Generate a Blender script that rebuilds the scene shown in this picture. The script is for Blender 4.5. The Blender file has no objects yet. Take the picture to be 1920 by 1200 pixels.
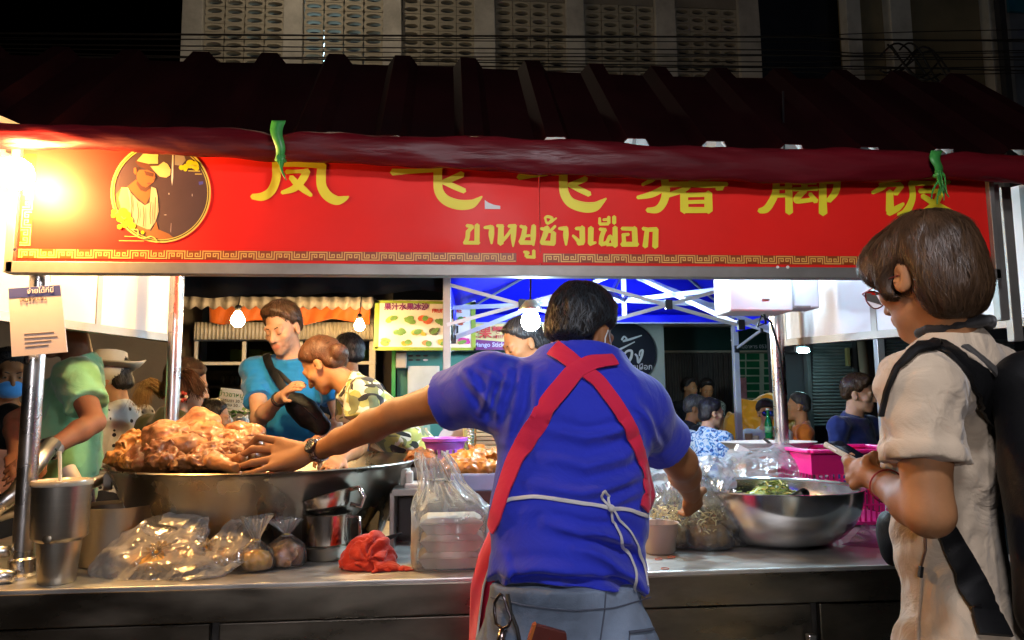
import bpy, bmesh, math, random
import numpy as np
from mathutils import Vector, Matrix, Euler
from mathutils.bvhtree import BVHTree
random.seed(7); RNG = np.random.default_rng(7)
SC = bpy.context.scene; COL = SC.collection
# ------------------------------------------------------------------ camera
CAMP = Vector((0, 0, 1.32)); FPX = 1387.0
YAW, PITCH, ROLL = math.radians(5.0), math.radians(6.5), math.radians(0.5)
FWD = Vector((math.sin(YAW)*math.cos(PITCH), math.cos(YAW)*math.cos(PITCH), math.sin(PITCH)))
R0 = Vector((math.cos(YAW), -math.sin(YAW), 0)); U0 = R0.cross(FWD)
RT = R0*math.cos(ROLL) - U0*math.sin(ROLL); UP = U0*math.cos(ROLL) + R0*math.sin(ROLL)
cd = bpy.data.cameras.new("camera"); cam = bpy.data.objects.new("camera", cd); COL.objects.link(cam)
m3 = Matrix((RT, UP, -FWD)).transposed().to_4x4(); m3.translation = CAMP; cam.matrix_world = m3
cd.sensor_width = 36; cd.lens = FPX/1920*36; cd.clip_start = .05; cd.clip_end = 500
SC.camera = cam
# ------------------------------------------------------------------ night sky, exposure
W = bpy.data.worlds.new("World"); SC.world = W; W.use_nodes = True
nt = W.node_tree; bgn = nt.nodes["Background"]
sky = nt.nodes.new("ShaderNodeTexSky"); sky.sky_type = 'NISHITA'; sky.sun_disc = False
sky.sun_elevation = math.radians(-6); sky.sun_rotation = math.radians(200)
nt.links.new(sky.outputs[0], bgn.inputs[0]); bgn.inputs[1].default_value = 0.05
SC.view_settings.view_transform = 'Standard'; SC.view_settings.look = 'None'
SC.view_settings.exposure = 0.52; SC.view_settings.gamma = 1.0; SC.view_settings.use_curve_mapping = False
cy = SC.cycles
cy.use_denoising = True; cy.denoiser = 'OPENIMAGEDENOISE'; cy.denoising_input_passes = 'RGB_ALBEDO_NORMAL'
cy.max_bounces = 10; cy.diffuse_bounces = 3; cy.glossy_bounces = 4; cy.transmission_bounces = 6; cy.transparent_max_bounces = 16
cy.sample_clamp_indirect = 4.0; cy.blur_glossy = 0.6; cy.caustics_reflective = False; cy.caustics_refractive = False

GLOBE = 150.     # radiance of the unseen globe lamp added behind the photographer
FRONTW = 48.     # watts of the bare bulb at the left end of the sign
HANGL = 150.     # radiance of the unseen hanging lamp added to brighten the sign
def at(px, py, Y):
    d = FWD + RT*((px-960)/FPX) + UP*((600-py)/FPX)
    return CAMP + d*(Y/d.y)
def atz(px, py, z):
    d = FWD + RT*((px-960)/FPX) + UP*((600-py)/FPX)
    return CAMP + d*((z-CAMP.z)/d.z)
def ray(px, py):
    return (FWD + RT*((px-960)/FPX) + UP*((600-py)/FPX)).normalized()
def pxm(Y): return Y/FPX            # metres per photo pixel at depth Y

# ------------------------------------------------------------------ object helpers
def link(o, parent=None):
    COL.objects.link(o)
    if parent is not None:
        o.parent = parent; o.matrix_parent_inverse = PINV.get(parent.name, Matrix())
    return o
PINV = {}
def tag(o, label=None, cat=None, group=None, kind=None):
    if label: o['label'] = label
    if cat: o['category'] = cat
    if group: o['group'] = group
    if kind: o['kind'] = kind
    return o
def thing(name, label, cat, loc=(0, 0, 0), group=None):
    o = bpy.data.objects.new(name, None); o.empty_display_size = .05
    COL.objects.link(o); o.location = loc
    PINV[o.name] = Matrix.Translation(-Vector(loc))
    return tag(o, label, cat, group)
def mesh(name, verts, faces, mat, parent=None, smooth=True, mats=None, midx=None):
    me = bpy.data.meshes.new(name)
    if isinstance(faces, np.ndarray) and len(faces):
        nv, nf, k = len(verts), len(faces), faces.shape[1]
        me.vertices.add(nv); me.vertices.foreach_set('co', np.asarray(verts, np.float32).ravel())
        me.loops.add(nf*k); me.loops.foreach_set('vertex_index', faces.astype(np.int32).ravel())
        me.polygons.add(nf); me.polygons.foreach_set('loop_start', np.arange(0, nf*k, k, dtype=np.int32))
        me.update(calc_edges=True)
    else:
        me.from_pydata([tuple(v) for v in verts], [], [tuple(int(i) for i in f) for f in faces])
    for m in (mats or [mat]): me.materials.append(m)
    if midx is not None: me.polygons.foreach_set('material_index', np.asarray(midx, np.int32))
    if smooth: me.polygons.foreach_set('use_smooth', np.ones(len(me.polygons), bool))
    me.update()
    o = bpy.data.objects.new(name, me)
    if parent is not None:
        o.parent = parent
        pi = PINV.get(parent.name)
        if pi is None and parent.parent is not None: pi = Matrix()
        o.matrix_parent_inverse = pi if pi is not None else Matrix()
    COL.objects.link(o)
    return o
class MB:
    """collects simple solids into one mesh"""
    def __init__(s): s.v = []; s.f = []
    def add(s, v, f):
        n = len(s.v); s.v += [Vector(x) for x in v]; s.f += [tuple(i+n for i in q) for q in f]; return s
    def box(s, c, half, rot=None):
        c = Vector(c); R = rot if rot is not None else Matrix.Identity(3)
        vs = [c + R @ Vector((x*half[0], y*half[1], z*half[2])) for x in (-1, 1) for y in (-1, 1) for z in (-1, 1)]
        return s.add(vs, [(0, 1, 3, 2), (4, 6, 7, 5), (0, 4, 5, 1), (2, 3, 7, 6), (0, 2, 6, 4), (1, 5, 7, 3)])
    def bar(s, a, b, w, h=None, up=(0, 0, 1)):
        a = Vector(a); b = Vector(b); h = h or w; d = (b-a); L = d.length; d.normalize()
        u = Vector(up)
        if abs(u.dot(d)) > .98: u = Vector((0, 1, 0))
        r = d.cross(u).normalized(); u = r.cross(d)
        R = Matrix((r, d, u)).transposed()
        return s.box((a+b)/2, (w/2, L/2, h/2), R)
    def tube(s, pts, rad, n=12, cap=True, closed=False):
        pts = [Vector(p) for p in pts]; k = len(pts)
        rads = rad if hasattr(rad, '__len__') else [rad]*k
        base = len(s.v); prev = None
        for i, p in enumerate(pts):
            t = (pts[min(i+1, k-1)] - pts[max(i-1, 0)])
            if closed: t = pts[(i+1) % k] - pts[i-1]
            t.normalize()
            if prev is None:
                u = Vector((0, 0, 1)) if abs(t.z) < .9 else Vector((1, 0, 0))
                r = t.cross(u).normalized()
            else:
                r = (prev - t*prev.dot(t)).normalized()
            prev = r; u = r.cross(t)
            for j in range(n):
                a = 2*math.pi*j/n; s.v.append(p + (r*math.cos(a)+u*math.sin(a))*rads[i])
        for i in range(k if closed else k-1):
            i2 = (i+1) % k
            for j in range(n):
                j2 = (j+1) % n
                s.f.append((base+i*n+j, base+i*n+j2, base+i2*n+j2, base+i2*n+j))
        if cap and not closed:
            s.f.append(tuple(base+j for j in range(n))); s.f.append(tuple(base+(k-1)*n+n-1-j for j in range(n)))
        return s
    def lathe(s, prof, c, n=32, rot=None, sx=1, sy=1):
        c = Vector(c); R = rot if rot is not None else Matrix.Identity(3); base = len(s.v); k = len(prof)
        for (r, z) in prof:
            for j in range(n):
                a = 2*math.pi*j/n; s.v.append(c + R @ Vector((r*math.cos(a)*sx, r*math.sin(a)*sy, z)))
        for i in range(k-1):
            for j in range(n):
                j2 = (j+1) % n; s.f.append((base+i*n+j, base+i*n+j2, base+(i+1)*n+j2, base+(i+1)*n+j))
        if prof[0][0] > 1e-5: s.f.append(tuple(base+n-1-j for j in range(n)))
        if prof[-1][0] > 1e-5: s.f.append(tuple(base+(k-1)*n+j for j in range(n)))
        return s
    def prism(s, poly, d):
        """poly: list of 3D points (planar); extruded by vector d"""
        d = Vector(d); n = len(poly); b = len(s.v)
        s.v += [Vector(p) for p in poly] + [Vector(p)+d for p in poly]
        s.f.append(tuple(b+i for i in range(n))[::-1]); s.f.append(tuple(b+n+i for i in range(n)))
        for i in range(n): s.f.append((b+i, b+(i+1) % n, b+n+(i+1) % n, b+n+i))
        return s
    def grid(s, fn, nu, nv):
        b = len(s.v)
        for i in range(nu+1):
            for j in range(nv+1): s.v.append(Vector(fn(i/nu, j/nv)))
        for i in range(nu):
            for j in range(nv):
                a = b+i*(nv+1)+j; s.f.append((a, a+1, a+nv+2, a+nv+1))
        return s
    def build(s, name, mat, parent=None, smooth=False, bevel=0, fix=True, **kw):
        o = mesh(name, s.v, s.f, mat, parent, smooth, **kw)
        if fix:
            bm = bmesh.new(); bm.from_mesh(o.data); bmesh.ops.recalc_face_normals(bm, faces=bm.faces); bm.to_mesh(o.data); bm.free()
        if bevel:
            md = o.modifiers.new('bevel', 'BEVEL'); md.width = bevel; md.segments = 2; md.limit_method = 'ANGLE'; md.angle_limit = .7
        if smooth == 'auto':
            o.data.polygons.foreach_set('use_smooth', np.ones(len(o.data.polygons), bool))
            bm = bmesh.new(); bm.from_mesh(o.data)
            for e in bm.edges:
                if len(e.link_faces) == 2 and e.calc_face_angle(0) > .6: e.smooth = False
            bm.to_mesh(o.data); bm.free()
        return o

# ------------------------------------------------------------------ materials
def nodes(name):
    m = bpy.data.materials.new(name); m.use_nodes = True
    t = m.node_tree; return m, t, t.nodes["Principled BSDF"], t.links
def M(name, col, rough=.5, metal=0., var=.12, scale=6., bump=0., bscale=60., coat=0., sheen=0., spec=.5, stretch=(1, 1, 1),
      rvar=0., sss=0., trans=0., alpha=1., stain=0., stain_col=(.05, .04, .03), bdist=.002, emis=None, estr=0., aniso=0., ior=1.45):
    m, t, p, L = nodes(name); N = t.nodes.new
    tc = N('ShaderNodeTexCoord'); mp = N('ShaderNodeMapping'); mp.inputs['Scale'].default_value = stretch
    L.new(tc.outputs['Object'], mp.inputs[0])
    c = tuple(col)+(1,)
    src = None
    if var > 0 or stain > 0:
        n = N('ShaderNodeTexNoise'); n.inputs['Scale'].default_value = scale; n.inputs['Detail'].default_value = 5; n.inputs['Roughness'].default_value = .6
        L.new(mp.outputs[0], n.inputs[0])
        r = N('ShaderNodeValToRGB'); e = r.color_ramp.elements
        e[0].position = .3; e[1].position = .7
        e[0].color = tuple(max(0, x*(1-var)) for x in col)+(1,); e[1].color = tuple(min(1, x*(1+var)) for x in col)+(1,)
        L.new(n.outputs[0], r.inputs[0]); src = r.outputs[0]
        if stain > 0:
            n2 = N('ShaderNodeTexNoise'); n2.inputs['Scale'].default_value = scale*.45; n2.inputs['Detail'].default_value = 8; n2.inputs['Roughness'].default_value = .7
            L.new(mp.outputs[0], n2.inputs[0])
            r2 = N('ShaderNodeValToRGB'); r2.color_ramp.elements[0].position = .48; r2.color_ramp.elements[1].position = .68
            L.new(n2.outputs[0], r2.inputs[0])
            mu = N('ShaderNodeMath'); mu.operation = 'MULTIPLY'; mu.inputs[1].default_value = stain; L.new(r2.outputs[0], mu.inputs[0])
            mx = N('ShaderNodeMixRGB'); mx.inputs[2].default_value = tuple(stain_col)+(1,)
            L.new(mu.outputs[0], mx.inputs[0]); L.new(src, mx.inputs[1]); src = mx.outputs[0]
        L.new(src, p.inputs['Base Color'])
    else: p.inputs['Base Color'].default_value = c
    p.inputs['Roughness'].default_value = rough; p.inputs['Metallic'].default_value = metal
    p.inputs['Specular IOR Level'].default_value = spec; p.inputs['IOR'].default_value = ior
    if rvar > 0:
        n3 = N('ShaderNodeTexNoise'); n3.inputs['Scale'].default_value = scale*1.7; n3.inputs['Detail'].default_value = 6
        L.new(mp.outputs[0], n3.inputs[0]); mr = N('ShaderNodeMapRange')
        mr.inputs[1].default_value = .3; mr.inputs[2].default_value = .7; mr.inputs[3].default_value = max(.02, rough-rvar); mr.inputs[4].default_value = min(1, rough+rvar)
        L.new(n3.outputs[0], mr.inputs[0]); L.new(mr.outputs[0], p.inputs['Roughness'])
    if bump > 0:
        n4 = N('ShaderNodeTexNoise'); n4.inputs['Scale'].default_value = bscale; n4.inputs['Detail'].default_value = 4
        L.new(mp.outputs[0], n4.inputs[0]); b = N('ShaderNodeBump'); b.inputs['Strength'].default_value = bump; b.inputs['Distance'].default_value = bdist
        L.new(n4.outputs[0], b.inputs['Height']); L.new(b.outputs[0], p.inputs['Normal'])
    if coat: p.inputs['Coat Weight'].default_value = coat; p.inputs['Coat Roughness'].default_value = .08
    if sheen: p.inputs['Sheen Weight'].default_value = sheen
    if sss: p.inputs['Subsurface Weight'].default_value = sss; p.inputs['Subsurface Radius'].default_value = (.012, .004, .002); p.inputs['Subsurface Scale'].default_value = .6
    if trans: p.inputs['Transmission Weight'].default_value = trans
    if alpha < 1: p.inputs['Alpha'].default_value = alpha
    if emis: p.inputs['Emission Color'].default_value = tuple(emis)+(1,); p.inputs['Emission Strength'].default_value = estr
    return m
def EM(name, col, s):
    m, t, p, L = nodes(name); t.nodes.remove(p)
    e = t.nodes.new('ShaderNodeEmission'); e.inputs[0].default_value = tuple(col)+(1,); e.inputs[1].default_value = s
    L.new(e.outputs[0], t.nodes['Material Output'].inputs[0]); return m
def plastic_film(name, tint=(.9, .9, .88), white=.25, gloss=.25, scale=25):
    """thin clear bag film: mostly see-through, milky in the creases, shiny"""
    m, t, p, L = nodes(name); t.nodes.remove(p); N = t.nodes.new
    tr = N('ShaderNodeBsdfTransparent'); tr.inputs[0].default_value = (.97, .97, .97, 1)
    df = N('ShaderNodeBsdfDiffuse'); df.inputs[0].default_value = tuple(tint)+(1,)
    tl = N('ShaderNodeBsdfTranslucent'); tl.inputs[0].default_value = tuple(tint)+(1,)
    gl = N('ShaderNodeBsdfGlossy'); gl.inputs['Roughness'].default_value = .14
    tc = N('ShaderNodeTexCoord'); n = N('ShaderNodeTexNoise'); n.inputs['Scale'].default_value = scale; n.inputs['Detail'].default_value = 4; n.inputs['Distortion'].default_value = 1.2
    L.new(tc.outputs['Object'], n.inputs[0])
    b = N('ShaderNodeBump'); b.inputs['Strength'].default_value = .3; b.inputs['Distance'].default_value = .006
    L.new(n.outputs[0], b.inputs['Height'])
    # sharp crease lines on top of the soft crumple
    wv = N('ShaderNodeMixRGB'); wv.blend_type = 'ADD'; wv.inputs[0].default_value = .12; L.new(tc.outputs['Object'], wv.inputs[1]); L.new(n.outputs['Color'], wv.inputs[2])
    vo = N('ShaderNodeTexVoronoi'); vo.feature = 'DISTANCE_TO_EDGE'; vo.inputs['Scale'].default_value = scale*.6; L.new(wv.outputs[0], vo.inputs[0])
    cr = N('ShaderNodeMapRange'); cr.inputs[1].default_value = 0; cr.inputs[2].default_value = .16; L.new(vo.outputs['Distance'], cr.inputs[0])
    b0 = b; b = N('ShaderNodeBump'); b.invert = True; b.inputs['Strength'].default_value = .16; b.inputs['Distance'].default_value = .004; L.new(cr.outputs[0], b.inputs['Height']); L.new(b0.outputs[0], b.inputs['Normal'])
    for x in (df, gl, tl): L.new(b.outputs[0], x.inputs['Normal'])
    a = N('ShaderNodeMixShader'); a.inputs[0].default_value = .5; L.new(df.outputs[0], a.inputs[1]); L.new(tl.outputs[0], a.inputs[2])
    lw = N('ShaderNodeLayerWeight'); lw.inputs[0].default_value = .45; L.new(b.outputs[0], lw.inputs['Normal'])
    mr = N('ShaderNodeMapRange'); mr.inputs[3].default_value = white*.35; mr.inputs[4].default_value = min(.95, white*2.6)
    L.new(lw.outputs['Facing'], mr.inputs[0])
    c = N('ShaderNodeMixShader'); L.new(mr.outputs[0], c.inputs[0]); L.new(tr.outputs[0], c.inputs[1]); L.new(a.outputs[0], c.inputs[2])
    d = N('ShaderNodeMixShader'); fr = N('ShaderNodeFresnel'); fr.inputs[0].default_value = 1.5; L.new(b.outputs[0], fr.inputs['Normal'])
    mg = N('ShaderNodeMath'); mg.operation = 'MULTIPLY_ADD'; mg.inputs[1].default_value = .8; mg.inputs[2].default_value = gloss*.25; L.new(fr.outputs[0], mg.inputs[0])
    L.new(mg.outputs[0], d.inputs[0]); L.new(c.outputs[0], d.inputs[1]); L.new(gl.outputs[0], d.inputs[2])
    L.new(d.outputs[0], t.nodes['Material Output'].inputs[0]); return m
def cloth(name, col, var=.1, wr=.35, wscale=9, weave=.25, rough=.8, sheen=.25, stretch=(1, 1, 1), pattern=None):
    """woven cloth: soft crease bumps plus a fine weave; pattern(node builder) may return a colour socket"""
    m, t, p, L = nodes(name); N = t.nodes.new
    tc = N('ShaderNodeTexCoord'); mp = N('ShaderNodeMapping'); mp.inputs['Scale'].default_value = stretch; L.new(tc.outputs['Object'], mp.inputs[0])
    if pattern: L.new(pattern(t, mp.outputs[0]), p.inputs['Base Color'])
    else:
        n = N('ShaderNodeTexNoise'); n.inputs['Scale'].default_value = 5; n.inputs['Detail'].default_value = 6; L.new(mp.outputs[0], n.inputs[0])
        r = N('ShaderNodeValToRGB'); e = r.color_ramp.elements; e[0].position = .3; e[1].position = .7
        e[0].color = tuple(x*(1-var) for x in col)+(1,); e[1].color = tuple(min(1, x*(1+var)) for x in col)+(1,)
        L.new(n.outputs[0], r.inputs[0]); L.new(r.outputs[0], p.inputs['Base Color'])
    n1 = N('ShaderNodeTexNoise'); n1.inputs['Scale'].default_value = wscale; n1.inputs['Detail'].default_value = 3; n1.inputs['Distortion'].default_value = 1.6; L.new(mp.outputs[0], n1.inputs[0])
    b1 = N('ShaderNodeBump'); b1.inputs['Strength'].default_value = wr; b1.inputs['Distance'].default_value = .012; L.new(n1.outputs[0], b1.inputs['Height'])
    n2 = N('ShaderNodeTexNoise'); n2.inputs['Scale'].default_value = 420; L.new(tc.outputs['Object'], n2.inputs[0])
    b2 = N('ShaderNodeBump'); b2.inputs['Strength'].default_value = weave; b2.inputs['Distance'].default_value = .0012; L.new(n2.outputs[0], b2.inputs['Height']); L.new(b1.outputs[0], b2.inputs['Normal'])
    L.new(b2.outputs[0], p.inputs['Normal'])
    p.inputs['Roughness'].default_value = rough; p.inputs['Sheen Weight'].default_value = sheen; p.inputs['Specular IOR Level'].default_value = .25
    return m

# ------------------------------------------------------------------ implicit surfaces (smooth-union solids, surface nets)
_LAT = RNG.random((32, 32, 32)).astype(np.float32)*2-1
def vnoise(P, f=1., off=0.):
    Q = np.asarray(P, np.float32)*f + off
    i = np.floor(Q).astype(np.int32); w = Q-i; w = w*w*(3-2*w)
    i &= 31; j = (i+1) & 31
    x0, y0, z0 = i[..., 0], i[..., 1], i[..., 2]; x1, y1, z1 = j[..., 0], j[..., 1], j[..., 2]
    wx, wy, wz = w[..., 0], w[..., 1], w[..., 2]
    a = _LAT[x0, y0, z0]*(1-wx)+_LAT[x1, y0, z0]*wx; b = _LAT[x0, y1, z0]*(1-wx)+_LAT[x1, y1, z0]*wx
    c = _LAT[x0, y0, z1]*(1-wx)+_LAT[x1, y0, z1]*wx; d = _LAT[x0, y1, z1]*(1-wx)+_LAT[x1, y1, z1]*wx
    return (a*(1-wy)+b*wy)*(1-wz)+(c*(1-wy)+d*wy)*wz
def fbm(P, f=1., off=0., o=3):
    s = 0; a = 1.
    for k in range(o): s = s+a*vnoise(P, f*2**k, off+k*7.3); a *= .5
    return s
_COR = np.array([(x, y, z) for x in (0, 1) for y in (0, 1) for z in (0, 1)])
_EDG = [(a, b) for a in range(8) for b in range(a+1, 8) if np.abs(_COR[a]-_COR[b]).sum() == 1]
def surface_nets(D, org, vx):
    s = D < 0
    c = np.zeros(tuple(n-1 for n in D.shape), np.int8)
    sl = lambda o, n: slice(o, n-1+o)
    for (x, y, z) in _COR: c += s[sl(x, D.shape[0]), sl(y, D.shape[1]), sl(z, D.shape[2])]
    cells = (c > 0) & (c < 8)
    idx = np.argwhere(cells); n = len(idx)
    vid = np.full(cells.shape, -1, np.int32); vid[cells] = np.arange(n, dtype=np.int32)
    V = np.stack([D[idx[:, 0]+x, idx[:, 1]+y, idx[:, 2]+z] for (x, y, z) in _COR])
    acc = np.zeros((n, 3), np.float32); cnt = np.zeros(n, np.float32)
    for a, b in _EDG:
        m = (V[a] < 0) != (V[b] < 0)
        t = np.where(m, V[a]/np.where(m, V[a]-V[b], 1), 0)
        acc += np.where(m[:, None], _COR[a]+(_COR[b]-_COR[a])*t[:, None], 0); cnt += m
    P = (idx+acc/np.maximum(cnt, 1)[:, None])*vx+org
    F = []
    for ax in range(3):
        o1, o2 = [(1, 2), (2, 0), (0, 1)][ax]
        n0 = D.shape
        sa = [slice(None)]*3; sb = [slice(None)]*3; sa[ax] = slice(0, n0[ax]-1); sb[ax] = slice(1, n0[ax])
        for q in (o1, o2): sa[q] = slice(1, n0[q]-1); sb[q] = slice(1, n0[q]-1)
        A = s[tuple(sa)]; B = s[tuple(sb)]; ch = np.argwhere(A != B)
        if not len(ch): continue
        fl = A[ch[:, 0], ch[:, 1], ch[:, 2]]
        base = ch.copy(); base[:, o1] += 1; base[:, o2] += 1
        def cell(d1, d2):
            q = base.copy(); q[:, o1] -= d1; q[:, o2] -= d2; return vid[q[:, 0], q[:, 1], q[:, 2]]
        a, b, c_, d = cell(1, 1), cell(0, 1), cell(0, 0), cell(1, 0)
        f = np.stack([a, b, c_, d], 1); f[~fl] = f[~fl][:, ::-1]; F.append(f)
    return P, np.concatenate(F)
def rotm(R):
    return np.array([[R[i][j] for j in range(3)] for i in range(3)], np.float32) if R is not None else np.eye(3, dtype=np.float32)
class Sdf:
    def __init__(s, vox=.008): s.vox = vox; s.pr = []; s.posts = []
    def cap(s, a, b, ra, rb=None, k=.02, flat=None, cut=False, sub=False):
        """tapered limb from a to b; flat=(axis, factor) squeezes it along axis; cut gives a flat end at b (2 = both ends)"""
        a = np.array(a, np.float32); b = np.array(b, np.float32); rb = ra if rb is None else rb; r = max(ra, rb)
        s.pr.append(('cap', np.minimum(a, b)-r, np.maximum(a, b)+r, k, sub, (a, b, ra, rb, flat, cut))); return s
    def chain(s, pts, rads, k=.02, **kw):
        for i in range(len(pts)-1): s.cap(pts[i], pts[i+1], rads[i], rads[i+1], k, **kw)
        return s
    def ell(s, c, r, R=None, k=.02, sub=False):
        c = np.array(c, np.float32); r = np.array((r,)*3 if not hasattr(r, '__len__') else r, np.float32); m = float(r.max())
        s.pr.append(('ell', c-m, c+m, k, sub, (c, r, rotm(R)))); return s
    def box(s, c, h, R=None, rad=.005, k=.01, sub=False):
        c = np.array(c, np.float32); h = np.array(h, np.float32); m = float(np.linalg.norm(h))
        s.pr.append(('box', c-m, c+m, k, sub, (c, h, rotm(R), rad))); return s
    def post(s, fn): s.posts.append(fn); return s
    def field(s):
        add = [p for p in s.pr if not p[4]]; vx = s.vox
        lo = np.min([p[1] for p in add], 0)-4*vx-.012; hi = np.max([p[2] for p in add], 0)+4*vx+.012
        n = np.ceil((hi-lo)/vx).astype(int)+1
        D = np.full(tuple(n), .05, np.float32)
        ax = [lo[i]+np.arange(n[i], dtype=np.float32)*vx for i in range(3)]
        for ty, l, h, k, sub, a in s.pr:
            m = k+3*vx+.01
            i0 = np.clip(np.floor((l-m-lo)/vx).astype(int), 0, n); i1 = np.clip(np.ceil((h+m-lo)/vx).astype(int)+1, 0, n)
            if np.any(i1 <= i0): continue
            sl = tuple(slice(i0[q], i1[q]) for q in range(3))
            X, Y, Z = np.meshgrid(ax[0][sl[0]], ax[1][sl[1]], ax[2][sl[2]], indexing='ij')
            P = np.stack([X, Y, Z], -1)
            if ty == 'cap':
                A, B, ra, rb, flat, cut = a; ba = B-A; L = float(np.linalg.norm(ba))+1e-9; q = P-A
                t0 = (q@ba)/(L*L); t = np.clip(t0, 0, 1)
                rad = q-t[..., None]*ba
                if flat is not None:
                    f = np.array(flat[0], np.float32); f = f/np.linalg.norm(f); rad = rad+f*((rad@f)*(1/flat[1]-1))[..., None]
                d = np.linalg.norm(rad, axis=-1)-(ra+(rb-ra)*t)
                if cut: d = np.maximum(d, (t0-1)*L)
                if cut == 2: d = np.maximum(d, -t0*L)
            elif ty == 'ell':
                c, r, R = a; q = ((P-c)@R)/r; l_ = np.linalg.norm(q, axis=-1); d = (l_-1)*float(r.min())
                g = np.linalg.norm(q/r, axis=-1); d = np.where(l_ > 1e-4, l_*(l_-1)/np.maximum(g, 1e-4), d)
            else:
                c, h_, R, rad = a; q = np.abs((P-c)@R)-(h_-rad); d = np.linalg.norm(np.maximum(q, 0), axis=-1)+np.minimum(q.max(-1), 0)-rad
            D0 = D[sl]
            if sub:
                d = -d; h2 = np.maximum(k-np.abs(D0-d), 0)/max(k, 1e-6); D[sl] = np.maximum(D0, d)+h2*h2*k*.25
            else:
                h2 = np.maximum(k-np.abs(D0-d), 0)/max(k, 1e-6); D[sl] = np.minimum(D0, d)-h2*h2*k*.25
        if s.posts:
            near = np.abs(D) < .045
            ii = np.argwhere(near); P = (ii*vx+lo).astype(np.float32); d = D[near]
            for fn in s.posts: d = fn(P, d)
            D[near] = d
        D[0], D[-1] = .05, .05; D[:, 0] = .05; D[:, -1] = .05; D[:, :, 0] = .05; D[:, :, -1] = .05
        return D, lo
    def geo(s):
        D, lo = s.field(); return surface_nets(D, lo, s.vox)
    def build(s, name, mat, parent=None, mats=None, pick=None):
        V, F = s.geo(); mi = pick(V[F].mean(1)) if pick else None
        return mesh(name, V, F, mat, parent, True, mats, mi)
def plane_cut(p, n):
    """keeps the side the normal points away from"""
    p = np.array(p, np.float32); n = np.array(n, np.float32); n /= np.linalg.norm(n)
    return lambda P, d: np.maximum(d, (P-p)@n)
def warp(P, a=.012, f=22., o=0.):
    return P+a*np.stack([vnoise(P, f, o+k*3.7) for k in range(3)], -1)
def noise_post(amp, f, off=0., st=(1, 1, 1), o=2):
    st = np.array(st, np.float32)
    return lambda P, d: d+amp*fbm(P*st, f, off, o)
def bvh_of(o):
    me = o.data; vs = [v.co.copy() for v in me.vertices]; return BVHTree.FromPolygons(vs, [tuple(p.vertices) for p in me.polygons])
def on_surface(bvh, px, py, lift=.004, back=None):
    d = ray(px, py); h = bvh.ray_cast(CAMP, d)
    if h[0] is None: return None
    n = h[1]; n = -n if n.dot(d) > 0 else n
    return h[0]+n*lift, n
def strap(bvh, pts, w, name, mat, parent, lift=.005, thick=.003, sub=10, yfall=None):
    """flat ribbon that follows the surface under the photo points pts; w = width in metres (or list)"""
    L = []; 
    P2 = []
    for i in range(len(pts)-1):
        for k in range(sub): 
            t = k/sub; P2.append(((pts[i][0]*(1-t)+pts[i+1][0]*t), (pts[i][1]*(1-t)+pts[i+1][1]*t), (i+t)/(len(pts)-1)))
    P2.append((pts[-1][0], pts[-1][1], 1))
    last = None
    for (x, y, t) in P2:
        h = on_surface(bvh, x, y, lift)
        if h is None:
            if last is None: continue
            h = (at(x, y, last[0].y), last[1])
        last = h; L.append((h[0], h[1], t))
    pos = [l[0] for l in L]
    for _ in range(2): pos = [pos[0]]+[(pos[i-1]+pos[i]*2+pos[i+1])/4 for i in range(1, len(pos)-1)]+[pos[-1]]
    v = []; f = []; n = len(L)
    for i in range(n):
        tg = (pos[min(i+1, n-1)]-pos[max(i-1, 0)]).normalized(); nn = L[i][1]; s_ = tg.cross(nn).normalized()
        ww = w if not hasattr(w, '__len__') else np.interp(L[i][2], np.linspace(0, 1, len(w)), w)
        for sg, dn in ((-1, 0), (-.5, .5), (.5, .5), (1, 0)): v.append(pos[i]+s_*(sg*ww/2)+nn*(thick*(.4+dn)))
        for sg in (1, -1): v.append(pos[i]+s_*(sg*ww/2)-nn*thick*.6)
    for i in range(n-1):
        for j in range(6):
            j2 = (j+1) % 6; f.append((i*6+j, i*6+j2, i*6+6+j2, i*6+6+j))
    f.append(tuple(range(6))); f.append(tuple((n-1)*6+5-j for j in range(6)))
    b = MB(); b.v = v; b.f = f
    return b.build(name, mat, parent, smooth='auto')
# ================================================================== materials shared
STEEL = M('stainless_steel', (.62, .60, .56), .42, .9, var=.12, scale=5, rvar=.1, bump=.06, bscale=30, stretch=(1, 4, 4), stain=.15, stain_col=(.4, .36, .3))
STEELD = M('worn_steel_sheet', (.34, .32, .30), .38, 1., var=.22, scale=3, rvar=.14, bump=.2, bscale=9, stain=.35, stain_col=(.16, .13, .1))
POLE = M('polished_pole', (.66, .63, .60), .30, 1., var=.08, scale=6, rvar=.08)
ALU = M('dull_aluminium', (.30, .285, .26), .5, .6, var=.18, scale=7, stain=.3, stain_col=(.2, .18, .15))
BLACK = M('black_plastic', (.012, .012, .013), .4, var=.1)
RUBBER = M('black_rubber', (.015, .015, .015), .7)
WHITEP = M('white_paint', (.74, .75, .76), .6, var=.05, scale=3, stain=.12, stain_col=(.5, .46, .4))
CREAM = M('cream_panel', (.60, .56, .48), .45, var=.06, scale=2, stain=.25, stain_col=(.5, .42, .3))
CONC = M('weathered_concrete', (.30, .27, .22), .9, var=.2, scale=1.5, stain=.6, stain_col=(.07, .06, .05), bump=.3, bscale=12, bdist=.01)
CONCP = M('pale_pilaster', (.62, .60, .54), .85, var=.15, scale=1.4, stain=.5, stain_col=(.1, .09, .08), bump=.2, bscale=14)
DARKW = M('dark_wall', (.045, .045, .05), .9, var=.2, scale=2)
WARM = (1., .62, .25); COOL = (.62, .84, 1.)

# ================================================================== ground and sky
g = MB().box((0, 20, -.05), (60, 60, .05)).build('ground', M('asphalt', (.05, .05, .05), .8, var=.25, scale=5, bump=.4, bscale=120, bdist=.006)); tag(g, kind='structure')

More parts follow.
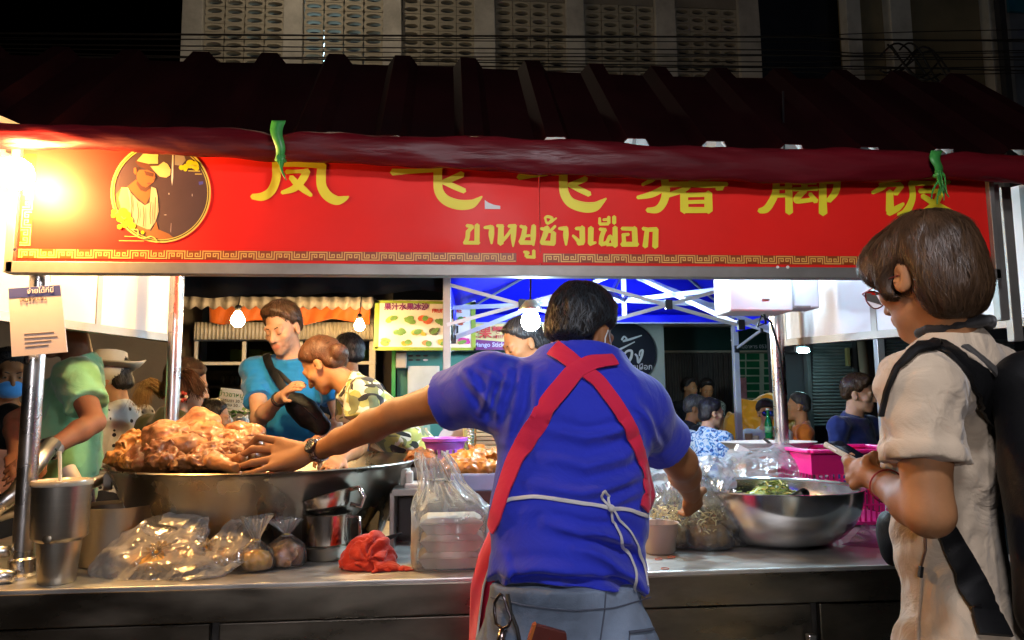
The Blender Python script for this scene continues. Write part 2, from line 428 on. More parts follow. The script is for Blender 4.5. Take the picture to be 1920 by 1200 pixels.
def fbox(x0, y0, x1, y1, Y, d=.05):
    """box centre and half size whose front face fills the photo rectangle at depth Y, d deep"""
    a = at(x0, y0, Y); b = at(x1, y1, Y); c = at(x0, y1, Y); e = at(x1, y0, Y)
    xa = (a.x+c.x)/2; xb = (b.x+e.x)/2; za = (a.z+e.z)/2; zb = (b.z+c.z)/2
    return Vector(((xa+xb)/2, Y+d/2, (za+zb)/2)), (abs(xb-xa)/2, d/2, abs(za-zb)/2)

# ================================================================== upper shophouse across the street
YF = 11.0
bld = thing('shophouse', 'weathered shophouse with pierced breeze block upper floor above the stall roof', 'building', (.5, YF, 0))
zb0, zt0 = 5.9, 9.2
X0 = at(345, 60, YF).x; X1 = at(1420, 60, YF).x
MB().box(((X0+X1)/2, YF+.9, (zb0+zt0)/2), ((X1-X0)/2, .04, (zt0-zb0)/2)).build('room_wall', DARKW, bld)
MB().box(((X0+X1)/2, YF+.5, zb0-.12), ((X1-X0)/2, .55, .1)).build('floor_slab', CONC, bld)
MB().box(((X0+X1)/2, YF+.5, zt0+.1), ((X1-X0)/2, .55, .1)).build('roof_slab', CONC, bld)
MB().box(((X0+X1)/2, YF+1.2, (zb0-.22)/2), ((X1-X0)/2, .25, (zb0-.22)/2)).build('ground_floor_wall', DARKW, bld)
pil = [(345, 384), (534, 570), (719, 754), (889, 928), (1060, 1094), (1226, 1264), (1381, 1420)]
for a, b in pil:
    xa, xb = at(a, 60, YF).x, at(b, 60, YF).x; m = MB()
    zc = at(a, 62, YF).z
    # fluted pilaster: wide below, tapering in on its right side above
    m.prism([(xa, YF-.12, zb0), (xb, YF-.12, zb0), (xb, YF-.12, zc), (xa+(xb-xa)*.86, YF-.12, zt0), (xa, YF-.12, zt0)], (0, .3, 0))
    m.build('pilaster', CONCP, bld, bevel=.01)
# breeze blocks: an oval hole through each
def breeze(w, h, d):
    v = []; f = []; n = 14
    per = []
    for j in range(n):
        a = 2*math.pi*j/n; c, s = math.cos(a), math.sin(a); k = max(abs(c)/(w/2), abs(s)/(h/2)); per.append((c/k, s/k))
    for y in (-d/2, d/2):
        for (px_, pz_) in per: v.append((px_, y, pz_))
        for j in range(n):
            a = 2*math.pi*j/n; v.append((w*.385*math.cos(a)*(1 if abs(math.cos(a)) > .3 else 1), y, h*.29*math.sin(a)))
    for j in range(n):
        j2 = (j+1) % n
        f.append((j, j2, n+j2, n+j)); f.append((2*n+j2, 2*n+j, 3*n+j, 3*n+j2))
        f.append((n+j, n+j2, 3*n+j2, 3*n+j)); f.append((j2, j, 2*n+j, 2*n+j2))
    return v, f
BRICKM = M('breeze_block', (.46, .42, .33), .9, var=.25, scale=3, stain=.5, stain_col=(.08, .06, .045), bump=.3, bscale=30)
bh = .1355
proto = None
for bi in range(6):
    xa = at(pil[bi][1], 60, YF).x; xb = at(pil[bi+1][0], 60, YF).x; w = (xb-xa)/4
    for c in range(4):
        for r in range(10):
            z = 6.28+bh*(r+.5)
            if proto is None or abs(proto[1]-w) > .004:
                v, f = breeze(w-.006, bh-.006, .10); o = mesh('breeze_block', v, f, BRICKM, bld, False); proto = (o, w)
            else:
                o = proto[0].copy(); COL.objects.link(o)
            o.location = (xa+w*(c+.5), YF+.02+random.uniform(-.006, .006), z)
    MB().box(((xa+xb)/2, YF+.02, 6.28+bh*10+.6), ((xb-xa)/2, .05, .595)).build('lintel_wall', CONC, bld)
    MB().box(((xa+xb)/2, YF+.02, (6.275+zb0)/2), ((xb-xa)/2, .05, (6.275-zb0)/2)).build('sill_wall', CONC, bld)
tube_l = thing('tube_lamp', 'cold lit tube lamp glimpsed through the breeze blocks', 'lamp', (-1.9, YF+.6, 6.9))
a = at(607, 98, YF+.5)
MB().tube([a+Vector((-.03, 0, -.42)), a+Vector((.0, 0, .34))], .05, 8).build('tube', EM('tube_glow', (.45, .8, 1), 9), tube_l)
MB().bar(a+Vector((-.03, .08, -.45)), a+Vector((0, .08, .4)), .08).build('fitting', WHITEP, tube_l)
slp = thing('street_lamp', 'street lamp on a bracket high on the shophouse', 'street lamp', (-2.0, YF-.1, 8.2)); p = Vector((-2.0, 9.0, 8.15))
MB().tube([(-2.0, YF-.02, 8.3), (-2.0, 10, 8.45), (-2.0, 9.2, 8.35)], .03, 10).build('bracket', CONCP, slp, smooth=True); MB().lathe([(0, -.13), (.1, -.09), (.13, 0), (.1, .08), (0, .11)], p, 18).build('globe', EM('street_globe', (1., .80, .56), 80), slp, smooth=True); MB().lathe([(.14, .05), (.09, .13), (.03, .2), (0, .2)], p, 18).build('hood', ALU, slp, smooth=True)
# right-hand building, stained wall
b2 = thing('stained_building', 'stained concrete building with pilasters at the upper right', 'building', (6.5, 10, 0))
c, h = fbox(1590, -200, 1990, 200, 10.2, .3); MB().box((c.x, c.y, 4.5), (h[0], .15, 4.5)).build('wall', M('stained_render', (.24, .20, .12), .95, var=.3, scale=.8, stain=.85, stain_col=(.03, .03, .025), bump=.3, bscale=8), b2)
for (x0, x1) in ((1590, 1617), (1673, 1712), (1858, 1886)):
    c, h = fbox(x0, -60, x1, 200, 10.0, .2); MB().box((c.x, c.y, 4.5), (h[0], .1, 4.5)).build('pilaster', CONCP, b2, bevel=.01)
c, h = fbox(1890, -200, 1990, 200, 9.7, .1); MB().box((c.x, c.y, 4.6), (h[0], .05, 4.4)).build('side_board', M('grey_board', (.2, .22, .25), .8, stain=.4), b2)
c, h = fbox(1890, -60, 1990, 22, 9.6, .05); MB().box(c, h).build('blue_board', M('teal_board', (.02, .17, .24), .6), b2)
c, h = fbox(1878, -200, 1889, 330, 9.5, .1); MB().box((c.x, c.y, 4.5), (h[0], .05, 4.5)).build('downpipe', DARKW, b2)
# far dark house to the left of the shophouse and between
b3 = thing('dark_house', 'unlit dark house wall between the shophouse and the stained building', 'building', (6, 12.5, 0))
MB().box((5.6, 13, 4.5), (2.6, .2, 4.5)).build('wall', M('night_wall', (.03, .035, .05), .9, var=.3, scale=1), b3)
# power cables
CABLAB = ['thick topmost dark cable across the breeze blocks', 'third dark cable from the top across the breeze blocks', 'thin cable just under the third across the breeze blocks', 'thin dark cable in the middle of the bundle', 'thin second cable from the top across the breeze blocks',
    'thick lowest but one cable just above the roof ribs', 'dark cable in the middle rising towards the right', 'lowest dark cable skimming the roof ribs', 'dark cable dropping steeply towards the right', 'thin cable climbing towards the right end of the facade']
CAB = M('cable', (.02, .015, .012), .6)
for i, (ya, yb, yc, Y, r) in enumerate([(62, 66, 70, 8.2, .012), (82, 90, 95, 8.3, .008), (90, 99, 104, 8.1, .006), (104, 112, 118, 8.4, .007), (70, 76, 79, 8.6, .006), (120, 122, 128, 8.2, .01),
                                       (108, 105, 100, 8.0, .008), (128, 130, 136, 8.3, .007), (96, 120, 130, 8.5, .008), (74, 72, 60, 8.4, .006)]):
    pts = []
    for k in range(25):
        t = k/24; x = -60+t*2100; y = (1-t)**2*ya+2*t*(1-t)*(yb+4)+t*t*yc+(6*math.sin(t*9+i) if t > .75 else 0)
        pts.append(at(x, y, Y))
    tag(MB().tube(pts, r, 5).build('power_cable', CAB, smooth=True), CABLAB[i], 'cable', 'power cables across the facade')
cl = thing('cable_tangle', 'tangle of dark cables knotted beside the pale pilaster', 'cable bundle', tuple(at(1700, 100, 8)))
for i in range(7):
    pts = []; ph = random.uniform(0, 6); x0 = random.uniform(1650, 1690); x1 = random.uniform(1740, 1790)
    for k in range(14):
        t = k/13; pts.append(at(x0+(x1-x0)*t, 105+30*math.sin(ph+t*(3+i*.5))+20*t, 8.2+.1*math.sin(i+t*5)))
    MB().tube(pts, .012, 5).build('cable', CAB, cl, smooth=True)

# ================================================================== street floor: shops behind
YS = 6.3
w1 = MB().box((-3.15, 6.75, 1.6), (1.0, .08, 1.6)).build('plain_wall', M('grey_plaster', (.25, .22, .18), .9, var=.12, scale=2, stain=.3)); tag(w1, 'plain grey plaster wall behind the woman in the white hat', 'wall')
sh = thing('glazed_shop', 'shop front with white window frames and orange awning behind the blue T-shirt man', 'shop', tuple(at(530, 780, YS).xy)+(0,))
FR = M('window_frame_paint', (.62, .58, .5), .5, stain=.2)
c, h = fbox(345, 560, 735, 1040, YS+.75, .05); MB().box((c.x, c.y, 1.5), (h[0], .03, 1.5)).build('back_wall', M('shop_inside', (.10, .085, .07), .9), sh)
for (x0, x1, y0, y1) in ((362, 368, 636, 770), (452, 459, 640, 770), (560, 566, 640, 770), (692, 704, 560, 790)):
    c, h = fbox(x0, y0, x1, y1, YS, .05); MB().box(c, h).build('mullion', FR, sh, bevel=.004)
for (y0, y1) in ((634, 639), (678, 684), (766, 772)):
    c, h = fbox(362, y0, 700, y1, YS-.005, .06); MB().box(c, h).build('transom', FR, sh, bevel=.004)
for (x0, x1, y0, y1) in ((369, 451, 640, 677), (369, 451, 685, 765), (460, 559, 640, 677), (460, 559, 685, 765), (567, 691, 640, 677), (567, 691, 685, 765)):
    c, h = fbox(x0, y0, x1, y1, YS+.02, .004)
    MB().box(c, h).build('pane', GLASS if 'GLASS' in globals() else globals().setdefault('GLASS', M('window_glass', (1, 1, 1), .03, var=0, trans=1., ior=1.12)), sh)
c, h = fbox(345, 771, 705, 1040, YS, .2); MB().box((c.x, c.y, c.z), h).build('lower_wall', M('shop_lower', (.18, .16, .13), .8, stain=.3), sh)
for y in (676, 722, 764):
    c, h = fbox(366, y, 700, y+5, YS+.35, .3); MB().box(c, h).build('shelf', M('shelf_board', (.33, .27, .2), .6), sh)
gb = M('green_box', (.22, .34, .04), .55, var=.2)
for gi, (x0, x1, y0, y1) in enumerate(((431, 448, 655, 675), (466, 488, 655, 675), (490, 512, 658, 675), (514, 545, 656, 675), (660, 690, 655, 675))):
    c, h = fbox(x0, y0, x1, y1, YS+.3, .1); tag(MB().box(c, h).build('carton', gb, bevel=.006), ('small green carton left of the white mullion', 'first green carton right of the white mullion', 'low green carton between two others right of the mullion', 'widest green carton behind the bearded man', 'green carton alone at the right end of the shelf')[gi], 'carton', 'green cartons on the shop shelf')
jm = M('pale_jar', (.4, .36, .3), .3)
for ji, x in enumerate((417, 426, 435, 444)):
    p = at(x, 722, YS+.38); r = .018; tag(MB().lathe([(r, 0), (r, .055), (r*.7, .062), (r*.7, .075)], p, 12).build('jar', jm, smooth=True), ('leftmost', 'second from left', 'third from left', 'rightmost')[ji]+' of four pale jars on the shop shelf', 'jar', 'pale jars on the shop shelf')
# corrugated valance, one ridged sheet; each ridge real
def corrugated(x0, y0, x1, y1, Y, n, amp, name, mat, parent, scal=0.):
    a = at(x0, y0, Y); b = at(x1, y1, Y); m = MB(); xa, xb = a.x, b.x; zt, zb = a.z, b.z; k = n*6
    for i in range(k+1):
        t = i/k; s = math.sin(t*n*2*math.pi); x = xa+(xb-xa)*t
        m.v += [Vector((x, Y+amp*s, zt)), Vector((x, Y+amp*s, zb-scal*abs(math.sin(t*n*math.pi)))), Vector((x, Y+amp*s+.012, zt)), Vector((x, Y+amp*s+.012, zb-scal*abs(math.sin(t*n*math.pi))))]
    for i in range(k):
        q = i*4; m.f += [(q, q+1, q+5, q+4), (q+2, q+6, q+7, q+3), (q+1, q+3, q+7, q+5), (q, q+4, q+6, q+2)]
    return m.build(name, mat, parent, smooth=True)
corrugated(365, 604, 700, 636, YS-.15, 46, .008, 'corrugated_valance', M('beige_sheet', (.46, .42, .34), .5, stain=.25), sh)
corrugated(345, 556, 700, 574, YS-.45, 16, .02, 'roof_edge', M('pale_roofing', (.4, .36, .31), .5, stain=.3), sh, .03)
def drapery(x0, x1, ytop, ybot, Y, name, mat, parent, amp=.02, fr=9., th=.006, n=60, bot=None):
    a = at(x0, ytop, Y); b = at(x1, ybot, Y); m = MB()
    def fn(u, v):
        x = a.x+(b.x-a.x)*u; z = a.z+(b.z-a.z)*v
        if bot: z -= bot(u)*v
        return (x, Y+amp*(.3+v)*(math.sin(u*fr*3.1+v)+.6*math.sin(u*fr*7.3+2*v+1))*.5, z)
    m.grid(fn, n, 10); o = m.build(name, mat, parent, smooth=True)
    md = o.modifiers.new('thick', 'SOLIDIFY'); md.thickness = th; return o
drapery(392, 694, 570, 604, YS-.4, 'orange_awning', cloth('orange_tarp', (.55, .12, .015), wr=.6, wscale=6, rough=.5), sh, .05, 7, bot=lambda u: .02*math.sin(u*14))
for (x, y) in ((590, 770),):
    pass
# dark awning above that shop
da = MB(); a = at(300, 500, 4.5); b = at(842, 545, 4.5)
da.grid(lambda u, v: (a.x+(b.x-a.x)*u, 4.5-v*.12+.02*math.sin(u*20)+.012*math.sin(u*47+v*4), at(600, 559-14*u, 4.5).z+v*.34+.010*math.sin(u*23+v*3)), 60, 8)
o = da.build('dark_awning', cloth('black_awning_cloth', (.008, .008, .010), wr=.5, wscale=4, sheen=0), smooth=True); o.modifiers.new('thick', 'SOLIDIFY').thickness = .01
tag(o, 'black cloth awning over the orange shop front', 'awning')
# garlic stall tray and price card in front of the shop
gs = thing('price_card', 'white price card with green lettering left of the blue T-shirt man', 'price card', tuple(at(430, 760, 4.6)))
c, h = fbox(411, 729, 456, 766, 4.6, .006); MB().box(c, h, Matrix.Rotation(.12, 3, 'Y')).build('card', M('card_white', (.68, .66, .6), .6, var=.03), gs)
def text(body, loc, size, mat, parent, name='lettering', rot=(math.pi/2, 0, 0), ext=.0006, off=0., shear=0., align='CENTER', sx=1.):
    c = bpy.data.curves.new(name, 'FONT'); c.body = body; c.size = size; c.extrude = ext; c.offset = off; c.shear = shear; c.align_x = align; c.resolution_u = 2
    o = bpy.data.objects.new(name, c); COL.objects.link(o); bpy.context.view_layer.update()
    me = bpy.data.meshes.new_from_object(o); COL.objects.unlink(o); bpy.data.objects.remove(o)
    Mx = Matrix.Translation(Vector(loc)) @ Euler(rot).to_matrix().to_4x4() @ Matrix.Diagonal((sx, 1, 1, 1))
    me.transform(Mx); me.materials.clear(); me.materials.append(mat); me.name = name
    q = bpy.data.objects.new(name, me)
    if parent is not None: q.parent = parent; q.matrix_parent_inverse = PINV.get(parent.name, Matrix())
    COL.objects.link(q); return q
INKG = M('green_ink', (.05, .2, .05), .6, var=0); INK = M('black_ink', (.02, .02, .02), .6, var=0)
for i, (s, y) in enumerate((('ข้าวขาหมู', 744), ('ธรรมดา 30.-', 754), ('พิเศษ 50.-', 762))):
    p = at(433, y, 4.595); text(s, p, .042 if i == 0 else .026, INKG if i == 0 else INK, gs, rot=(math.pi/2, .12, 0))
ga = MB(); gt = thing('garlic_tray', 'tray of white garlic bulbs below the price card', 'food tray', tuple(at(425, 790, 4.5)))
a = at(425, 800, 4.5); MB().box((a.x, 4.5, a.z-.04), (.16, .12, .02)).build('tray', M('tray_green', (.06, .12, .03), .5), gt, bevel=.01)
gm = M('garlic_skin', (.62, .58, .5), .5, var=.15, scale=30)
for i in range(16):
    x, y = random.uniform(-.13, .13), random.uniform(-.08, .08); r = random.uniform(.022, .032)
    o = MB().lathe([(.0, -r*.7), (r*.6, -r*.6), (r, -.1*r), (r*.85, r*.45), (r*.3, r*.9), (r*.12, r*1.3), (0, r*1.35)], (a.x+x, 4.5+y, a.z-.005+random.choice((0, .035))), 10, Euler((random.uniform(-.5, .5), random.uniform(-.5, .5), 0)).to_matrix()).build('garlic_bulb', gm, gt, smooth=True)
lf = M('leaf', (.08, .16, .02), .5, var=.3)
for i in range(14):
    p = Vector((a.x+random.uniform(-.02, .15), 4.55+random.uniform(-.05, .05), a.z+.04+random.uniform(0, .05))); an = random.uniform(0, 6.28); L = .05
    d = Vector((math.cos(an), math.sin(an), .5))*L; n_ = Vector((-math.sin(an), math.cos(an), 0))*.018
    MB().add([p, p+d*.5+n_, p+d, p+d*.5-n_, p+d*.5+Vector((0, 0, .008))], [(0, 4, 1), (1, 4, 2), (2, 4, 3), (3, 4, 0)]).build('leaf', lf, gt, fix=False)
# bulbs with cords
def bulb(name, label, px_, py_, Y, r, watt, col, cordz, cone=False):
    p = at(px_, py_, Y); t = thing(name, label, 'light bulb', tuple(p))
    A = 4*math.pi*r*r; e = EM(name+'_glow', col, watt/(math.pi*A))
    MB().lathe([(0, -r), (r*.5, -r*.87), (r*.87, -r*.5), (r, 0), (r*.87, r*.5), (r*.6, r*.95), (r*.42, r*1.3)], p, 20).build('glass', e, t, smooth=True)
    MB().lathe([(r*.44, r*1.3), (r*.46, r*2.1), (r*.3, r*2.3)], p, 14).build('socket', BLACK, t, smooth=True)
    if cone: MB().lathe([(r*.5, r*2.2), (r*1.3, r*1.2), (r*1.28, r*1.15), (r*.45, r*2.1)], p, 20).build('lamp_shade', M('bulb_shade', (.25, .3, .3), .3, .6), t, smooth=True)
    MB().tube([p+Vector((0, 0, r*2.2)), p+Vector((.01, .01, (cordz-p.z)*.5)), Vector((p.x+.02, p.y+.01, cordz))], .004, 6).build('cord', BLACK, t, smooth=True)
    return t
bulb('shop_bulb', 'bare warm bulb lit left of the blue T-shirt man', 446, 601, 5.0, .045, 26, (1, .62, .25), 2.25)
bulb('shop_bulb', 'smaller bare warm bulb lit above the camouflage woman', 674, 611, 5.4, .038, 20, (1, .62, .25), 2.3)
# small dark wall lamp behind
bn = thing('fruit_banner', 'printed fruit menu banner with green edge', 'banner', tuple(at(790, 655, 5.8)))
c, h = fbox(703, 563, 892, 656, 5.8, .02); MB().box(c, h).build('sheet', M('banner_vinyl', (.62, .58, .5), .4, var=.06, scale=3), bn)
def flat(name, pts, Y, mat, parent, d=.002):
    """flat print: polygon of photo points on the plane at depth Y"""
    P = [at(x, y, Y) for x, y in pts]; return MB().prism(P, (0, d, 0)).build(name, mat, parent)
GB = M('banner_green', (.22, .3, .03), .45, var=.1)
for q in ([(703, 563), (892, 566), (892, 571), (703, 568)], [(703, 563), (712, 563), (709, 656), (700, 656)], [(703, 650), (892, 652), (892, 657), (703, 657)], [(882, 566), (892, 566), (892, 657), (884, 657)]):
    flat('border', q, 5.795, GB, bn)
MAG = M('banner_purple', (.16, .02, .13), .5, var=.1); REDI = M('banner_red', (.5, .04, .03), .5, var=.1)
text('果汁水果冰沙', at(762, 580, 5.792), .058, MAG, bn, off=.002)
text('FRUIT SHAKE', at(838, 586, 5.791), .04, REDI, bn, off=.0015)
fc = [(733, 599, 'y'), (765, 601, 'g'), (798, 600, 'r'), (830, 603, 'g'), (751, 622, 'g'), (787, 623, 'y'), (818, 621, 'd'), (848, 622, 'd'), (728, 641, 'y'), (764, 643, 'p'), (799, 642, 'o'), (834, 643, 'y'), (866, 642, 'm'), (862, 602, 'r')]
fcol = {'y': (.45, .38, .05), 'g': (.12, .25, .05), 'r': (.5, .1, .04), 'd': (.1, .1, .03), 'p': (.4, .3, .02), 'o': (.45, .2, .08), 'm': (.4, .03, .2)}
fm = {k: M('fruit_print_'+{'y': 'yellow', 'g': 'green', 'r': 'red', 'd': 'dark', 'p': 'gold', 'o': 'orange', 'm': 'magenta'}[k], v, .5, var=.35, scale=25) for k, v in fcol.items()}
for (x, y, k) in fc:
    for i in range(4):
        dx, dy = random.uniform(-8, 8), random.uniform(-3.5, 3.5); kk = k if i < 3 else 'g'; rx = random.uniform(6, 10); ry = random.uniform(3.5, 6); an = random.uniform(-.6, .6)
        flat('fruit_print', [(x+dx+rx*math.cos(t)*math.cos(an)-ry*math.sin(t)*math.sin(an), y+dy+rx*math.cos(t)*math.sin(an)+ry*math.sin(t)*math.cos(an)) for t in np.linspace(0, 6.28, 9)[:-1]], 5.794-.0006*i, fm[kk], bn, .0004)
for (x, y0, y1) in ((700, 545, 800),):
    pass
mg = thing('mango_banner', 'yellow mango sticky rice banner behind the dark haired woman', 'banner', tuple(at(960, 655, 5.9)))
c, h = fbox(886, 607, 1042, 656, 5.9, .02); MB().box(c, h).build('sheet', M('mango_vinyl', (.55, .45, .18), .4, var=.1), mg)
text('芒果糯米饭', at(935, 632, 5.885), .105, REDI, mg, off=.002)
flat('print_band', [(886, 636), (960, 642), (960, 656), (886, 656)], 5.89, MAG, mg)
text('Mango Sticky Rice', at(931, 650, 5.884), .05, M('lav_ink', (.55, .5, .7), .5, var=0), mg, off=.001)
tw = thing('teal_kiosk', 'teal painted kiosk wall with oval vent holes under the fruit banner', 'kiosk', tuple(at(850, 800, 6.1).xy)+(0,))
TEAL = M('teal_paint', (.03, .2, .19), .5, var=.1, scale=2, stain=.2)
c, h = fbox(745, 657, 1045, 730, 6.1, .04); zt_ = c.z+h[2]; MB().box((c.x, c.y, zt_/2), (h[0], .02, zt_/2)).build('wall', TEAL, tw)
c, h = fbox(735, 652, 1045, 658, 6.05, .1); MB().box(c, h).build('ledge', WHITEP, tw)
c, h = fbox(734, 652, 741, 800, 6.0, .05); MB().box(c, h).build('post', M('green_post', (.03, .25, .06), .5), tw)
for r in (667, 675):
    for x in (770, 784, 798):
        p = at(x, r, 6.09); flat('vent_hole', [(x+5*math.cos(t), r+1.8*math.sin(t)) for t in np.linspace(0, 6.28, 13)[:-1]], 6.09, DARKW if (x, r) != (798, 675) else WHITEP, tw)
c, h = fbox(742, 660, 762, 690, 5.95, .08); MB().box(c, h).build('meter_box', M('meter_grey', (.3, .28, .25), .5), tw, bevel=.008)
c, h = fbox(764, 686, 824, 760, 6.0, .05); MB().box(c, h).build('hatch', M('hatch_grey', (.38, .42, .42), .4), tw, bevel=.006)

# ================================================================== blue canopy tent
tn = thing('canopy_tent', 'blue canopy tent on white folding frame behind the vendor', 'tent', (1.4, 5.4, 0))
TF = M('tent_frame', (.40, .43, .46), .35, .3, var=.05); TFd = M('tent_frame_grey', (.3, .29, .28), .4, .4)
TB = M('tent_fabric', (.003, .006, .66), .55, var=.08, scale=3, bump=.3, bscale=8, bdist=.01)
yf, yb = 4.3, 6.25
xl, xr = at(858, 605, yb).x, at(1374, 600, yb).x; xlf = at(838, 520, yf).x; xrf = at(1646, 700, yf).x
ze = at(1110, 606, yb).z; zt = ze+.08; zp = zt+.60; xc, yc = (xl+xr)/2, (yf+yb)/2
cn = {'lb': Vector((xl, yb, zt)), 'rb': Vector((xr, yb, zt)), 'lf': Vector((xlf, yf, zt)), 'rf': Vector((xrf, yf, zt))}; apex = Vector((xc, yc, zp))
def tri(name, a, b, apex):
    m = MB(); n = 10
    def fn(u, v):
        p = a.lerp(b, u).lerp(apex, v); s = math.sin(u*math.pi)*math.sin(v*math.pi)*.06; return p-Vector((0, 0, s))
    m.grid(fn, 14, n); o = m.build(name, TB, tn, smooth=True); o.modifiers.new('thick', 'SOLIDIFY').thickness = .006; return o
tri('canopy_panel', cn['lf'], cn['rf'], apex); tri('canopy_panel', cn['rf'], cn['rb'], apex); tri('canopy_panel', cn['rb'], cn['lb'], apex); tri('canopy_panel', cn['lb'], cn['lf'], apex)
def valance(a, b, drop=.30):
    m = MB(); m.grid(lambda u, v: a.lerp(b, u)+Vector((0, .012*math.sin(u*40)*v, -drop*v)), 40, 4); o = m.build('valance', TB, tn, smooth=True); o.modifiers.new('thick', 'SOLIDIFY').thickness = .005
valance(cn['lb'], cn['rb'], zt-ze); valance(cn['rb'], cn['rf'], .16); valance(cn['lb'], cn['lf'], .16)
MB().bar(Vector((xl, yb-.02, ze)), Vector((xr, yb-.02, ze)), .012).build('hem', TF, tn)
for k, mt, w in (('lb', TF, .05), ('rb', TF, .05), ('lf', TFd, .045), ('rf', TF, .045)):
    MB().box((cn[k].x, cn[k].y-.03, zt/2), (w/2, w/2, zt/2)).build('leg', mt, tn, bevel=.004)
def truss(a, b, nX, zlo, zhi, mt):
    for i in range(nX):
        p = a.lerp(b, i/nX); q = a.lerp(b, (i+1)/nX)
        for s, (u, v) in enumerate(((zhi, zlo), (zlo, zhi))):
            off = Vector((0, -.03-.018*s, 0)); MB().bar(Vector((p.x, p.y, u))+off, Vector((q.x, q.y, v))+off, .012, .021).build('strut', mt, tn)
        c_ = (p+q)/2; MB().box((c_.x, c_.y-.06, (zlo+zhi)/2), (.02, .012, .028)).build('hinge', BLACK, tn)
        MB().box((q.x, q.y-.06, zlo), (.02, .012, .03)).build('hinge', BLACK, tn)
truss(cn['lf'], cn['rf'], 3, zt-.31, zt-.07, TF); truss(cn['lf'], cn['lb'], 2, zt-.31, zt-.07, TF); truss(cn['rf'], cn['rb'], 2, zt-.31, zt-.07, TF)
hub = Vector((xc, yc, zt+.02))
MB().bar(hub+Vector((0, 0, -.16)), apex-Vector((0, 0, .02)), .03).build('king_post', TF, tn)
for k in cn: MB().bar(cn[k], apex-Vector((0, 0, .03)), .02, .03).build('rafter', TF, tn)
for e_ in (cn['lf'].lerp(cn['rf'], 1/3), cn['lf'].lerp(cn['rf'], 2/3), cn['lf'].lerp(cn['lb'], .5), cn['rf'].lerp(cn['rb'], .5)):
    for s in (0, .22): MB().bar(e_+Vector((0, -.02, -.08-s)), hub+Vector((0, 0, .18-(.22-s))), .018, .03).build('strut', TF, tn)

# ================================================================== shops at the right
wl = thing('round_sign_wall', 'pale wall bay carrying the round black shop sign', 'wall', tuple(at(1175, 760, 7.6).xy)+(0,))
c, h = fbox(1040, 560, 1246, 800, 7.6, .1); MB().box((c.x, c.y, 1.7), (h[0], .05, 1.7)).build('wall', M('pale_green_wall', (.36, .4, .36), .8, var=.1, scale=2, stain=.2), wl)
rs = thing('round_sign', 'round black shop sign with white brush lettering', 'sign', tuple(at(1176, 663, 7.5)))
P = [(1174+56*math.cos(t), 663+58*math.sin(t)) for t in np.linspace(0, 2*math.pi, 49)[:-1]]
flat('disc', P, 7.5, M('sign_black', (.008, .011, .018), .35, var=.1), rs, .03)
WI = M('white_ink', (.62, .64, .66), .5, var=.03)
def stroke_poly(pts, sub=6):
    """outline polygon in photo pixels of a brush stroke [(x,y,width)...]"""
    n = len(pts); P = [np.array(p, float) for p in pts]; C = []
    if n == 2: C = [P[0]+(P[1]-P[0])*t for t in np.linspace(0, 1, 5)]
    else:
        for i in range(n-1):
            p0 = P[max(i-1, 0)]; p1 = P[i]; p2 = P[i+1]; p3 = P[min(i+2, n-1)]
            for k in range(sub):
                t = k/sub; C.append(.5*((2*p1)+(p2-p0)*t+(2*p0-5*p1+4*p2-p3)*t*t+(3*p1-p0-3*p2+p3)*t**3))
        C.append(P[-1])
    C = np.array(C); T = np.gradient(C[:, :2], axis=0); T /= np.linalg.norm(T, axis=1)[:, None]+1e-9
    N_ = np.stack([-T[:, 1], T[:, 0]], 1)*(C[:, 2:3]/2)
    A = C[:, :2]+N_; B = C[:, :2]-N_
    r0 = C[0, 2]/2*.7; r1 = C[-1, 2]/2*.7
    return [tuple(p) for p in A]+[tuple(C[-1, :2]+T[-1]*r1)]+[tuple(p) for p in B[::-1]]+[tuple(C[0, :2]-T[0]*r0)]
def ribbon_mesh(m, pts, Y, d, lift):
    """one stroke as a thin raised strip (quads) on the plane at depth Y"""
    O = stroke_poly(pts); k = (len(O)-2)//2; A = O[:k]; e1 = O[k]; B = O[k+1:2*k+1][::-1]; e0 = O[-1]
    b = len(m.v)
    for (x, y) in A+B+[e0, e1]: m.v.append(at(x, y, Y-lift))
    for i in range(k-1): m.f.append((b+i, b+i+1, b+k+i+1, b+k+i))
    m.f.append((b+2*k, b, b+k)); m.f.append((b+2*k+1, b+2*k-1, b+k-1))
def glyph(name, strokes, Y, mat, parent, lift=.001, step=.0002):
    m = MB()
    for i, s in enumerate(strokes): ribbon_mesh(m, s, Y, 0, lift+step*i)
    return m.build(name, mat, parent, fix=False)
glyph('character', [[(1166, 637, 4), (1170, 631, 3), (1175, 636, 3.5), (1168, 640, 3), (1182, 636, 4), (1203, 629, 2)]], 7.5, WI, rs)
glyph('character', [[(1140, 668, 4), (1150, 659, 5), (1160, 656, 4), (1190, 641, 2)], [(1150, 660, 4), (1153, 668, 5), (1152, 676, 3)]], 7.5, WI, rs)
glyph('character', [[(1168, 669, 3), (1175, 659, 4), (1184, 658, 4.5), (1184, 668, 5), (1178, 679, 5), (1171, 681, 4), (1172, 676, 3)]], 7.5, WI, rs)
glyph('character', [[(1191, 664, 3.5), (1195, 669, 4), (1197, 680, 4), (1203, 668, 4.5), (1205, 657, 4), (1200, 659, 3), (1199, 667, 3)]], 7.5, WI, rs)
text('ข้าวต้มช้างเผือก', at(1178, 693, 7.495), .082, WI, rs, off=.0008); text('Since 1979', at(1186, 703, 7.495), .05, WI, rs, shear=.3)
gsx = thing('green_shop', 'dark green shop front with folding gate and green tile panel', 'shop', tuple(at(1340, 800, 8).xy)+(0,))
c, h = fbox(1236, 596, 1450, 612, 9.85, .3); MB().box(c, h).build('eave', CREAM, gsx)
c, h = fbox(1236, 611, 1450, 658, 10.0, .1); MB().box(c, h).build('fascia', M('bottle_green', (.008, .045, .035), .5, var=.15), gsx)
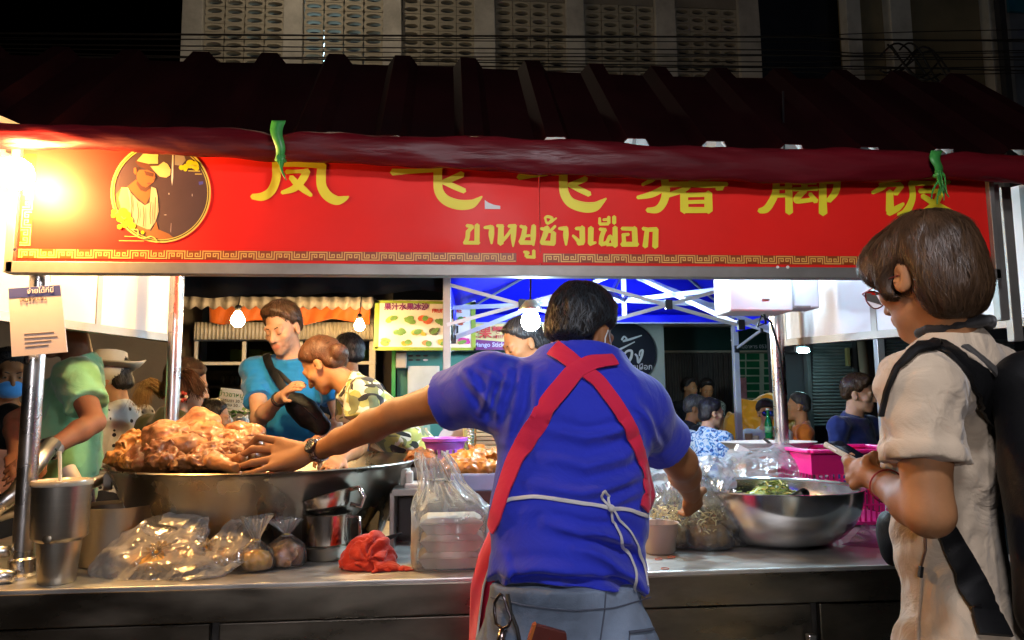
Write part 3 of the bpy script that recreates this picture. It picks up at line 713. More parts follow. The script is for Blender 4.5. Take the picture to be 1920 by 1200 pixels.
text('ร้านอาหาร 053', at(1410, 653, 9.99), .075, WI, gsx)
c, h = fbox(1236, 657, 1450, 661, 9.95, .15); MB().box(c, h).build('rail', M('rail_tan', (.35, .33, .25), .5), gsx)
c, h = fbox(1236, 660, 1450, 870, 10.35, .1); MB().box((c.x, c.y, 1.2), (h[0], .05, 1.25)).build('inner_wall', DARKW, gsx)
gtm = M('gate_brown', (.13, .115, .10), .45, .5, var=.2)
for i in range(27):
    x0 = 1243+i*4.9; c, h = fbox(x0, 662, x0+3.0, 862, 10.1-.04*(i % 2), .03); MB().box(c, h).build('gate_slat', gtm, gsx)
c, h = fbox(1374, 662, 1446, 862, 10.2, .04); MB().box(c, h).build('tile_grout', M('grout_pale', (.4, .48, .35), .8), gsx)
tg = M('green_tile', (.012, .15, .06), .35, var=.25)
rows = 12; yy0 = 663
for r in range(14):
    y0 = yy0+r*14.3
    for (x0, x1) in ((1376, 1397), (1400, 1424), (1427, 1431), (1433, 1445)):
        if (x0 == 1427): continue
        c, h = fbox(x0+(r % 2)*0, y0, x1, y0+11.5, 10.19, .02); MB().box(c, h).build('tile', tg, gsx)
c, h = fbox(1380, 708, 1400, 750, 10.15, .01); ps = MB().box(c, h).build('poster', M('pink_poster', (.5, .22, .24), .6, var=.3, scale=14), None); tag(ps, 'pink paper poster stuck on the green tiles', 'poster')
shu = thing('shutter_shop', 'closed grey roller shutter shop behind the man in navy', 'shop', tuple(at(1600, 800, 7.6).xy)+(0,))
c, h = fbox(1450, 600, 1990, 880, 7.95, .1); MB().box((c.x, c.y, 1.5), (h[0], .05, 1.5)).build('wall', DARKW, shu)
slm = M('shutter_slat', (.14, .15, .145), .5, .4, var=.15)
for xs in ((1523, 1600), (1660, 1900)):
    for i in range(26):
        y0 = 636+i*6.3; a = at(xs[0], y0, 7.7); b = at(xs[1], y0+6, 7.7)
        m = MB(); m.grid(lambda u, v: (a.x+(b.x-a.x)*u, 7.7-.022*math.sin(v*math.pi), a.z+(b.z-a.z)*v), 1, 4); m.build('shutter_slat', slm, shu, smooth=True)
for x in (1517, 1604, 1652):
    c, h = fbox(x, 620, x+7, 880, 7.66, .08); MB().box(c, h).build('guide_rail', M('guide_grey', (.1, .1, .1), .5, .5), shu)
c, h = fbox(1589, 652, 1594, 686, 7.6, .05); MB().box(c, h).build('handle', M('brass_bar', (.4, .3, .12), .4, .6), shu)
lp = thing('wall_lamp', 'small cold lamp lit on the dark wall right of the steel pole', 'lamp', tuple(at(1507, 657, 7.3)))
p = at(1507, 657, 7.3); MB().box(p, (.05, .03, .022)).build('lens', EM('lens_glow', (.5, .95, 1), 170), lp, bevel=.01)
MB().box(p+Vector((0, .06, .015)), (.06, .03, .03)).build('housing', BLACK, lp); MB().bar(p+Vector((0, .05, 0)), p+Vector((0, .6, .02)), .02).build('bracket', BLACK, lp)
lp = thing('tube_light', 'small white tube light glimpsed left of the tent leg', 'lamp', tuple(at(1378, 642, 7.9)))
a, b = at(1374, 639, 7.8), at(1382, 645, 7.8); MB().tube([a, b], .012, 8).build('tube', EM('tube_white', (.8, .95, 1), 260), lp); MB().bar(a+Vector((0, .03, .02)), b+Vector((0, .03, .02)), .03).build('fitting', WHITEP, lp)
pp = MB().tube([at(1616, 640, 7.4), at(1622, 700, 7.38), at(1614, 800, 7.4)], .05, 10).build('hanging_bag', M('brown_bag', (.08, .05, .03), .8), smooth=True); tag(pp, 'dark brown bundle hanging beside the roller shutter', 'bundle')
# ================================================================== the food stall
ZC = .85
stall = thing('food_stall', 'stainless steel street food stall with red corrugated roof', 'food stall', (.2, 2.6, 0))
# counter
XL, XR = -1.62, 1.72
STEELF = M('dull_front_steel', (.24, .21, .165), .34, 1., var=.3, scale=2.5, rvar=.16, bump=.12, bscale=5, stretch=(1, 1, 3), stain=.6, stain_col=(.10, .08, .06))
def counter_top():
    m = MB(); m.box(((XL+XR)/2, 2.62, ZC-.012), ((XR-XL)/2, .52, .012)); return m.build('counter_top', STEEL, stall, bevel=.004)
counter_top()
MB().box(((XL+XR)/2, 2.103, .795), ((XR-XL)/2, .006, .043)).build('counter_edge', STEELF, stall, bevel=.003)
xs = [XL, -.62, .38, 1.05, XR]
for i in range(4):
    a, b = xs[i]+.012, xs[i+1]-.012
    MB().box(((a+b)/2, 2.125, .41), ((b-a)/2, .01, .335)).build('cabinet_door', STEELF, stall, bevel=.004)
MB().box(((XL+XR)/2, 2.15, .41), ((XR-XL)/2, .008, .34)).build('cabinet_body', M('cabinet_dark', (.06, .055, .05), .5, .6), stall)
MB().box((1.02, 2.09, .62), (.012, .012, .05)).build('door_handle', POLE, stall, bevel=.004)
MB().box(((XL+XR)/2, 3.13, .4), ((XR-XL)/2, .01, .4)).build('rear_panel', STEELD, stall)
MB().box(((XL+XR)/2, 2.6, .04), ((XR-XL)/2, .48, .02)).build('bottom_shelf', STEELD, stall)
for x in (XL+.02, XR-.02):
    MB().box((x, 2.62, .42), (.01, .5, .4)).build('end_panel', STEELD, stall)
# poles
def pole(x, y, z0, z1, r=.028):
    return MB().tube([(x, y, z0), (x, y, z1)], r, 20).build('pole', POLE, stall, smooth='auto')
PL = at(58, 790, 2.25); pole(PL.x, 2.25, ZC, 2.0, .0265)
P2 = at(328, 640, 2.95); pole(P2.x, 2.95, ZC, 2.3, .0255)
P3 = at(1461, 715, 3.05); pole(P3.x, 3.05, ZC, 2.1, .029)
pole(1.66, 2.25, ZC, 2.0, .0265)
# pole foot clamp at the left corner
fc_ = at(30, 1085, 2.19)
MB().lathe([(.05, 0), (.05, .008), (.036, .014), (.034, .05), (.028, .055)], (PL.x, 2.25, ZC+.001), 20).build('pole_foot', POLE, stall, smooth='auto')
MB().tube([(PL.x-.1, 2.2, ZC+.022), (PL.x-.02, 2.175, ZC+.02), (PL.x+.02, 2.18, ZC+.018)], [.02, .024, .016], 12).build('clamp_arm', POLE, stall, smooth=True)
MB().tube([(PL.x-.12, 2.24, ZC+.07), (PL.x-.03, 2.235, ZC+.075)], .016, 10).build('clamp_bolt', POLE, stall, smooth=True)
# roof: front and back slopes with trapezoid ribs
ROOFM = M('maroon_roofing', (.013, .003, .0035), .6, .0, var=.3, scale=3, stain=.5, stain_col=(.008, .006, .006), bump=.2, bscale=20, spec=.04)
ROOFU = M('roof_underside', (.20, .19, .17), .5, .2, var=.1, stain=.2)
YE, ZE, YR, ZR = 2.37, 2.164, 3.0, 2.735
RIB = .272; XR0 = at(1040, 262, YE).x
def ribbed(x0, x1, p0, p1, name, mat, rib=.042):
    """sheet from edge p0=(y,z) to p1=(y,z); ribs stand proud along its normal"""
    d = Vector((0, p1[0]-p0[0], p1[1]-p0[1])).normalized(); n = Vector((0, -d.z, d.y)); n = n if n.z > 0 else -n
    xs = [x0]; off = [0.]; k0 = math.ceil((x0+.1-XR0)/RIB); k1 = math.floor((x1-.1-XR0)/RIB)
    for k in range(k0, k1+1):
        c = XR0+k*RIB
        for dx, h in ((-.062, 0), (-.032, 1), (.032, 1), (.062, 0)): xs.append(c+dx); off.append(rib*h)
    xs.append(x1); off.append(0.)
    m = MB(); N = 6
    for x, o in zip(xs, off):
        for j in range(N+1):
            t = j/N; m.v.append(Vector((x, p0[0]+(p1[0]-p0[0])*t, p0[1]+(p1[1]-p0[1])*t))+n*o+Vector((0, 0, .006*math.sin(x*3+t*2))))
    for i in range(len(xs)-1):
        for j in range(N): a = i*(N+1)+j; m.f.append((a, a+1, a+N+2, a+N+1))
    if d.z*1.0 > 0 and d.y > 0: m.f = [q[::-1] for q in m.f]
    o = m.build(name, mat, stall, mats=[mat, ROOFU], fix=False); md = o.modifiers.new('thick', 'SOLIDIFY'); md.thickness = .004; md.material_offset = 1; md.offset = -1
    return o
xs_ = [XR0+RIB*(k+.5) for k in (-10, -6, -2, 2, 7)]
for i in range(4):
    ribbed(xs_[i]+.0, xs_[i+1], (YE, ZE), (YR, ZR), 'roof_sheet', ROOFM)
    ribbed(xs_[i]+.0, xs_[i+1], (3.68, 1.985), (YR+.012, ZR), 'rear_roof_sheet', ROOFM)
for (y, z) in ((YE+.05, ZE-.02), (3.62, 2.01), (YR, ZR-.07)):
    MB().bar((-1.5, y, z), (1.95, y, z), .03).build('roof_beam', ALU, stall)
# side panels: cream boards in angle frames
def sidepanel(a, b, h, posts, matp, name):
    """board from a to b (bottom edge), height h"""
    a = Vector(a); b = Vector(b); d = (b-a); up = Vector((0, 0, 1)); n = d.cross(up).normalized()
    MB().prism([a, b, b+up*h, a+up*h], n*.012).build(name, matp, stall)
    fr = MB()
    MB().bar(a-up*.012, b-up*.012, .045, .03).build('panel_rail', ALU, stall)
    for t in posts:
        p = a.lerp(b, t); MB().bar(p, p+up*h, .032, .024, up=d).build('panel_post', ALU, stall)
sidepanel((-1.62, 1.72, 1.62), (-1.165, 3.22, 1.62), .62, (.14, .42, .73, .985), CREAM, 'side_board')
sidepanel((1.50, 3.2, 1.595), (1.99, 2.3, 1.595), .46, (.02, .43, .98), WHITEP, 'side_board')
# right front frame
for (x0, x1, y0, y1, Y) in ((1866, 1884, 345, 600, 2.24), (1889, 1908, 350, 640, 2.30)):
    c, h = fbox(x0, y0, x1, y1, Y, .03); MB().box(c, h).build('frame_post', ALU, stall, bevel=.003)
# cross pipes behind the tumbler
MB().tube([at(-60, 990, 2.42), at(30, 925, 2.45), at(60, 880, 2.5), at(100, 830, 2.6)], .026, 14).build('brace_pipe', POLE, stall, smooth=True)
MB().tube([at(-60, 985, 2.5), at(100, 935, 2.62), at(206, 893, 2.72), at(262, 925, 2.8)], .02, 14).build('rail_pipe', POLE, stall, smooth=True)
MB().tube([at(206, 893, 2.72), at(226, 858, 2.95)], .011, 10).build('rail_pipe', POLE, stall, smooth=True)

# ================================================================== sign board
YG = 2.2
sg = thing('sign_board', 'long red shop sign with yellow Chinese and Thai lettering', 'sign', (.25, YG, 1.74))
SRED = M('sign_red_vinyl', (.86, .020, .014), .48, var=.06, scale=3, spec=.22, bump=.25, bscale=5, bdist=.006, rvar=.1)
SBACK = ALU
zS0 = at(960, 499, YG).z; zS1 = 2.075
xSL, xSm, xSR = at(36, 400, YG).x, at(1012, 400, YG).x, at(1852, 400, YG).x
MB().box(((xSL+xSm)/2-.001, YG+.012, (zS0+zS1)/2), ((xSm-xSL)/2-.001, .012, (zS1-zS0)/2)).build('panel', SRED, sg)
o = MB().box(((xSm+xSR)/2, YG+.0125, (zS0+zS1)/2), ((xSR-xSm)/2-.001, .012, (zS1-zS0)/2)).build('panel', SRED, sg)
MB().box(((xSL+xSR)/2, YG+.006, zS0-.016), ((xSR-xSL)/2+.02, .022, .017)).build('bottom_rail', ALU, sg, bevel=.002)
MB().box((xSL-.012, YG+.006, (zS0+zS1)/2), (.012, .022, (zS1-zS0)/2+.032)).build('end_rail', ALU, sg, bevel=.002)
MB().box((xSR+.009, YG+.006, (zS0+zS1)/2), (.009, .022, (zS1-zS0)/2+.032)).build('end_rail', ALU, sg, bevel=.002)
for x in (1458, 1477, 28):
    MB().tube([at(x, 501 if x > 100 else 468, YG-.017), at(x, 501 if x > 100 else 468, YG-.023)], .005, 8).build('rivet', POLE, sg)
YEL = M('sign_yellow_vinyl', (.86, .74, .03), .48, var=.03); ORG = M('sign_orange_vinyl', (.86, .46, .12), .48, var=.03); BRN = M('sign_brown_vinyl', (.30, .05, .008), .4, var=.03)
# Chinese characters, brush strokes (x, y, width in photo pixels)
K = 500/1920
def zq(ox, oy, L): return [[(ox+x*K, oy+y*K, w*K) for x, y, w in s] for s in L]
glyph('character', zq(440, 280, [[(300, 40, 60), (300, 120, 62), (298, 215, 62), (262, 300, 62), (200, 340, 60), (125, 340, 40)],
    [(285, 105, 46), (450, 108, 36), (640, 118, 44)], [(630, 108, 62), (622, 190, 68), (628, 270, 70), (670, 335, 72), (735, 368, 66), (790, 355, 40), (822, 340, 12)],
    [(372, 162, 34), (440, 160, 26), (525, 158, 36)], [(520, 152, 54), (490, 215, 56), (430, 280, 50), (340, 312, 28)], [(405, 200, 40), (450, 250, 48), (500, 292, 46), (552, 332, 26)]]), YG, YEL, sg)
def fei(ox, oy, kx=1.):
    return zq(ox, oy, [[(1135, 165, 50), (1230, 160, 38), (1440, 150, 28)], [(1340, 145, 36), (1480, 140, 46)], [(1465, 120, 62), (1462, 200, 62), (1470, 300, 66), (1520, 365, 72), (1610, 398, 74), (1700, 395, 66), (1750, 365, 36), (1780, 340, 12)],
        [(1640, 178, 46), (1580, 205, 44), (1500, 240, 40)], [(1505, 235, 36), (1580, 268, 42), (1655, 300, 38)]])
glyph('character', fei(440, 280), YG, YEL, sg)
glyph('character', zq(940, 310, [[(125, 85, 44), (220, 70, 40), (330, 60, 30)], [(360, 55, 34), (470, 50, 46)], [(447, 40, 62), (446, 130, 62), (456, 205, 66), (500, 268, 70), (590, 300, 76), (670, 298, 70), (725, 262, 36), (755, 238, 12)],
    [(610, 95, 40), (560, 118, 40), (490, 145, 40)], [(495, 140, 36), (560, 172, 42), (635, 208, 40)]]), YG, YEL, sg)
glyph('character', zq(940, 310, [[(1100, 60, 40), (1090, 100, 36), (1015, 140, 22)], [(1175, 100, 54), (1185, 190, 58), (1165, 270, 56), (1120, 318, 52), (1050, 322, 34)], [(1160, 170, 44), (1080, 210, 46), (980, 232, 26)],
    [(1400, 70, 40), (1330, 165, 40), (1200, 215, 36)], [(1180, 140, 40), (1330, 136, 40), (1520, 140, 46), (1625, 135, 30)], [(1590, 160, 40), (1550, 170, 28)],
    [(1315, 205, 56), (1318, 330, 60)], [(1490, 200, 56), (1492, 330, 60)], [(1310, 214, 34), (1500, 210, 32)], [(1320, 265, 28), (1490, 262, 28)], [(1310, 322, 44), (1500, 322, 42)]]), YG, YEL, sg)
glyph('character', zq(1400, 310, [[(212, 100, 50), (210, 190, 52), (180, 260, 52), (140, 315, 54), (90, 328, 36)], [(300, 100, 52), (304, 230, 52), (306, 340, 56)], [(200, 115, 34), (310, 115, 30)], [(215, 165, 26), (300, 163, 24)], [(215, 218, 30), (300, 215, 28)],
    [(335, 125, 32), (500, 122, 34)], [(415, 90, 50), (416, 160, 44)], [(335, 172, 28), (510, 168, 32)], [(420, 175, 44), (360, 240, 48), (380, 258, 36), (490, 245, 30)], [(455, 205, 30), (500, 260, 40)],
    [(548, 100, 52), (548, 230, 56), (550, 345, 62)], [(540, 118, 36), (640, 115, 40)], [(655, 105, 50), (640, 190, 50), (590, 255, 40)]]), YG, YEL, sg)
glyph('character', zq(1400, 310, [[(1010, 90, 46), (985, 150, 46), (905, 198, 26)], [(960, 135, 34), (1110, 140, 34)], [(1115, 145, 44), (1070, 205, 40)], [(1030, 190, 52), (1032, 330, 60)], [(1020, 345, 46), (1085, 310, 46), (1130, 275, 22)],
    [(1175, 130, 40), (1320, 128, 34), (1460, 120, 30)], [(1185, 130, 44), (1195, 230, 46), (1150, 330, 52), (1090, 355, 26)], [(1245, 185, 34), (1400, 185, 34)], [(1400, 180, 50), (1360, 270, 48), (1260, 345, 36)], [(1265, 220, 36), (1370, 285, 46), (1500, 350, 36)]]), YG, YEL, sg)
# Thai lettering, angular strokes
KT = 420/1920
def tq(L): return [[(840+x*KT, 400+y*KT, w*KT*1.12) for x, y, w in s] for s in L]
TH = [ [[(160, 105, 26), (205, 112, 30)], [(210, 112, 34), (168, 160, 30)], [(172, 150, 34), (165, 215, 34), (140, 258, 26)], [(145, 252, 28), (265, 252, 30)], [(250, 100, 40), (248, 250, 40)]],
 [[(312, 122, 22), (370, 118, 36)], [(378, 112, 32), (372, 180, 44), (374, 260, 16)]],
 [[(420, 105, 24), (470, 112, 34)], [(455, 110, 44), (450, 260, 48)], [(450, 250, 30), (500, 200, 26), (550, 130, 24)], [(520, 110, 28), (580, 108, 30)], [(568, 105, 36), (560, 200, 40), (558, 285, 12)]],
 [[(620, 110, 24), (660, 125, 30)], [(660, 115, 36), (645, 200, 40), (620, 250, 34)], [(620, 250, 34), (730, 252, 34)], [(655, 195, 22), (700, 190, 22)], [(735, 105, 36), (730, 200, 42), (732, 275, 16)]],
 [[(650, 330, 20), (690, 340, 30)], [(675, 330, 30), (672, 370, 30)], [(672, 372, 24), (745, 376, 24)], [(735, 318, 26), (735, 380, 28)]],
 [[(795, 130, 22), (850, 140, 34)], [(850, 120, 44), (830, 190, 40), (800, 255, 30)], [(800, 252, 34), (910, 258, 38)], [(905, 165, 40), (900, 250, 44)], [(870, 160, 26), (920, 108, 20)]],
 [[(830, 45, 20), (850, 28, 22), (890, 40, 24), (880, 70, 24), (850, 85, 20), (835, 50, 16)], [(880, 75, 22), (930, 40, 12)]],
 [[(950, 130, 22), (1000, 130, 36)], [(1012, 120, 32), (1010, 190, 42), (1012, 272, 16)]],
 [[(1070, 190, 20), (1110, 230, 30), (1130, 262, 34)], [(1115, 258, 34), (1160, 250, 38)], [(1150, 120, 44), (1152, 250, 42)], [(1095, 130, 24), (1150, 130, 34)]],
 [[(1225, 125, 44), (1222, 260, 42)], [(1215, 262, 34), (1268, 250, 18)]],
 [[(1300, 135, 24), (1350, 145, 34)], [(1340, 140, 36), (1318, 200, 36), (1310, 265, 34)], [(1310, 265, 34), (1360, 250, 30), (1390, 195, 26), (1420, 260, 28)], [(1432, 120, 38), (1432, 280, 42)], [(1360, 268, 26), (1440, 266, 26)]],
 [[(1300, 40, 20), (1300, 90, 24)], [(1300, 92, 24), (1375, 90, 24)], [(1330, 55, 20), (1380, 52, 24)], [(1378, 30, 26), (1378, 85, 26)]], [[(1424, 28, 32), (1424, 85, 32)]],
 [[(1490, 130, 28), (1610, 135, 34)], [(1598, 125, 42), (1604, 265, 44)], [(1490, 265, 38), (1625, 265, 38)], [(1505, 190, 30), (1510, 262, 34)], [(1495, 185, 26), (1550, 180, 24)]],
 [[(1670, 130, 28), (1720, 140, 30)], [(1705, 150, 36), (1690, 285, 42)], [(1720, 140, 34), (1790, 138, 36)], [(1780, 135, 44), (1776, 288, 46)]] ]
for g_ in TH: glyph('character', tq(g_), YG, YEL, sg, lift=.0016)
# fret border: orange meander on a brown band
def signz(py): return at(960, py, YG).z
zb_, zt_ = zS0+.012, zS0+.040
MB().box(((xSL+xSR)/2, YG-.0006, (zb_+zt_)/2), ((xSR-xSL)/2-.004, .0004, (zt_-zb_)/2)).build('border_band', BRN, sg)
def seg(m, a, b, w, y):
    a = Vector(a); b = Vector(b); d = (b-a).normalized(); n = Vector((-d.y, d.x))*w/2; e = d*w/2; k = len(m.v)
    for q in (a-e+n, a-e-n, b+e-n, b+e+n): m.v.append(Vector((q.x, y, q.y)))
    m.f.append((k, k+1, k+2, k+3))
def fret(m, o, du, dv, n):
    """n units from origin o; du along, dv across"""
    o = Vector(o); du = Vector(du); dv = Vector(dv); w = .0032; cnt = 0
    def pl(pts):
        nonlocal cnt
        for i in range(len(pts)-1):
            a = o+du*pts[i][0]+dv*pts[i][1]; b = o+du*pts[i+1][0]+dv*pts[i+1][1]; cnt += 1; seg(m, a, b, w, YG-.0014-.00005*(cnt % 5))
    for i in range(n):
        x = i*1.0
        pl([(x, 0), (x, 1), (x+.5, 1), (x+.5, 0), (x+1, 0)])
        for s, x0 in ((1, x+.07), (-1, x+.43)):
            pl([(x0, 0), (x0, .72), (x0+s*.14, .72), (x0+s*.14, .3), (x0+s*.07, .3), (x0+s*.07, .5)])
        for s, x0 in ((1, x+.57), (-1, x+.93)):
            pl([(x0, 1), (x0, .28), (x0+s*.14, .28), (x0+s*.14, .7), (x0+s*.07, .7), (x0+s*.07, .5)])
fm_ = MB(); per = 66*pxm(2.2)
L1 = at(966, 480, YG).x-xSL-.008; nU = round(L1/per)
fret(fm_, (xSL+.008, zb_+.003), (L1/nU, 0), (0, zt_-zb_-.006), nU)
x2 = at(1020, 480, YG).x; fret(fm_, (x2, zb_+.003), (per, 0), (0, zt_-zb_-.006), int((xSR-x2-.01)/per))
MB().box((at(993, 480, YG).x, YG-.0012, (zb_+zt_)/2), (.0405, .0002, .0165)).build('border_gap', SRED, sg)
zv = zS0+.05; MB().box((xSL+.022, YG-.0006, zv+.135), (.015, .0004, .135)).build('border_band', BRN, sg)
fret(fm_, (xSL+.0095, zv), (0, per), (.025, 0), 2)
tag(fm_.build('border_fret', ORG, sg, fix=False), kind='stuff')
# medallion print: woman in a straw hat
def sflat(name, pts, mat, lift, parent=sg):
    P = [at(x, y, YG-lift) for x, y in pts]; m = MB(); m.v = P; m.f = [tuple(range(len(P)))]; return m.build(name, mat, parent, fix=False)
KM = 230/1380
def mq(L): return [(190+x*KM, 270+y*KM) for x, y in L]
def circ(cx, cy, r, n=64): return [(cx+r*math.cos(t), cy+r*math.sin(t)) for t in np.linspace(0, 2*math.pi, n+1)[:-1]]
def ring(name, cx, cy, r0, r1, mat, lift):
    m = MB(); n = 80
    for t in np.linspace(0, 2*math.pi, n+1)[:-1]:
        for r in (r0, r1): m.v.append(at(cx+r*math.cos(t), cy+r*math.sin(t), YG-lift))
    m.f = [(2*i, 2*i+1, (2*i+3) % (2*n), (2*i+2) % (2*n)) for i in range(n)]; m.build(name, mat, sg, fix=False)
PB = M('print_brown', (.075, .04, .045), .4, var=.12, scale=5)
cx, cy_ = 190+668*KM, 270+548*KM
sflat('medallion_ground', circ(cx, cy_, 88), PB, .0008)
GLD = M('print_gold', (.62, .50, .12), .4, var=.05); SKN = M('print_skin', (.32, .11, .03), .45, var=.15, scale=8); SKD = M('print_skin_shade', (.11, .035, .02), .45, var=.1)
BLS = M('print_blouse', (.50, .40, .24), .45, var=.18, scale=16, stretch=(3, 1, 1)); HAT = M('print_hat', (.62, .46, .16), .45, var=.1, scale=9); HAIRP = M('print_hair', (.05, .02, .02), .45)
sflat('print_hat_shade', mq([(380, 200), (470, 130), (560, 110), (640, 115), (640, 240), (600, 300), (520, 290), (430, 255)]), SKD, .0012)
sflat('print_crown', mq([(400, 190), (470, 110), (640, 108), (636, 225), (540, 225)]), HAT, .0014)
sflat('print_band', mq([(540, 222), (636, 222), (636, 246), (540, 240)]), HAIRP, .0016)
sflat('print_brim', mq([(550, 250), (640, 245), (700, 200), (745, 225), (780, 285), (775, 350), (730, 378), (660, 368), (610, 320)]), HAT, .0018)
sflat('print_hair', mq([(360, 270), (430, 255), (470, 330), (440, 420), (390, 350)]), HAIRP, .0012)
sflat('print_face', mq([(395, 330), (430, 290), (520, 290), (600, 325), (612, 380), (585, 430), (540, 465), (500, 485), (455, 470), (400, 410)]), SKN, .0015)
sflat('print_cheek_shade', mq([(480, 300), (590, 330), (580, 370), (500, 350)]), SKD, .0017)
sflat('print_jaw_shade', mq([(400, 415), (455, 472), (500, 488), (545, 470), (548, 500), (500, 540), (440, 520), (395, 450)]), SKD, .0016)
sflat('print_ear', mq([(365, 270), (392, 265), (398, 320), (380, 345), (364, 320)]), SKN, .0018)
glyph('line_print', [[(190+x*KM, 270+y*KM, w*KM) for x, y, w in s] for s in [[(505, 318, 8), (545, 322, 10), (575, 335, 6)], [(515, 350, 6), (548, 356, 9), (572, 358, 5)], [(590, 345, 7), (604, 385, 8), (585, 400, 8)], [(590, 322, 6), (608, 330, 6)], [(330, 545, 7), (345, 700, 10), (330, 830, 6)], [(400, 650, 6), (420, 780, 9), (400, 900, 6)], [(470, 700, 6), (480, 820, 9), (470, 930, 6)], [(560, 650, 6), (548, 780, 9), (555, 900, 6)], [(610, 600, 6), (605, 720, 8), (600, 850, 6)]]], YG, SKD, sg, lift=.0021)
sflat('print_lips', mq([(508, 440), (545, 432), (560, 445), (530, 456)]), M('print_lip', (.30, .05, .04), .4), .0019)
sflat('print_neck', mq([(390, 400), (470, 470), (545, 480), (560, 560), (500, 680), (400, 600), (290, 480)]), SKN, .0013)
sflat('print_shoulder', mq([(165, 560), (240, 480), (320, 520), (280, 800), (170, 700)]), SKN, .0012)
sflat('print_blouse', mq([(225, 490), (300, 490), (330, 545), (410, 635), (490, 690), (545, 660), (560, 480), (615, 500), (635, 600), (645, 760), (605, 880), (550, 960), (430, 960), (330, 860), (230, 700), (205, 600)]), BLS, .0016)
sflat('print_sleeve', mq([(225, 490), (290, 488), (320, 700), (300, 790), (225, 740), (195, 610)]), HAT, .0018)
sflat('print_arm', mq([(380, 900), (560, 980), (620, 870), (640, 960), (760, 1010), (820, 1060), (780, 1085), (640, 1070), (500, 1030), (390, 960)]), SKN, .0018)
sflat('print_post', mq([(798, 120), (812, 120), (808, 380), (796, 470), (786, 400)]), M('print_white', (.6, .55, .5), .4), .0011)
sflat('print_panel', mq([(826, 125), (930, 125), (950, 180), (900, 245), (826, 235)]), M('print_grey', (.3, .25, .22), .4), .0011)
sflat('print_post', mq([(782, 890), (790, 890), (784, 1000), (774, 980)]), M('print_mauve', (.3, .2, .2), .4), .0011)
sflat('print_spark', mq([(1095, 425), (1145, 420), (1145, 450), (1100, 462)]), M('print_blue', (.08, .08, .4), .4), .0011)
for q in ((720, 797, 20, 5), (1022, 575, 6, 20), (760, 560, 8, 14)):
    sflat('print_spark', mq([(q[0]-q[2], q[1]), (q[0], q[1]-q[3]), (q[0]+q[2], q[1]), (q[0], q[1]+q[3])]), M('print_spark', (.5, .42, .38), .4), .0011)
ring('ring', cx, cy_, 91, 94, GLD, .0022); ring('ring', cx, cy_, 87.5, 89, GLD, .0022); ring('ring', cx, cy_, 89, 91, M('print_olive', (.09, .07, .01), .4), .0021)
YB = M('print_lemon', (.68, .62, .01), .4, var=.08)
for i, (x, y, r) in enumerate(((140, 760, 28), (135, 805, 26), (180, 800, 24), (245, 770, 54), (290, 800, 44), (215, 830, 50), (260, 905, 36), (205, 930, 28), (310, 860, 46), (345, 920, 40), (465, 995, 20), (1000, 225, 48), (950, 255, 32), (900, 265, 28), (945, 285, 22), (1050, 240, 46), (1070, 270, 30))):
    sflat('blossom', circ(190+x*KM, 270+y*KM, r*KM, 20), YB, .0023+.0001*i)
glyph('line_print', [[(190+x*KM, 270+y*KM, w*KM) for x, y, w in s] for s in [[(340, 960, 16), (410, 970, 14), (410, 1040, 14), (480, 1060, 16), (550, 1040, 14), (600, 1060, 12), (625, 1100, 12)], [(260, 1038, 8), (390, 1040, 8)], [(200, 1088, 8), (480, 1090, 8)], [(980, 302, 10), (1110, 305, 10)], [(1055, 338, 10), (1130, 338, 10)], [(225, 815, 8), (250, 838, 8), (275, 830, 8)], [(985, 235, 8), (1010, 248, 8), (1035, 238, 8)]]], YG, GLD, sg, lift=.0044)
# reflection of a lamp, painted on the sign as a white patch
sflat('painted_reflection', [(909, 375), (916, 380), (926, 384), (938, 386), (938, 392), (909, 392)], WHITEP, .001)

# ================================================================== rolled red tarpaulin and its green ties
TARP = M('red_tarpaulin', (.105, .003, .007), .5, var=.3, scale=9, bump=.9, bscale=16, bdist=.014, spec=.35, stretch=(.22, 1, 1), rvar=.12)
def lin(x, pts): return float(np.interp(x, [p[0] for p in pts], [p[1] for p in pts]))
topy = [(-80, 230), (0, 232), (300, 237), (520, 246), (900, 256), (1200, 268), (1500, 277), (1755, 281), (2000, 288)]
boty = [(-80, 278), (0, 277), (230, 284), (520, 301), (760, 315), (1000, 325), (1300, 343), (1500, 345), (1755, 338), (2000, 356)]
tm = MB(); nx, na = 220, 26
for i in range(nx+1):
    x = -80+i*(2080/nx); yt, yb_ = lin(x, topy), lin(x, boty)
    pinch = max(math.exp(-((x-520)/28)**2), math.exp(-((x-1757)/28)**2))
    for j in range(na):
        a = 2*math.pi*j/na
        c = at(x, (yt+yb_)/2+pinch*3, 2.13); r = (yb_-yt)/2*pxm(2.13)*(1-.22*pinch)
        wob = .13*math.sin(x*.011+2.0*a)+.10*math.sin(x*.027-3*a+1)+.07*math.sin(x*.06+5*a)+.05*math.sin(x*.012+9*a)
        fold = .12*pinch*math.sin(a*9)
        rr = 1+wob*.55+fold
        tm.v.append(Vector((c.x, c.y-.026*math.cos(a)*rr, c.z+r*math.sin(a)*rr)))
for i in range(nx):
    for j in range(na): j2 = (j+1) % na; tm.f.append((i*na+j, i*na+j2, (i+1)*na+j2, (i+1)*na+j))
tarp = tm.build('rolled_tarpaulin', TARP, smooth=True); tag(tarp, 'red tarpaulin rolled up along the eave above the sign', 'tarpaulin')
GRN = M('green_plastic_string', (.05, .30, .06), .4, var=.2, scale=30, bump=.3, bscale=80)
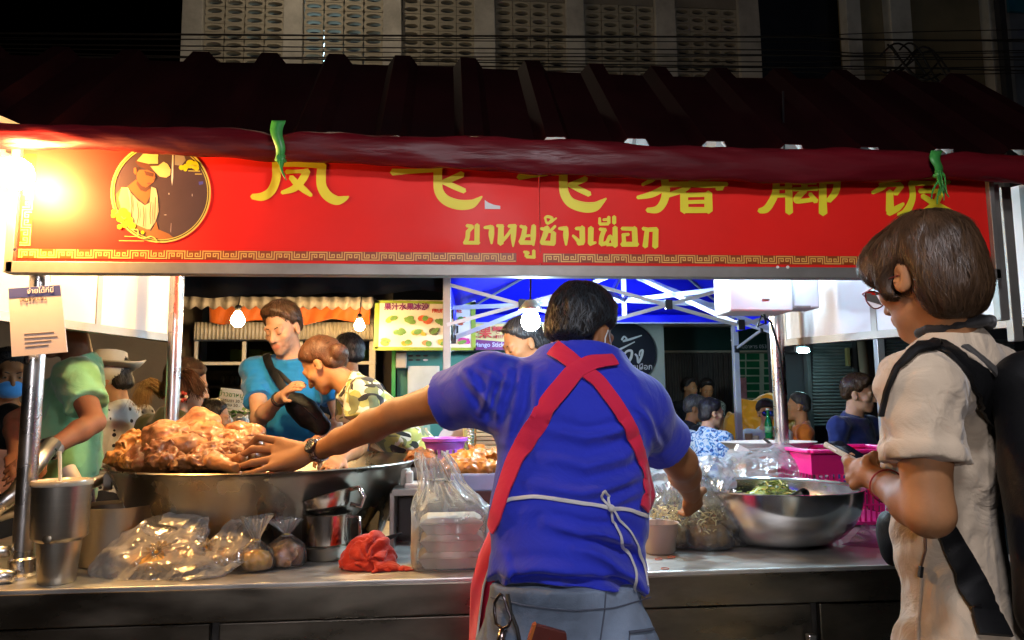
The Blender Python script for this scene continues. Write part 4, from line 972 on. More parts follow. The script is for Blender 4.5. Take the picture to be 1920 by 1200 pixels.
for i, (x, yt, yb_, lab) in enumerate(((522, 226, 300, 'green plastic tie knotted round the tarpaulin near the left end'), (1757, 282, 330, 'green plastic tie with long frayed tails at the right end of the tarpaulin'))):
    t = thing('green_tie', lab, 'tie', tuple(at(x, yt, 2.08)), 'green ties on the tarpaulin')
    m = MB(); n = 16
    for k in range(n+1):
        a = -1.0+k/n*2.6; yy = yb_-(yb_-yt)*k/n; wv = (13 if i == 0 else 11)*(.55+.45*k/n)
        for s in (-1, 1): m.v.append(at(x+s*wv+4*math.sin(k*.4), yy, 2.085-.012*math.sin(k/n*math.pi)))
    m.f = [(2*k, 2*k+1, 2*k+3, 2*k+2) for k in range(n)]
    o = m.build('loop', GRN, t, smooth=True, fix=False); o.modifiers.new('thick', 'SOLIDIFY').thickness = .003
    kp = at(x+4, yb_-2, 2.07); S = Sdf(.003)
    for q in range(5): an = q*1.3; S.cap(kp+Vector((math.cos(an)*.008, -.004, math.sin(an)*.008)), kp+Vector((math.cos(an+2)*.012, .004, math.sin(an+2)*.012)), .006, k=.003)
    S.build('knot', GRN, t)
    for q in range(4 if i == 0 else 9):
        L = (14+8*q) if i == 0 else random.uniform(30, 62); dx = random.uniform(2, 20) if i == 0 else random.uniform(-14, 22)
        P = [at(x+4+dx*u+3*math.sin(u*4+q), yb_+L*u*(1 if q != 8 else .5)-(18*math.sin(u*3) if q > 6 else 0), 2.065-.006*q*u) for u in np.linspace(0, 1, 8)]
        MB().tube(P, [.004*(1-.6*u) for u in np.linspace(0, 1, 8)], 6).build('tail', GRN, t, smooth=True)
# ================================================================== lamps of the stall
fb = thing('front_bulb', 'blazing bare bulb at the left end of the red sign', 'light bulb', tuple(at(30, 325, 2.10))); p = at(30, 325, 2.10); Rb_ = Euler((0, math.radians(-68), 0)).to_matrix(); r = .045
MB().lathe([(0, -r), (r*.5, -r*.87), (r*.87, -r*.5), (r, 0), (r*.87, r*.5), (r*.6, r*.95), (r*.42, r*1.3)], p, 24, Rb_).build('glass', EM('front_bulb_glow', (1., .52, .15), FRONTW/(math.pi*4*math.pi*r*r)), fb, smooth=True)
MB().lathe([(r*.45, r*1.3), (r*.6, r*1.5), (r*.62, r*2.6), (r*.4, r*2.8)], p, 16, Rb_).build('socket', BLACK, fb, smooth='auto'); e_ = p+Rb_ @ Vector((0, 0, r*2.8))
MB().tube([e_, e_+Vector((-.05, .01, .02)), e_+Vector((-.12, .05, .2)), e_+Vector((-.12, .1, .3))], .005, 6).build('cord', BLACK, fb, smooth=True)
bulb('inner_bulb', 'warm bulb hidden behind the left end of the sign', 215, 420, 2.75, .04, 8, (1., .66, .30), 2.5)
bulb('inner_bulb', 'warm bulb hidden behind the sign above the tub', 520, 436, 2.75, .04, 48, (1., .66, .28), 2.45)
bulb('inner_bulb', 'cold bulb hidden behind the sign above the mixing bowl', 1255, 436, 2.75, .04, 22, (.60, .84, 1.), 2.45)
bulb('white_bulb', 'cold white bulb with shade lit above the dark haired woman', 995, 603, 2.85, .038, 26, COOL, 2.5, True)
bulb('inner_bulb', 'cold white bulb hidden behind the right end of the sign', 1475, 440, 2.6, .04, 8, (.46, .76, 1.), 2.5)
# tent lamp: cold strip under the blue canopy
tp = at(1112, 600, 5.0); tl_ = thing('tent_lamp', 'cold lamp hung under the blue canopy tent behind the vendor', 'lamp', tuple(tp))
MB().lathe([(0, -.07), (.045, -.055), (.07, 0), (.055, .05), (.03, .07)], tp, 18).build('globe', EM('tent_lamp_glow', (.62, .86, 1), 420), tl_, smooth=True); MB().lathe([(.03, .07), (.032, .12), (0, .125)], tp, 12).build('socket', BLACK, tl_); MB().tube([tp+Vector((0, 0, .12)), (tp.x, tp.y, zp-.12)], .005, 6).build('cord', BLACK, tl_)
# unseen globe lamp behind the camera, added for the front light
sl = thing('added_globe_lamp', 'unseen white globe lamp on a post, added behind the photographer for front light', 'lamp', (-.4, -2.6, 0))
MB().tube([(-.4, -2.6, 0), (-.4, -2.6, 1.8)], .03, 12).build('post', POLE, sl, smooth=True)
MB().lathe([(0, -.14), (.08, -.115), (.14, 0), (.115, .08), (.05, .13), (0, .14)], (-.4, -2.6, 1.95), 24).build('globe', EM('globe_glow', (.97, .93, 1.), GLOBE), sl, smooth=True)

hl = thing('hanging_lamp', 'unseen white lamp on a cord, added in front of the stall to light the sign', 'lamp', (.35, .25, 2.5)); p = Vector((.35, .25, 2.5))  # added lamp out of view, lifts the sign against the vendor
MB().lathe([(0, -.09), (.05, -.075), (.09, 0), (.075, .06), (.04, .1)], p, 20).build('globe', EM('hanging_lamp_glow', (.95, .93, 1.), HANGL), hl, smooth=True); MB().lathe([(.04, .1), (.045, .16), (0, .165)], p, 14).build('socket', BLACK, hl); MB().tube([p+Vector((0, 0, .16)), p+Vector((0, 0, 2.0))], .006, 6).build('cord', BLACK, hl)
# white cabinet box hung under the sign at right
wb = thing('white_box', 'white rectangular cabinet hung below the right of the sign', 'cabinet', tuple(at(1450, 585, 2.75)))
a = at(1366, 580, 2.72); b = at(1484, 512, 2.72)
c, h = fbox(1366, 500, 1486, 584, 2.72, .16); MB().box(c, h).build('body', WHITEP, wb, bevel=.008)
c, h = fbox(1488, 500, 1536, 578, 2.80, .12); MB().box(c, h).build('side_unit', WHITEP, wb, bevel=.008)
c, h = fbox(1491, 573, 1520, 577, 2.79, .006); MB().box(c, h).build('slot', ALU, wb)
c, h = fbox(1430, 560, 1443, 561.5, 2.716, .004); MB().box(c, h).build('badge', ALU, wb)
MB().tube([at(1432, 586, 2.8), at(1436, 606, 2.85), at(1420, 612, 2.85), at(1428, 592, 2.82), at(1446, 604, 2.84), at(1462, 660, 2.98), at(1470, 740, 3.0)], .005, 6).build('cable', BLACK, wb, smooth=True)
# payment notice on the left pole
qc = thing('notice_card', 'laminated beige notice card with blue header fixed to the left pole', 'notice', tuple(at(70, 600, 2.19)))
Yq = 2.19
def quadbox(pts, Y, mat, name, d, parent):
    return MB().prism([at(x, y, Y) for x, y in pts], (0, d, 0)).build(name, mat, parent)
quadbox([(15, 541), (113, 534), (126, 660), (22, 669)], Yq, M('laminate', (.58, .50, .50), .25, var=.06, coat=.4), 'card', .004, qc)
quadbox([(16, 541), (112, 534.5), (114, 553), (17, 559)], Yq-.001, M('header_blue', (.05, .06, .22), .3), 'header', .0008, qc)
INKB = M('brown_ink', (.12, .09, .07), .6, var=0)
text('บัญชีรับเงิน', at(62, 564, Yq-.002), .016, INKB, qc, rot=(math.pi/2, -.07, 0))
PW = M('pale_ink', (.6, .6, .65), .5, var=0); text('จ่ายได้ที่นี่', at(76, 549, Yq-.003), .02, PW, qc, rot=(math.pi/2, -.07, 0))
for i in range(4): 
    w_ = (56, 62, 50, 44)[i]; x0 = 45+i*.6; y0 = 625+i*8
    quadbox([(x0, y0+1), (x0+w_, y0-3), (x0+w_, y0-1.4), (x0, y0+2.6)], Yq-.001, INKB, 'text_line', .0006, qc)
# ================================================================== people
def skin_mat(name, col, rough=.58):
    """skin; the vertex attribute 'tone' marks lips (red) and beard (green)"""
    m = M(name, col, rough, var=.12, scale=14, bump=.25, bscale=220, bdist=.0008, spec=.28); tr = m.node_tree; p = tr.nodes['Principled BSDF']; N = tr.nodes.new; L = tr.links
    p.inputs['Subsurface Weight'].default_value = .12; p.inputs['Subsurface Radius'].default_value = (.012, .004, .002); p.inputs['Subsurface Scale'].default_value = .5
    src = p.inputs['Base Color'].links[0].from_socket; at_ = N('ShaderNodeAttribute'); at_.attribute_name = 'tone'; sp = N('ShaderNodeSeparateColor'); L.new(at_.outputs['Color'], sp.inputs[0])
    a = N('ShaderNodeMixRGB'); a.inputs[2].default_value = (col[0]*.85, col[1]*.48, col[2]*.55, 1); L.new(sp.outputs[0], a.inputs[0]); L.new(src, a.inputs[1])
    b = N('ShaderNodeMixRGB'); b.inputs[2].default_value = (col[0]*.28, col[1]*.26, col[2]*.26, 1); L.new(sp.outputs[1], b.inputs[0]); L.new(a.outputs[0], b.inputs[1]); L.new(b.outputs[0], p.inputs['Base Color']); return m
def tone(o, H, R, s, beard=0.):
    n = len(o.data.vertices); V = np.empty(n*3, np.float32); o.data.vertices.foreach_get('co', V); L = (V.reshape(-1, 3)-np.array(H, np.float32)) @ rotm(R)/s
    x, y, z = np.abs(L[:, 0]), L[:, 1], L[:, 2]; sm = lambda a, b, v: np.clip((v-a)/(b-a), 0, 1)
    lip = sm(.088, .094, y)*sm(.027, .019, x)*sm(.014, .008, np.abs(z+.0635)); near = (np.abs(L).max(1) < .14)
    bd = sm(.0, .04, y)*sm(-.03, -.055, z+0*x)*sm(-.135, -.11, z)*sm(.085, .06, x)
    bd = np.maximum(bd, sm(.085, .095, y)*sm(.035, .02, x)*sm(.010, .004, np.abs(z+.047))); bd = bd*(1-lip)*(.55+.45*vnoise(L*1., 90))
    c = np.zeros((n, 4), np.float32); c[:, 3] = 1; c[:, 0] = lip*near*.8; c[:, 1] = np.clip(bd*near*beard, 0, 1)
    o.data.color_attributes.new('tone', 'FLOAT_COLOR', 'POINT').data.foreach_set('color', c.ravel()); return o
SK_TAN = skin_mat('tan_skin', (.29, .125, .052)); SK_LT = skin_mat('light_skin', (.47, .26, .16)); SK_DK = skin_mat('brown_skin', (.19, .08, .04)); SK_MID = skin_mat('warm_skin', (.40, .185, .08))
EYEW = M('eye_white', (.42, .40, .37), .25, var=0); IRIS = M('eye_iris', (.03, .018, .01), .15, var=0)
HCOL = {}
def hair_mat(name, col, rough=.55):
    HCOL[name] = col; return M(name, col, rough, var=.45, scale=40, stretch=(1, 1, .25), bump=.8, bscale=160, bdist=.0015, spec=.3)
HR_BLK = hair_mat('black_hair', (.012, .010, .010)); HR_BRN = hair_mat('dark_brown_hair', (.036, .018, .008)); HR_RED = hair_mat('auburn_hair', (.065, .026, .011)); HR_GRY = hair_mat('greying_hair', (.05, .045, .042)); HR_BLD = hair_mat('bleached_hair', (.28, .17, .06))
Z = Vector((0, 0, 1))
def yawv(deg): a = math.radians(deg); return Vector((math.sin(a), math.cos(a), 0))
def headrot(yaw, pitch=0., roll=0.):
    """columns: right, forward, up; pitch>0 looks up"""
    a = math.radians(yaw)
    return (Matrix.Rotation(-a, 3, 'Z') @ Matrix.Rotation(math.radians(pitch), 3, 'X') @ Matrix.Rotation(math.radians(roll), 3, 'Y'))
def head_prims(S, H, R, s=1., ears=True, nose=1.):
    q = lambda x, y, z: H + R @ (Vector((x, y, z))*s)
    S.ell(q(0, -.012, .045), (.074*s, .094*s, .084*s), R, .02)
    S.ell(q(0, .03, -.02), (.058*s, .066*s, .075*s), R, .03*s)
    S.ell(q(0, .045, -.072), (.043*s, .045*s, .034*s), R, .03*s)
    S.ell(q(0, .076, -.098), (.022*s, .018*s, .016*s), R, .025*s)
    for sg in (-1, 1):
        S.ell(q(sg*.043, .06, -.018), (.022*s, .024*s, .02*s), R, .02*s)
        S.ell(q(sg*.03, .098, .006), .0145*s, R, .014*s, sub=True)
        S.ell(q(sg*.031, .0805, .005), .0132*s, R, .004*s)
    S.cap(q(-.04, .082, .028), q(.04, .082, .028), .010*s, k=.018*s)
    S.cap(q(0, .092, .012), q(0, .114*nose, -.03), .0075*s, .0115*s, k=.010*s)
    for sg in (-1, 1): S.ell(q(sg*.011, .098*nose, -.034), .0085*s, R, .008*s)
    S.cap(q(-.017, .092, -.058), q(.017, .092, -.058), .0075*s, k=.008*s)
    S.cap(q(-.014, .091, -.069), q(.014, .091, -.069), .0075*s, k=.007*s)
    if ears:
        for sg in (-1, 1):
            S.ell(q(sg*.077, -.008, -.004), (.011*s, .021*s, .033*s), R @ Matrix.Rotation(-sg*.35, 3, 'Z') @ Matrix.Rotation(.2, 3, 'X'), .008*s)
            S.ell(q(sg*.086, .0, .0), (.006*s, .011*s, .02*s), R, .006*s, sub=True)
def hair_lash(): return bpy.data.materials.get('eyelash_dark') or M('eyelash_dark', (.015, .01, .008), .6, var=0)
def face_parts(parent, H, R, s, brow, eyes=True, lids=None):
    q = lambda x, y, z: H + R @ (Vector((x, y, z))*s)
    if eyes:
        for sg in (-1, 1):
            m = MB(); m.lathe([(0, -.0118*s), (.0118*s, 0), (.0108*s, .005*s), (.007*s, .0098*s), (0, .012*s)], q(sg*.031, .0825, .005), 14, R @ Matrix.Rotation(-math.pi/2, 3, 'X'), sy=.52)
            e = m.build('eye', EYEW, parent, smooth=True)
            MB().lathe([(.0062*s, 0), (.004*s, .0012*s), (0, .0015*s)], q(sg*.031, .0936, .0045), 12, R @ Matrix.Rotation(-math.pi/2, 3, 'X'), sy=.85).build('iris', IRIS, e, smooth=True)
    LASH = hair_lash()
    if not eyes:
        for sg in (-1, 1): MB().tube([q(sg*.0205, .0915, .0), q(sg*.027, .0945, -.0035), q(sg*.034, .0945, -.0035), q(sg*.043, .0865, .0)], [.0007*s, .0013*s, .0013*s, .0008*s], 6).build('eyelash', LASH, parent, smooth=True)
    for sg in (-1, 1):
        MB().tube([q(sg*.014, .0935, .025), q(sg*.03, .093, .031), q(sg*.046, .081, .027)], [.0022*s, .0030*s, .0014*s], 8).build('eyebrow', brow, parent, smooth=True)
def hand_prims(S, wr, d, n, s=1., curl=.5, side=1):
    """hand beyond the wrist: d along the hand, n out of the back of the hand, side=+1 thumb on d x n side"""
    d = Vector(d).normalized(); n = Vector(n); n = (n-d*n.dot(d)).normalized(); t = d.cross(n)*side
    S.cap(wr, wr+d*.03*s, .024*s, .026*s, .012, flat=(n, .68))
    S.cap(wr+d*.04*s-t*.012*s, wr+d*.078*s-t*.014*s, .026*s, .022*s, .014, flat=(n, .55)); S.cap(wr+d*.04*s+t*.012*s, wr+d*.08*s+t*.016*s, .026*s, .02*s, .014, flat=(n, .55))
    for i, (o, L) in enumerate(((.028, .072), (.0095, .08), (-.0095, .075), (-.027, .058))):
        p = wr+d*(.088-.004*abs(i-1))*s+t*o*s; a = curl*(.8+.12*i); dd = d
        r = .0088*s
        for k, fr in enumerate((.45, .32, .23)):
            dd = (dd*math.cos(a*.8)-n*math.sin(a*.8)).normalized() if k or True else dd
            nn = (n*math.cos(a*.8)+d*math.sin(a*.8))
            q = p+dd*L*fr*s; S.cap(p, q, r, r*.9, .004); p = q; r *= .9; n_ = nn
            d_ = dd
    p = wr+d*.03*s+t*.024*s; q = p+(d*.6+t*.75-n*.3).normalized()*.042*s; S.cap(p, q, .0125*s, .0105*s, .01); S.cap(q, q+(d*.9+t*.25-n*.35).normalized()*.03*s, .0105*s, .0085*s, .004)

def person(label, H, yaw, s=1., hyaw=None, pitch=0., roll=0., lean=.05, seated=False, skin=SK_TAN, shirt=None, trousers=None, hair=HR_BLK, hstyle='short', vox=.009, build=1., belly=0.,
           arms=None, group=None, face=True, sleeve=.55, eyes=True, stub=False, collar=None, cat='person', side=0., sloose=1., neckcut=.035, nose=1.):
    H = Vector(H); hyaw = yaw if hyaw is None else hyaw
    f = yawv(yaw); r = Vector((f.y, -f.x, 0)); R = headrot(hyaw, pitch, roll); hf = R @ Vector((0, 1, 0)); hu = R @ Vector((0, 0, 1))
    u = (Z+f*lean+r*side).normalized(); fn = (f-u*f.dot(u)).normalized()
    N = H-hu*.125*s-hf*.028*s-u*.045*s; C = N-u*.2*s; P = N-u*.50*s; Wp = N-u*.36*s
    sh = {sg: N-u*.045*s+r*(sg*.172*s*build) for sg in (-1, 1)}
    el, wr = {}, {}
    for sg in (-1, 1):
        e = w = None
        if arms and sg in arms: e, w = arms[sg]
        el[sg] = Vector(e) if e is not None else sh[sg]-u*.27*s+r*sg*.04*s-f*.02*s
        wr[sg] = Vector(w) if w is not None else el[sg]+(-Z*.2+f*.12)*s
    base = Vector((P.x, P.y, 0)); t = thing('person', label, cat, tuple(base), group)
    S = Sdf(vox); head_prims(S, H, R, s, nose=nose)
    S.cap(H+R @ Vector((0, -.02, -.06))*s, N-u*.01*s, .054*s, .06*s, .025*s); S.cap(sh[-1], sh[1], .05*s, k=.04*s)
    S.chain([N-u*.04*s, C, Wp, P], [.09*s, .12*s*build, .11*s*build, .12*s*build], .04*s, flat=(fn, .65))
    for sg in (-1, 1):
        S.chain([sh[sg], sh[sg].lerp(el[sg], .4), el[sg]], [.05*s, .047*s, .037*s], .02*s); m = el[sg].lerp(wr[sg], .3); S.chain([el[sg], m, wr[sg]], [.038*s, .039*s, .026*s], .02*s)
        d = (wr[sg]-el[sg]).normalized(); nrm = r*sg+f*.2+Z*.3; hand_prims(S, wr[sg], d, nrm, s, .45, side=sg)
    hips = {sg: P+r*(sg*.085*s)-Z*.02 for sg in (-1, 1)}; kn, an = {}, {}
    for sg in (-1, 1):
        if seated: kn[sg] = hips[sg]+f*.40*s+r*sg*.05; an[sg] = Vector((kn[sg].x, kn[sg].y, .09))-f*.04
        else: kn[sg] = Vector((hips[sg].x, hips[sg].y, hips[sg].z*.53))+f*.02; an[sg] = Vector((hips[sg].x, hips[sg].y, .09))
        S.chain([hips[sg], kn[sg], an[sg]], [.075*s, .05*s, .036*s], .03)
    tone(S.build('body', skin, t), H, R, s, .75 if stub else 0)
    if face: face_parts(t, H, R, s, hair, eyes)
    # shirt
    if shirt:
        S = Sdf(vox); b = build
        S.chain([N-u*.05*s, C-fn*-.005, Wp+fn*belly*.4, P-u*.04*s+fn*belly*.3], [.105*s*b, .145*s*b, (.135+belly*.5)*s*b, (.145+belly*.3)*s*b], .05*s, flat=(fn, .66+belly), cut=True)
        S.cap(sh[-1]-u*.005, sh[1]-u*.005, .066*s, k=.05*s); S.cap(N+hu*.0, C, .075*s, .1*s, .04*s)
        for sg in (-1, 1):
            S.cap(sh[sg]-u*.01, sh[sg].lerp(el[sg], sleeve if sleeve <= 1 else 1), .072*s*sloose, (.066 if sleeve < 1 else .05)*s*sloose, .035*s, cut=sleeve <= 1)
            if sleeve > 1: S.cap(el[sg], el[sg].lerp(wr[sg], .92), .05*s, .042*s, .02, cut=True)
        S.post(noise_post(.007, 11, yaw*.13, (1, 1, 2.0)));  S.post(noise_post(.004, 26, 3.1+yaw, (1, 1, .7)))
        S.post(plane_cut(N+u*neckcut*s, u+f*.5))
        S.build('shirt', shirt, t)
        if collar:
            m = MB(); nr = 28; cr = Matrix((r, fn, u)).transposed()
            for j in range(nr+1):
                a = math.radians(-90)+math.radians(30)+(2*math.pi-math.radians(60))*j/nr; ca, sa = math.cos(a), math.sin(a)
                a2 = a+math.pi
                for (rr, zz) in ((.062, .055), (.075, .058), (.088, .015)):
                    m.v.append(N+cr @ (Vector((math.cos(a2)*rr, math.sin(a2)*rr*1.02-.0, zz-.02-.028*max(0, math.sin(a2))))*s))
            for j in range(nr):
                for k in range(2): a0 = j*3+k; m.f.append((a0, a0+1, a0+4, a0+3))
            o = m.build('collar', shirt if collar is True else collar, t, smooth=True); o.modifiers.new('thick', 'SOLIDIFY').thickness = .006*s
    if trousers:
        S = Sdf(max(vox, .011)); S.cap(P-u*.06*s, P+u*.06*s, .135*s*build, .13*s*build, .03, flat=(fn, .72))
        for sg in (-1, 1): S.chain([hips[sg], kn[sg], an[sg]], [.092*s, .066*s, .055*s], .04*s)
        S.post(noise_post(.006, 12)); S.build('trousers', trousers, t)
        for sg in (-1, 1): Sdf(.011).cap(an[sg]+Vector((0, 0, -.05)), an[sg]+f*.15+Vector((0, 0, -.06)), .042*s, .034*s, .02).build('shoe', RUBBER, t)
    if seated:
        st = thing('stool', 'low plastic stool under '+label[:60].split(' with ')[0].split(' at ')[0], 'stool', tuple(base)); zt_ = P.z-.1*s
        MB().lathe([(.0, zt_), (.15, zt_), (.155, zt_-.02), (.14, zt_-.05)], (P.x, P.y, 0), 20).build('seat', M('stool_red', (.35, .03, .03), .4), st, smooth='auto')
        for k in range(4):
            a = math.pi/4+k*math.pi/2; MB().bar((P.x+.11*math.cos(a), P.y+.11*math.sin(a), zt_-.03), (P.x+.15*math.cos(a), P.y+.15*math.sin(a), 0), .028).build('leg', M('stool_red_leg', (.35, .03, .03), .4) if k == 0 else bpy.data.materials['stool_red_leg'], st)
    ho = hair_cap(t, H, R, s, hair, hstyle, vox) if hair else None
    if ho and hstyle != 'crop': strands(t, ho, H+R @ Vector((0, -.03, .15))*s, 700, 7, .010*s, .0016, hair, lift=.004, fall=.2, seed=int(abs(yaw))+3, jitter=.35, avoid=[(H+R @ Vector((sg*.078, -.004, -.004))*s, .03) for sg in (-1, 1)])
    return dict(t=t, H=H, R=R, N=N, C=C, P=P, W=Wp, f=f, r=r, u=u, fn=fn, sh=sh, el=el, wr=wr, s=s, hair=ho)
def hair_cap(t, H, R, s, hair, hstyle, vox=.008, strands_n=0):
    q = lambda x, y, z: H + R @ (Vector((x, y, z))*s); S = Sdf(min(vox, .008)); Rn = rotm(R); h0 = np.array(H, np.float32)
    loc = lambda P: (P-h0) @ Rn/s
    if hstyle in ('short', 'fade', 'crop'):
        th = {'short': .012, 'fade': .010, 'crop': .006}[hstyle]
        S.ell(q(0, -.014, .05), ((.077+th)*s, (.094+th)*s, (.086+th*1.4)*s), R, .01)
        if hstyle != 'crop': S.ell(q(.01, .05, .108), (.05*s, .038*s, .026*s), R, .03*s)
        S.ell(q(0, -.052, -.018), ((.060+th*.6)*s, (.050+th*.6)*s, .05*s), R, .03*s)
        def cut(P, d):
            L = loc(P); a = np.abs(L[:, 0]); front = (L[:, 1]-.066)*.8-(L[:, 2]-.078)*.62; back = -.038-L[:, 2]+.25*np.clip(a-.03, 0, 1)
            low = (.028-L[:, 2])*.9+(L[:, 1]-.024)*.9; ear = np.where(a > .055, .033-np.sqrt((L[:, 1]+.006)**2+(L[:, 2]+.006)**2), -1)
            e = np.maximum.reduce([front, low*.8, back, ear])+.006*vnoise(L, 60); return d+.024*s*np.clip((e+.02)/.024, 0, 1)**1.4
        S.post(noise_post(.0035*s, 38, 1.3, (1, 1, .6))); S.post(noise_post(.0025*s, 90, 2.3, (1, 1, .5))); S.post(cut)
    elif hstyle in ('bun', 'pony', 'long'):
        S.ell(q(0, -.014, .048), (.087*s, .106*s, .095*s), R, .01); S.ell(q(0, -.05, -.03), (.072*s, .06*s, .06*s), R, .03*s)
        if hstyle == 'long':
            S.chain([q(0, -.06, 0), q(0, -.085, -.12), q(0, -.09, -.25)], [.085*s, .08*s, .06*s], .04*s, flat=(R @ Vector((0, 1, 0)), .6))
            for sg in (-1, 1): S.chain([q(sg*.07, -.02, .02), q(sg*.075, -.02, -.1), q(sg*.07, -.03, -.2)], [.03*s, .028*s, .018*s], .03*s)
        def cut(P, d):
            L = loc(P); a = np.abs(L[:, 0]); front = (L[:, 1]-.062)*.8-(L[:, 2]-.078)*.6; low = (.0-L[:, 2])*.55+(L[:, 1]-.022)*.9; e = np.maximum(front, low)
            if hstyle != 'long': e = np.maximum.reduce([e, -.072-L[:, 2]+.2*np.clip(a-.03, 0, 1), np.where(a > .055, .026-np.sqrt((L[:, 1]-.002)**2+(L[:, 2]+.012)**2), -1)])
            return d+.026*s*np.clip((e+.02)/.024, 0, 1)**1.4
        S.post(noise_post(.004*s, 30, .4, (1, 1, .5))); S.post(noise_post(.0025*s, 80, 2.3, (1, .7, .7))); S.post(cut)
        if hstyle == 'bun': pass
    o = S.build('hair', hair, t)
    return o
def shine(mat):
    """loose hairs get a lighter, glossier copy of the hair colour, a painted shine"""
    nm = mat.name+'_strand'
    if mat.name.endswith(('_shine', '_light')) or not mat.name.endswith('_hair'): return mat
    if nm in bpy.data.materials: return bpy.data.materials[nm]
    c = HCOL[mat.name]; return M(nm, tuple(min(1, x*1.7+.004) for x in c), .38, var=.35, scale=30, spec=.5)
def strands(parent, src, crown, n, steps, step, wid, mat, name='hair_strand', lift=.003, fall=.35, seed=0, sel=None, jitter=.25, avoid=()):
    """combed locks: ribbons that run over the hair surface away from the crown"""
    rg = np.random.default_rng(seed); bv = bvh_of(src); vs = src.data.vertices; N = len(vs); m = MB(); k = 0; tries = 0
    while k < n and tries < n*6:
        tries += 1; i = int(rg.integers(N)); p = Vector(vs[i].co)
        if sel and not sel(p): continue
        jit = Vector(rg.normal(0, jitter, 3)); pts = []; L = steps*(.6+.6*rg.random()); off = lift*(.2+1.3*rg.random())
        for j in range(int(L)):
            h = bv.find_nearest(p)
            if h[0] is None or any((h[0]-c_).length < r_ for c_, r_ in avoid): break
            nrm = h[1]; pos = h[0]+nrm*off*math.sin(min(1, (j+.4)/L)*math.pi*.75); pts.append((pos, nrm))
            d = (p-crown); d = d/(d.length+1e-6)+Vector((0, 0, -fall))+jit; d = d-nrm*d.dot(nrm); d.normalize(); p = h[0]+d*step
            if (p-h[0]).length < 1e-5: break
        if len(pts) < 3: continue
        b = len(m.v); w0 = wid*(.5+rg.random())
        for j, (pos, nrm) in enumerate(pts):
            tg = (pts[min(j+1, len(pts)-1)][0]-pts[max(j-1, 0)][0]).normalized(); sd = tg.cross(nrm).normalized(); w = w0*(1-(j/(len(pts)-1))**2*.85)
            m.v += [pos-sd*w, pos+nrm*w*.5, pos+sd*w]
        for j in range(len(pts)-1):
            a = b+j*3; m.f += [(a, a+1, a+4, a+3), (a+1, a+2, a+5, a+4)]
        k += 1
    return tag(m.build(name, shine(mat), parent, smooth=True, fix=False), kind='stuff')

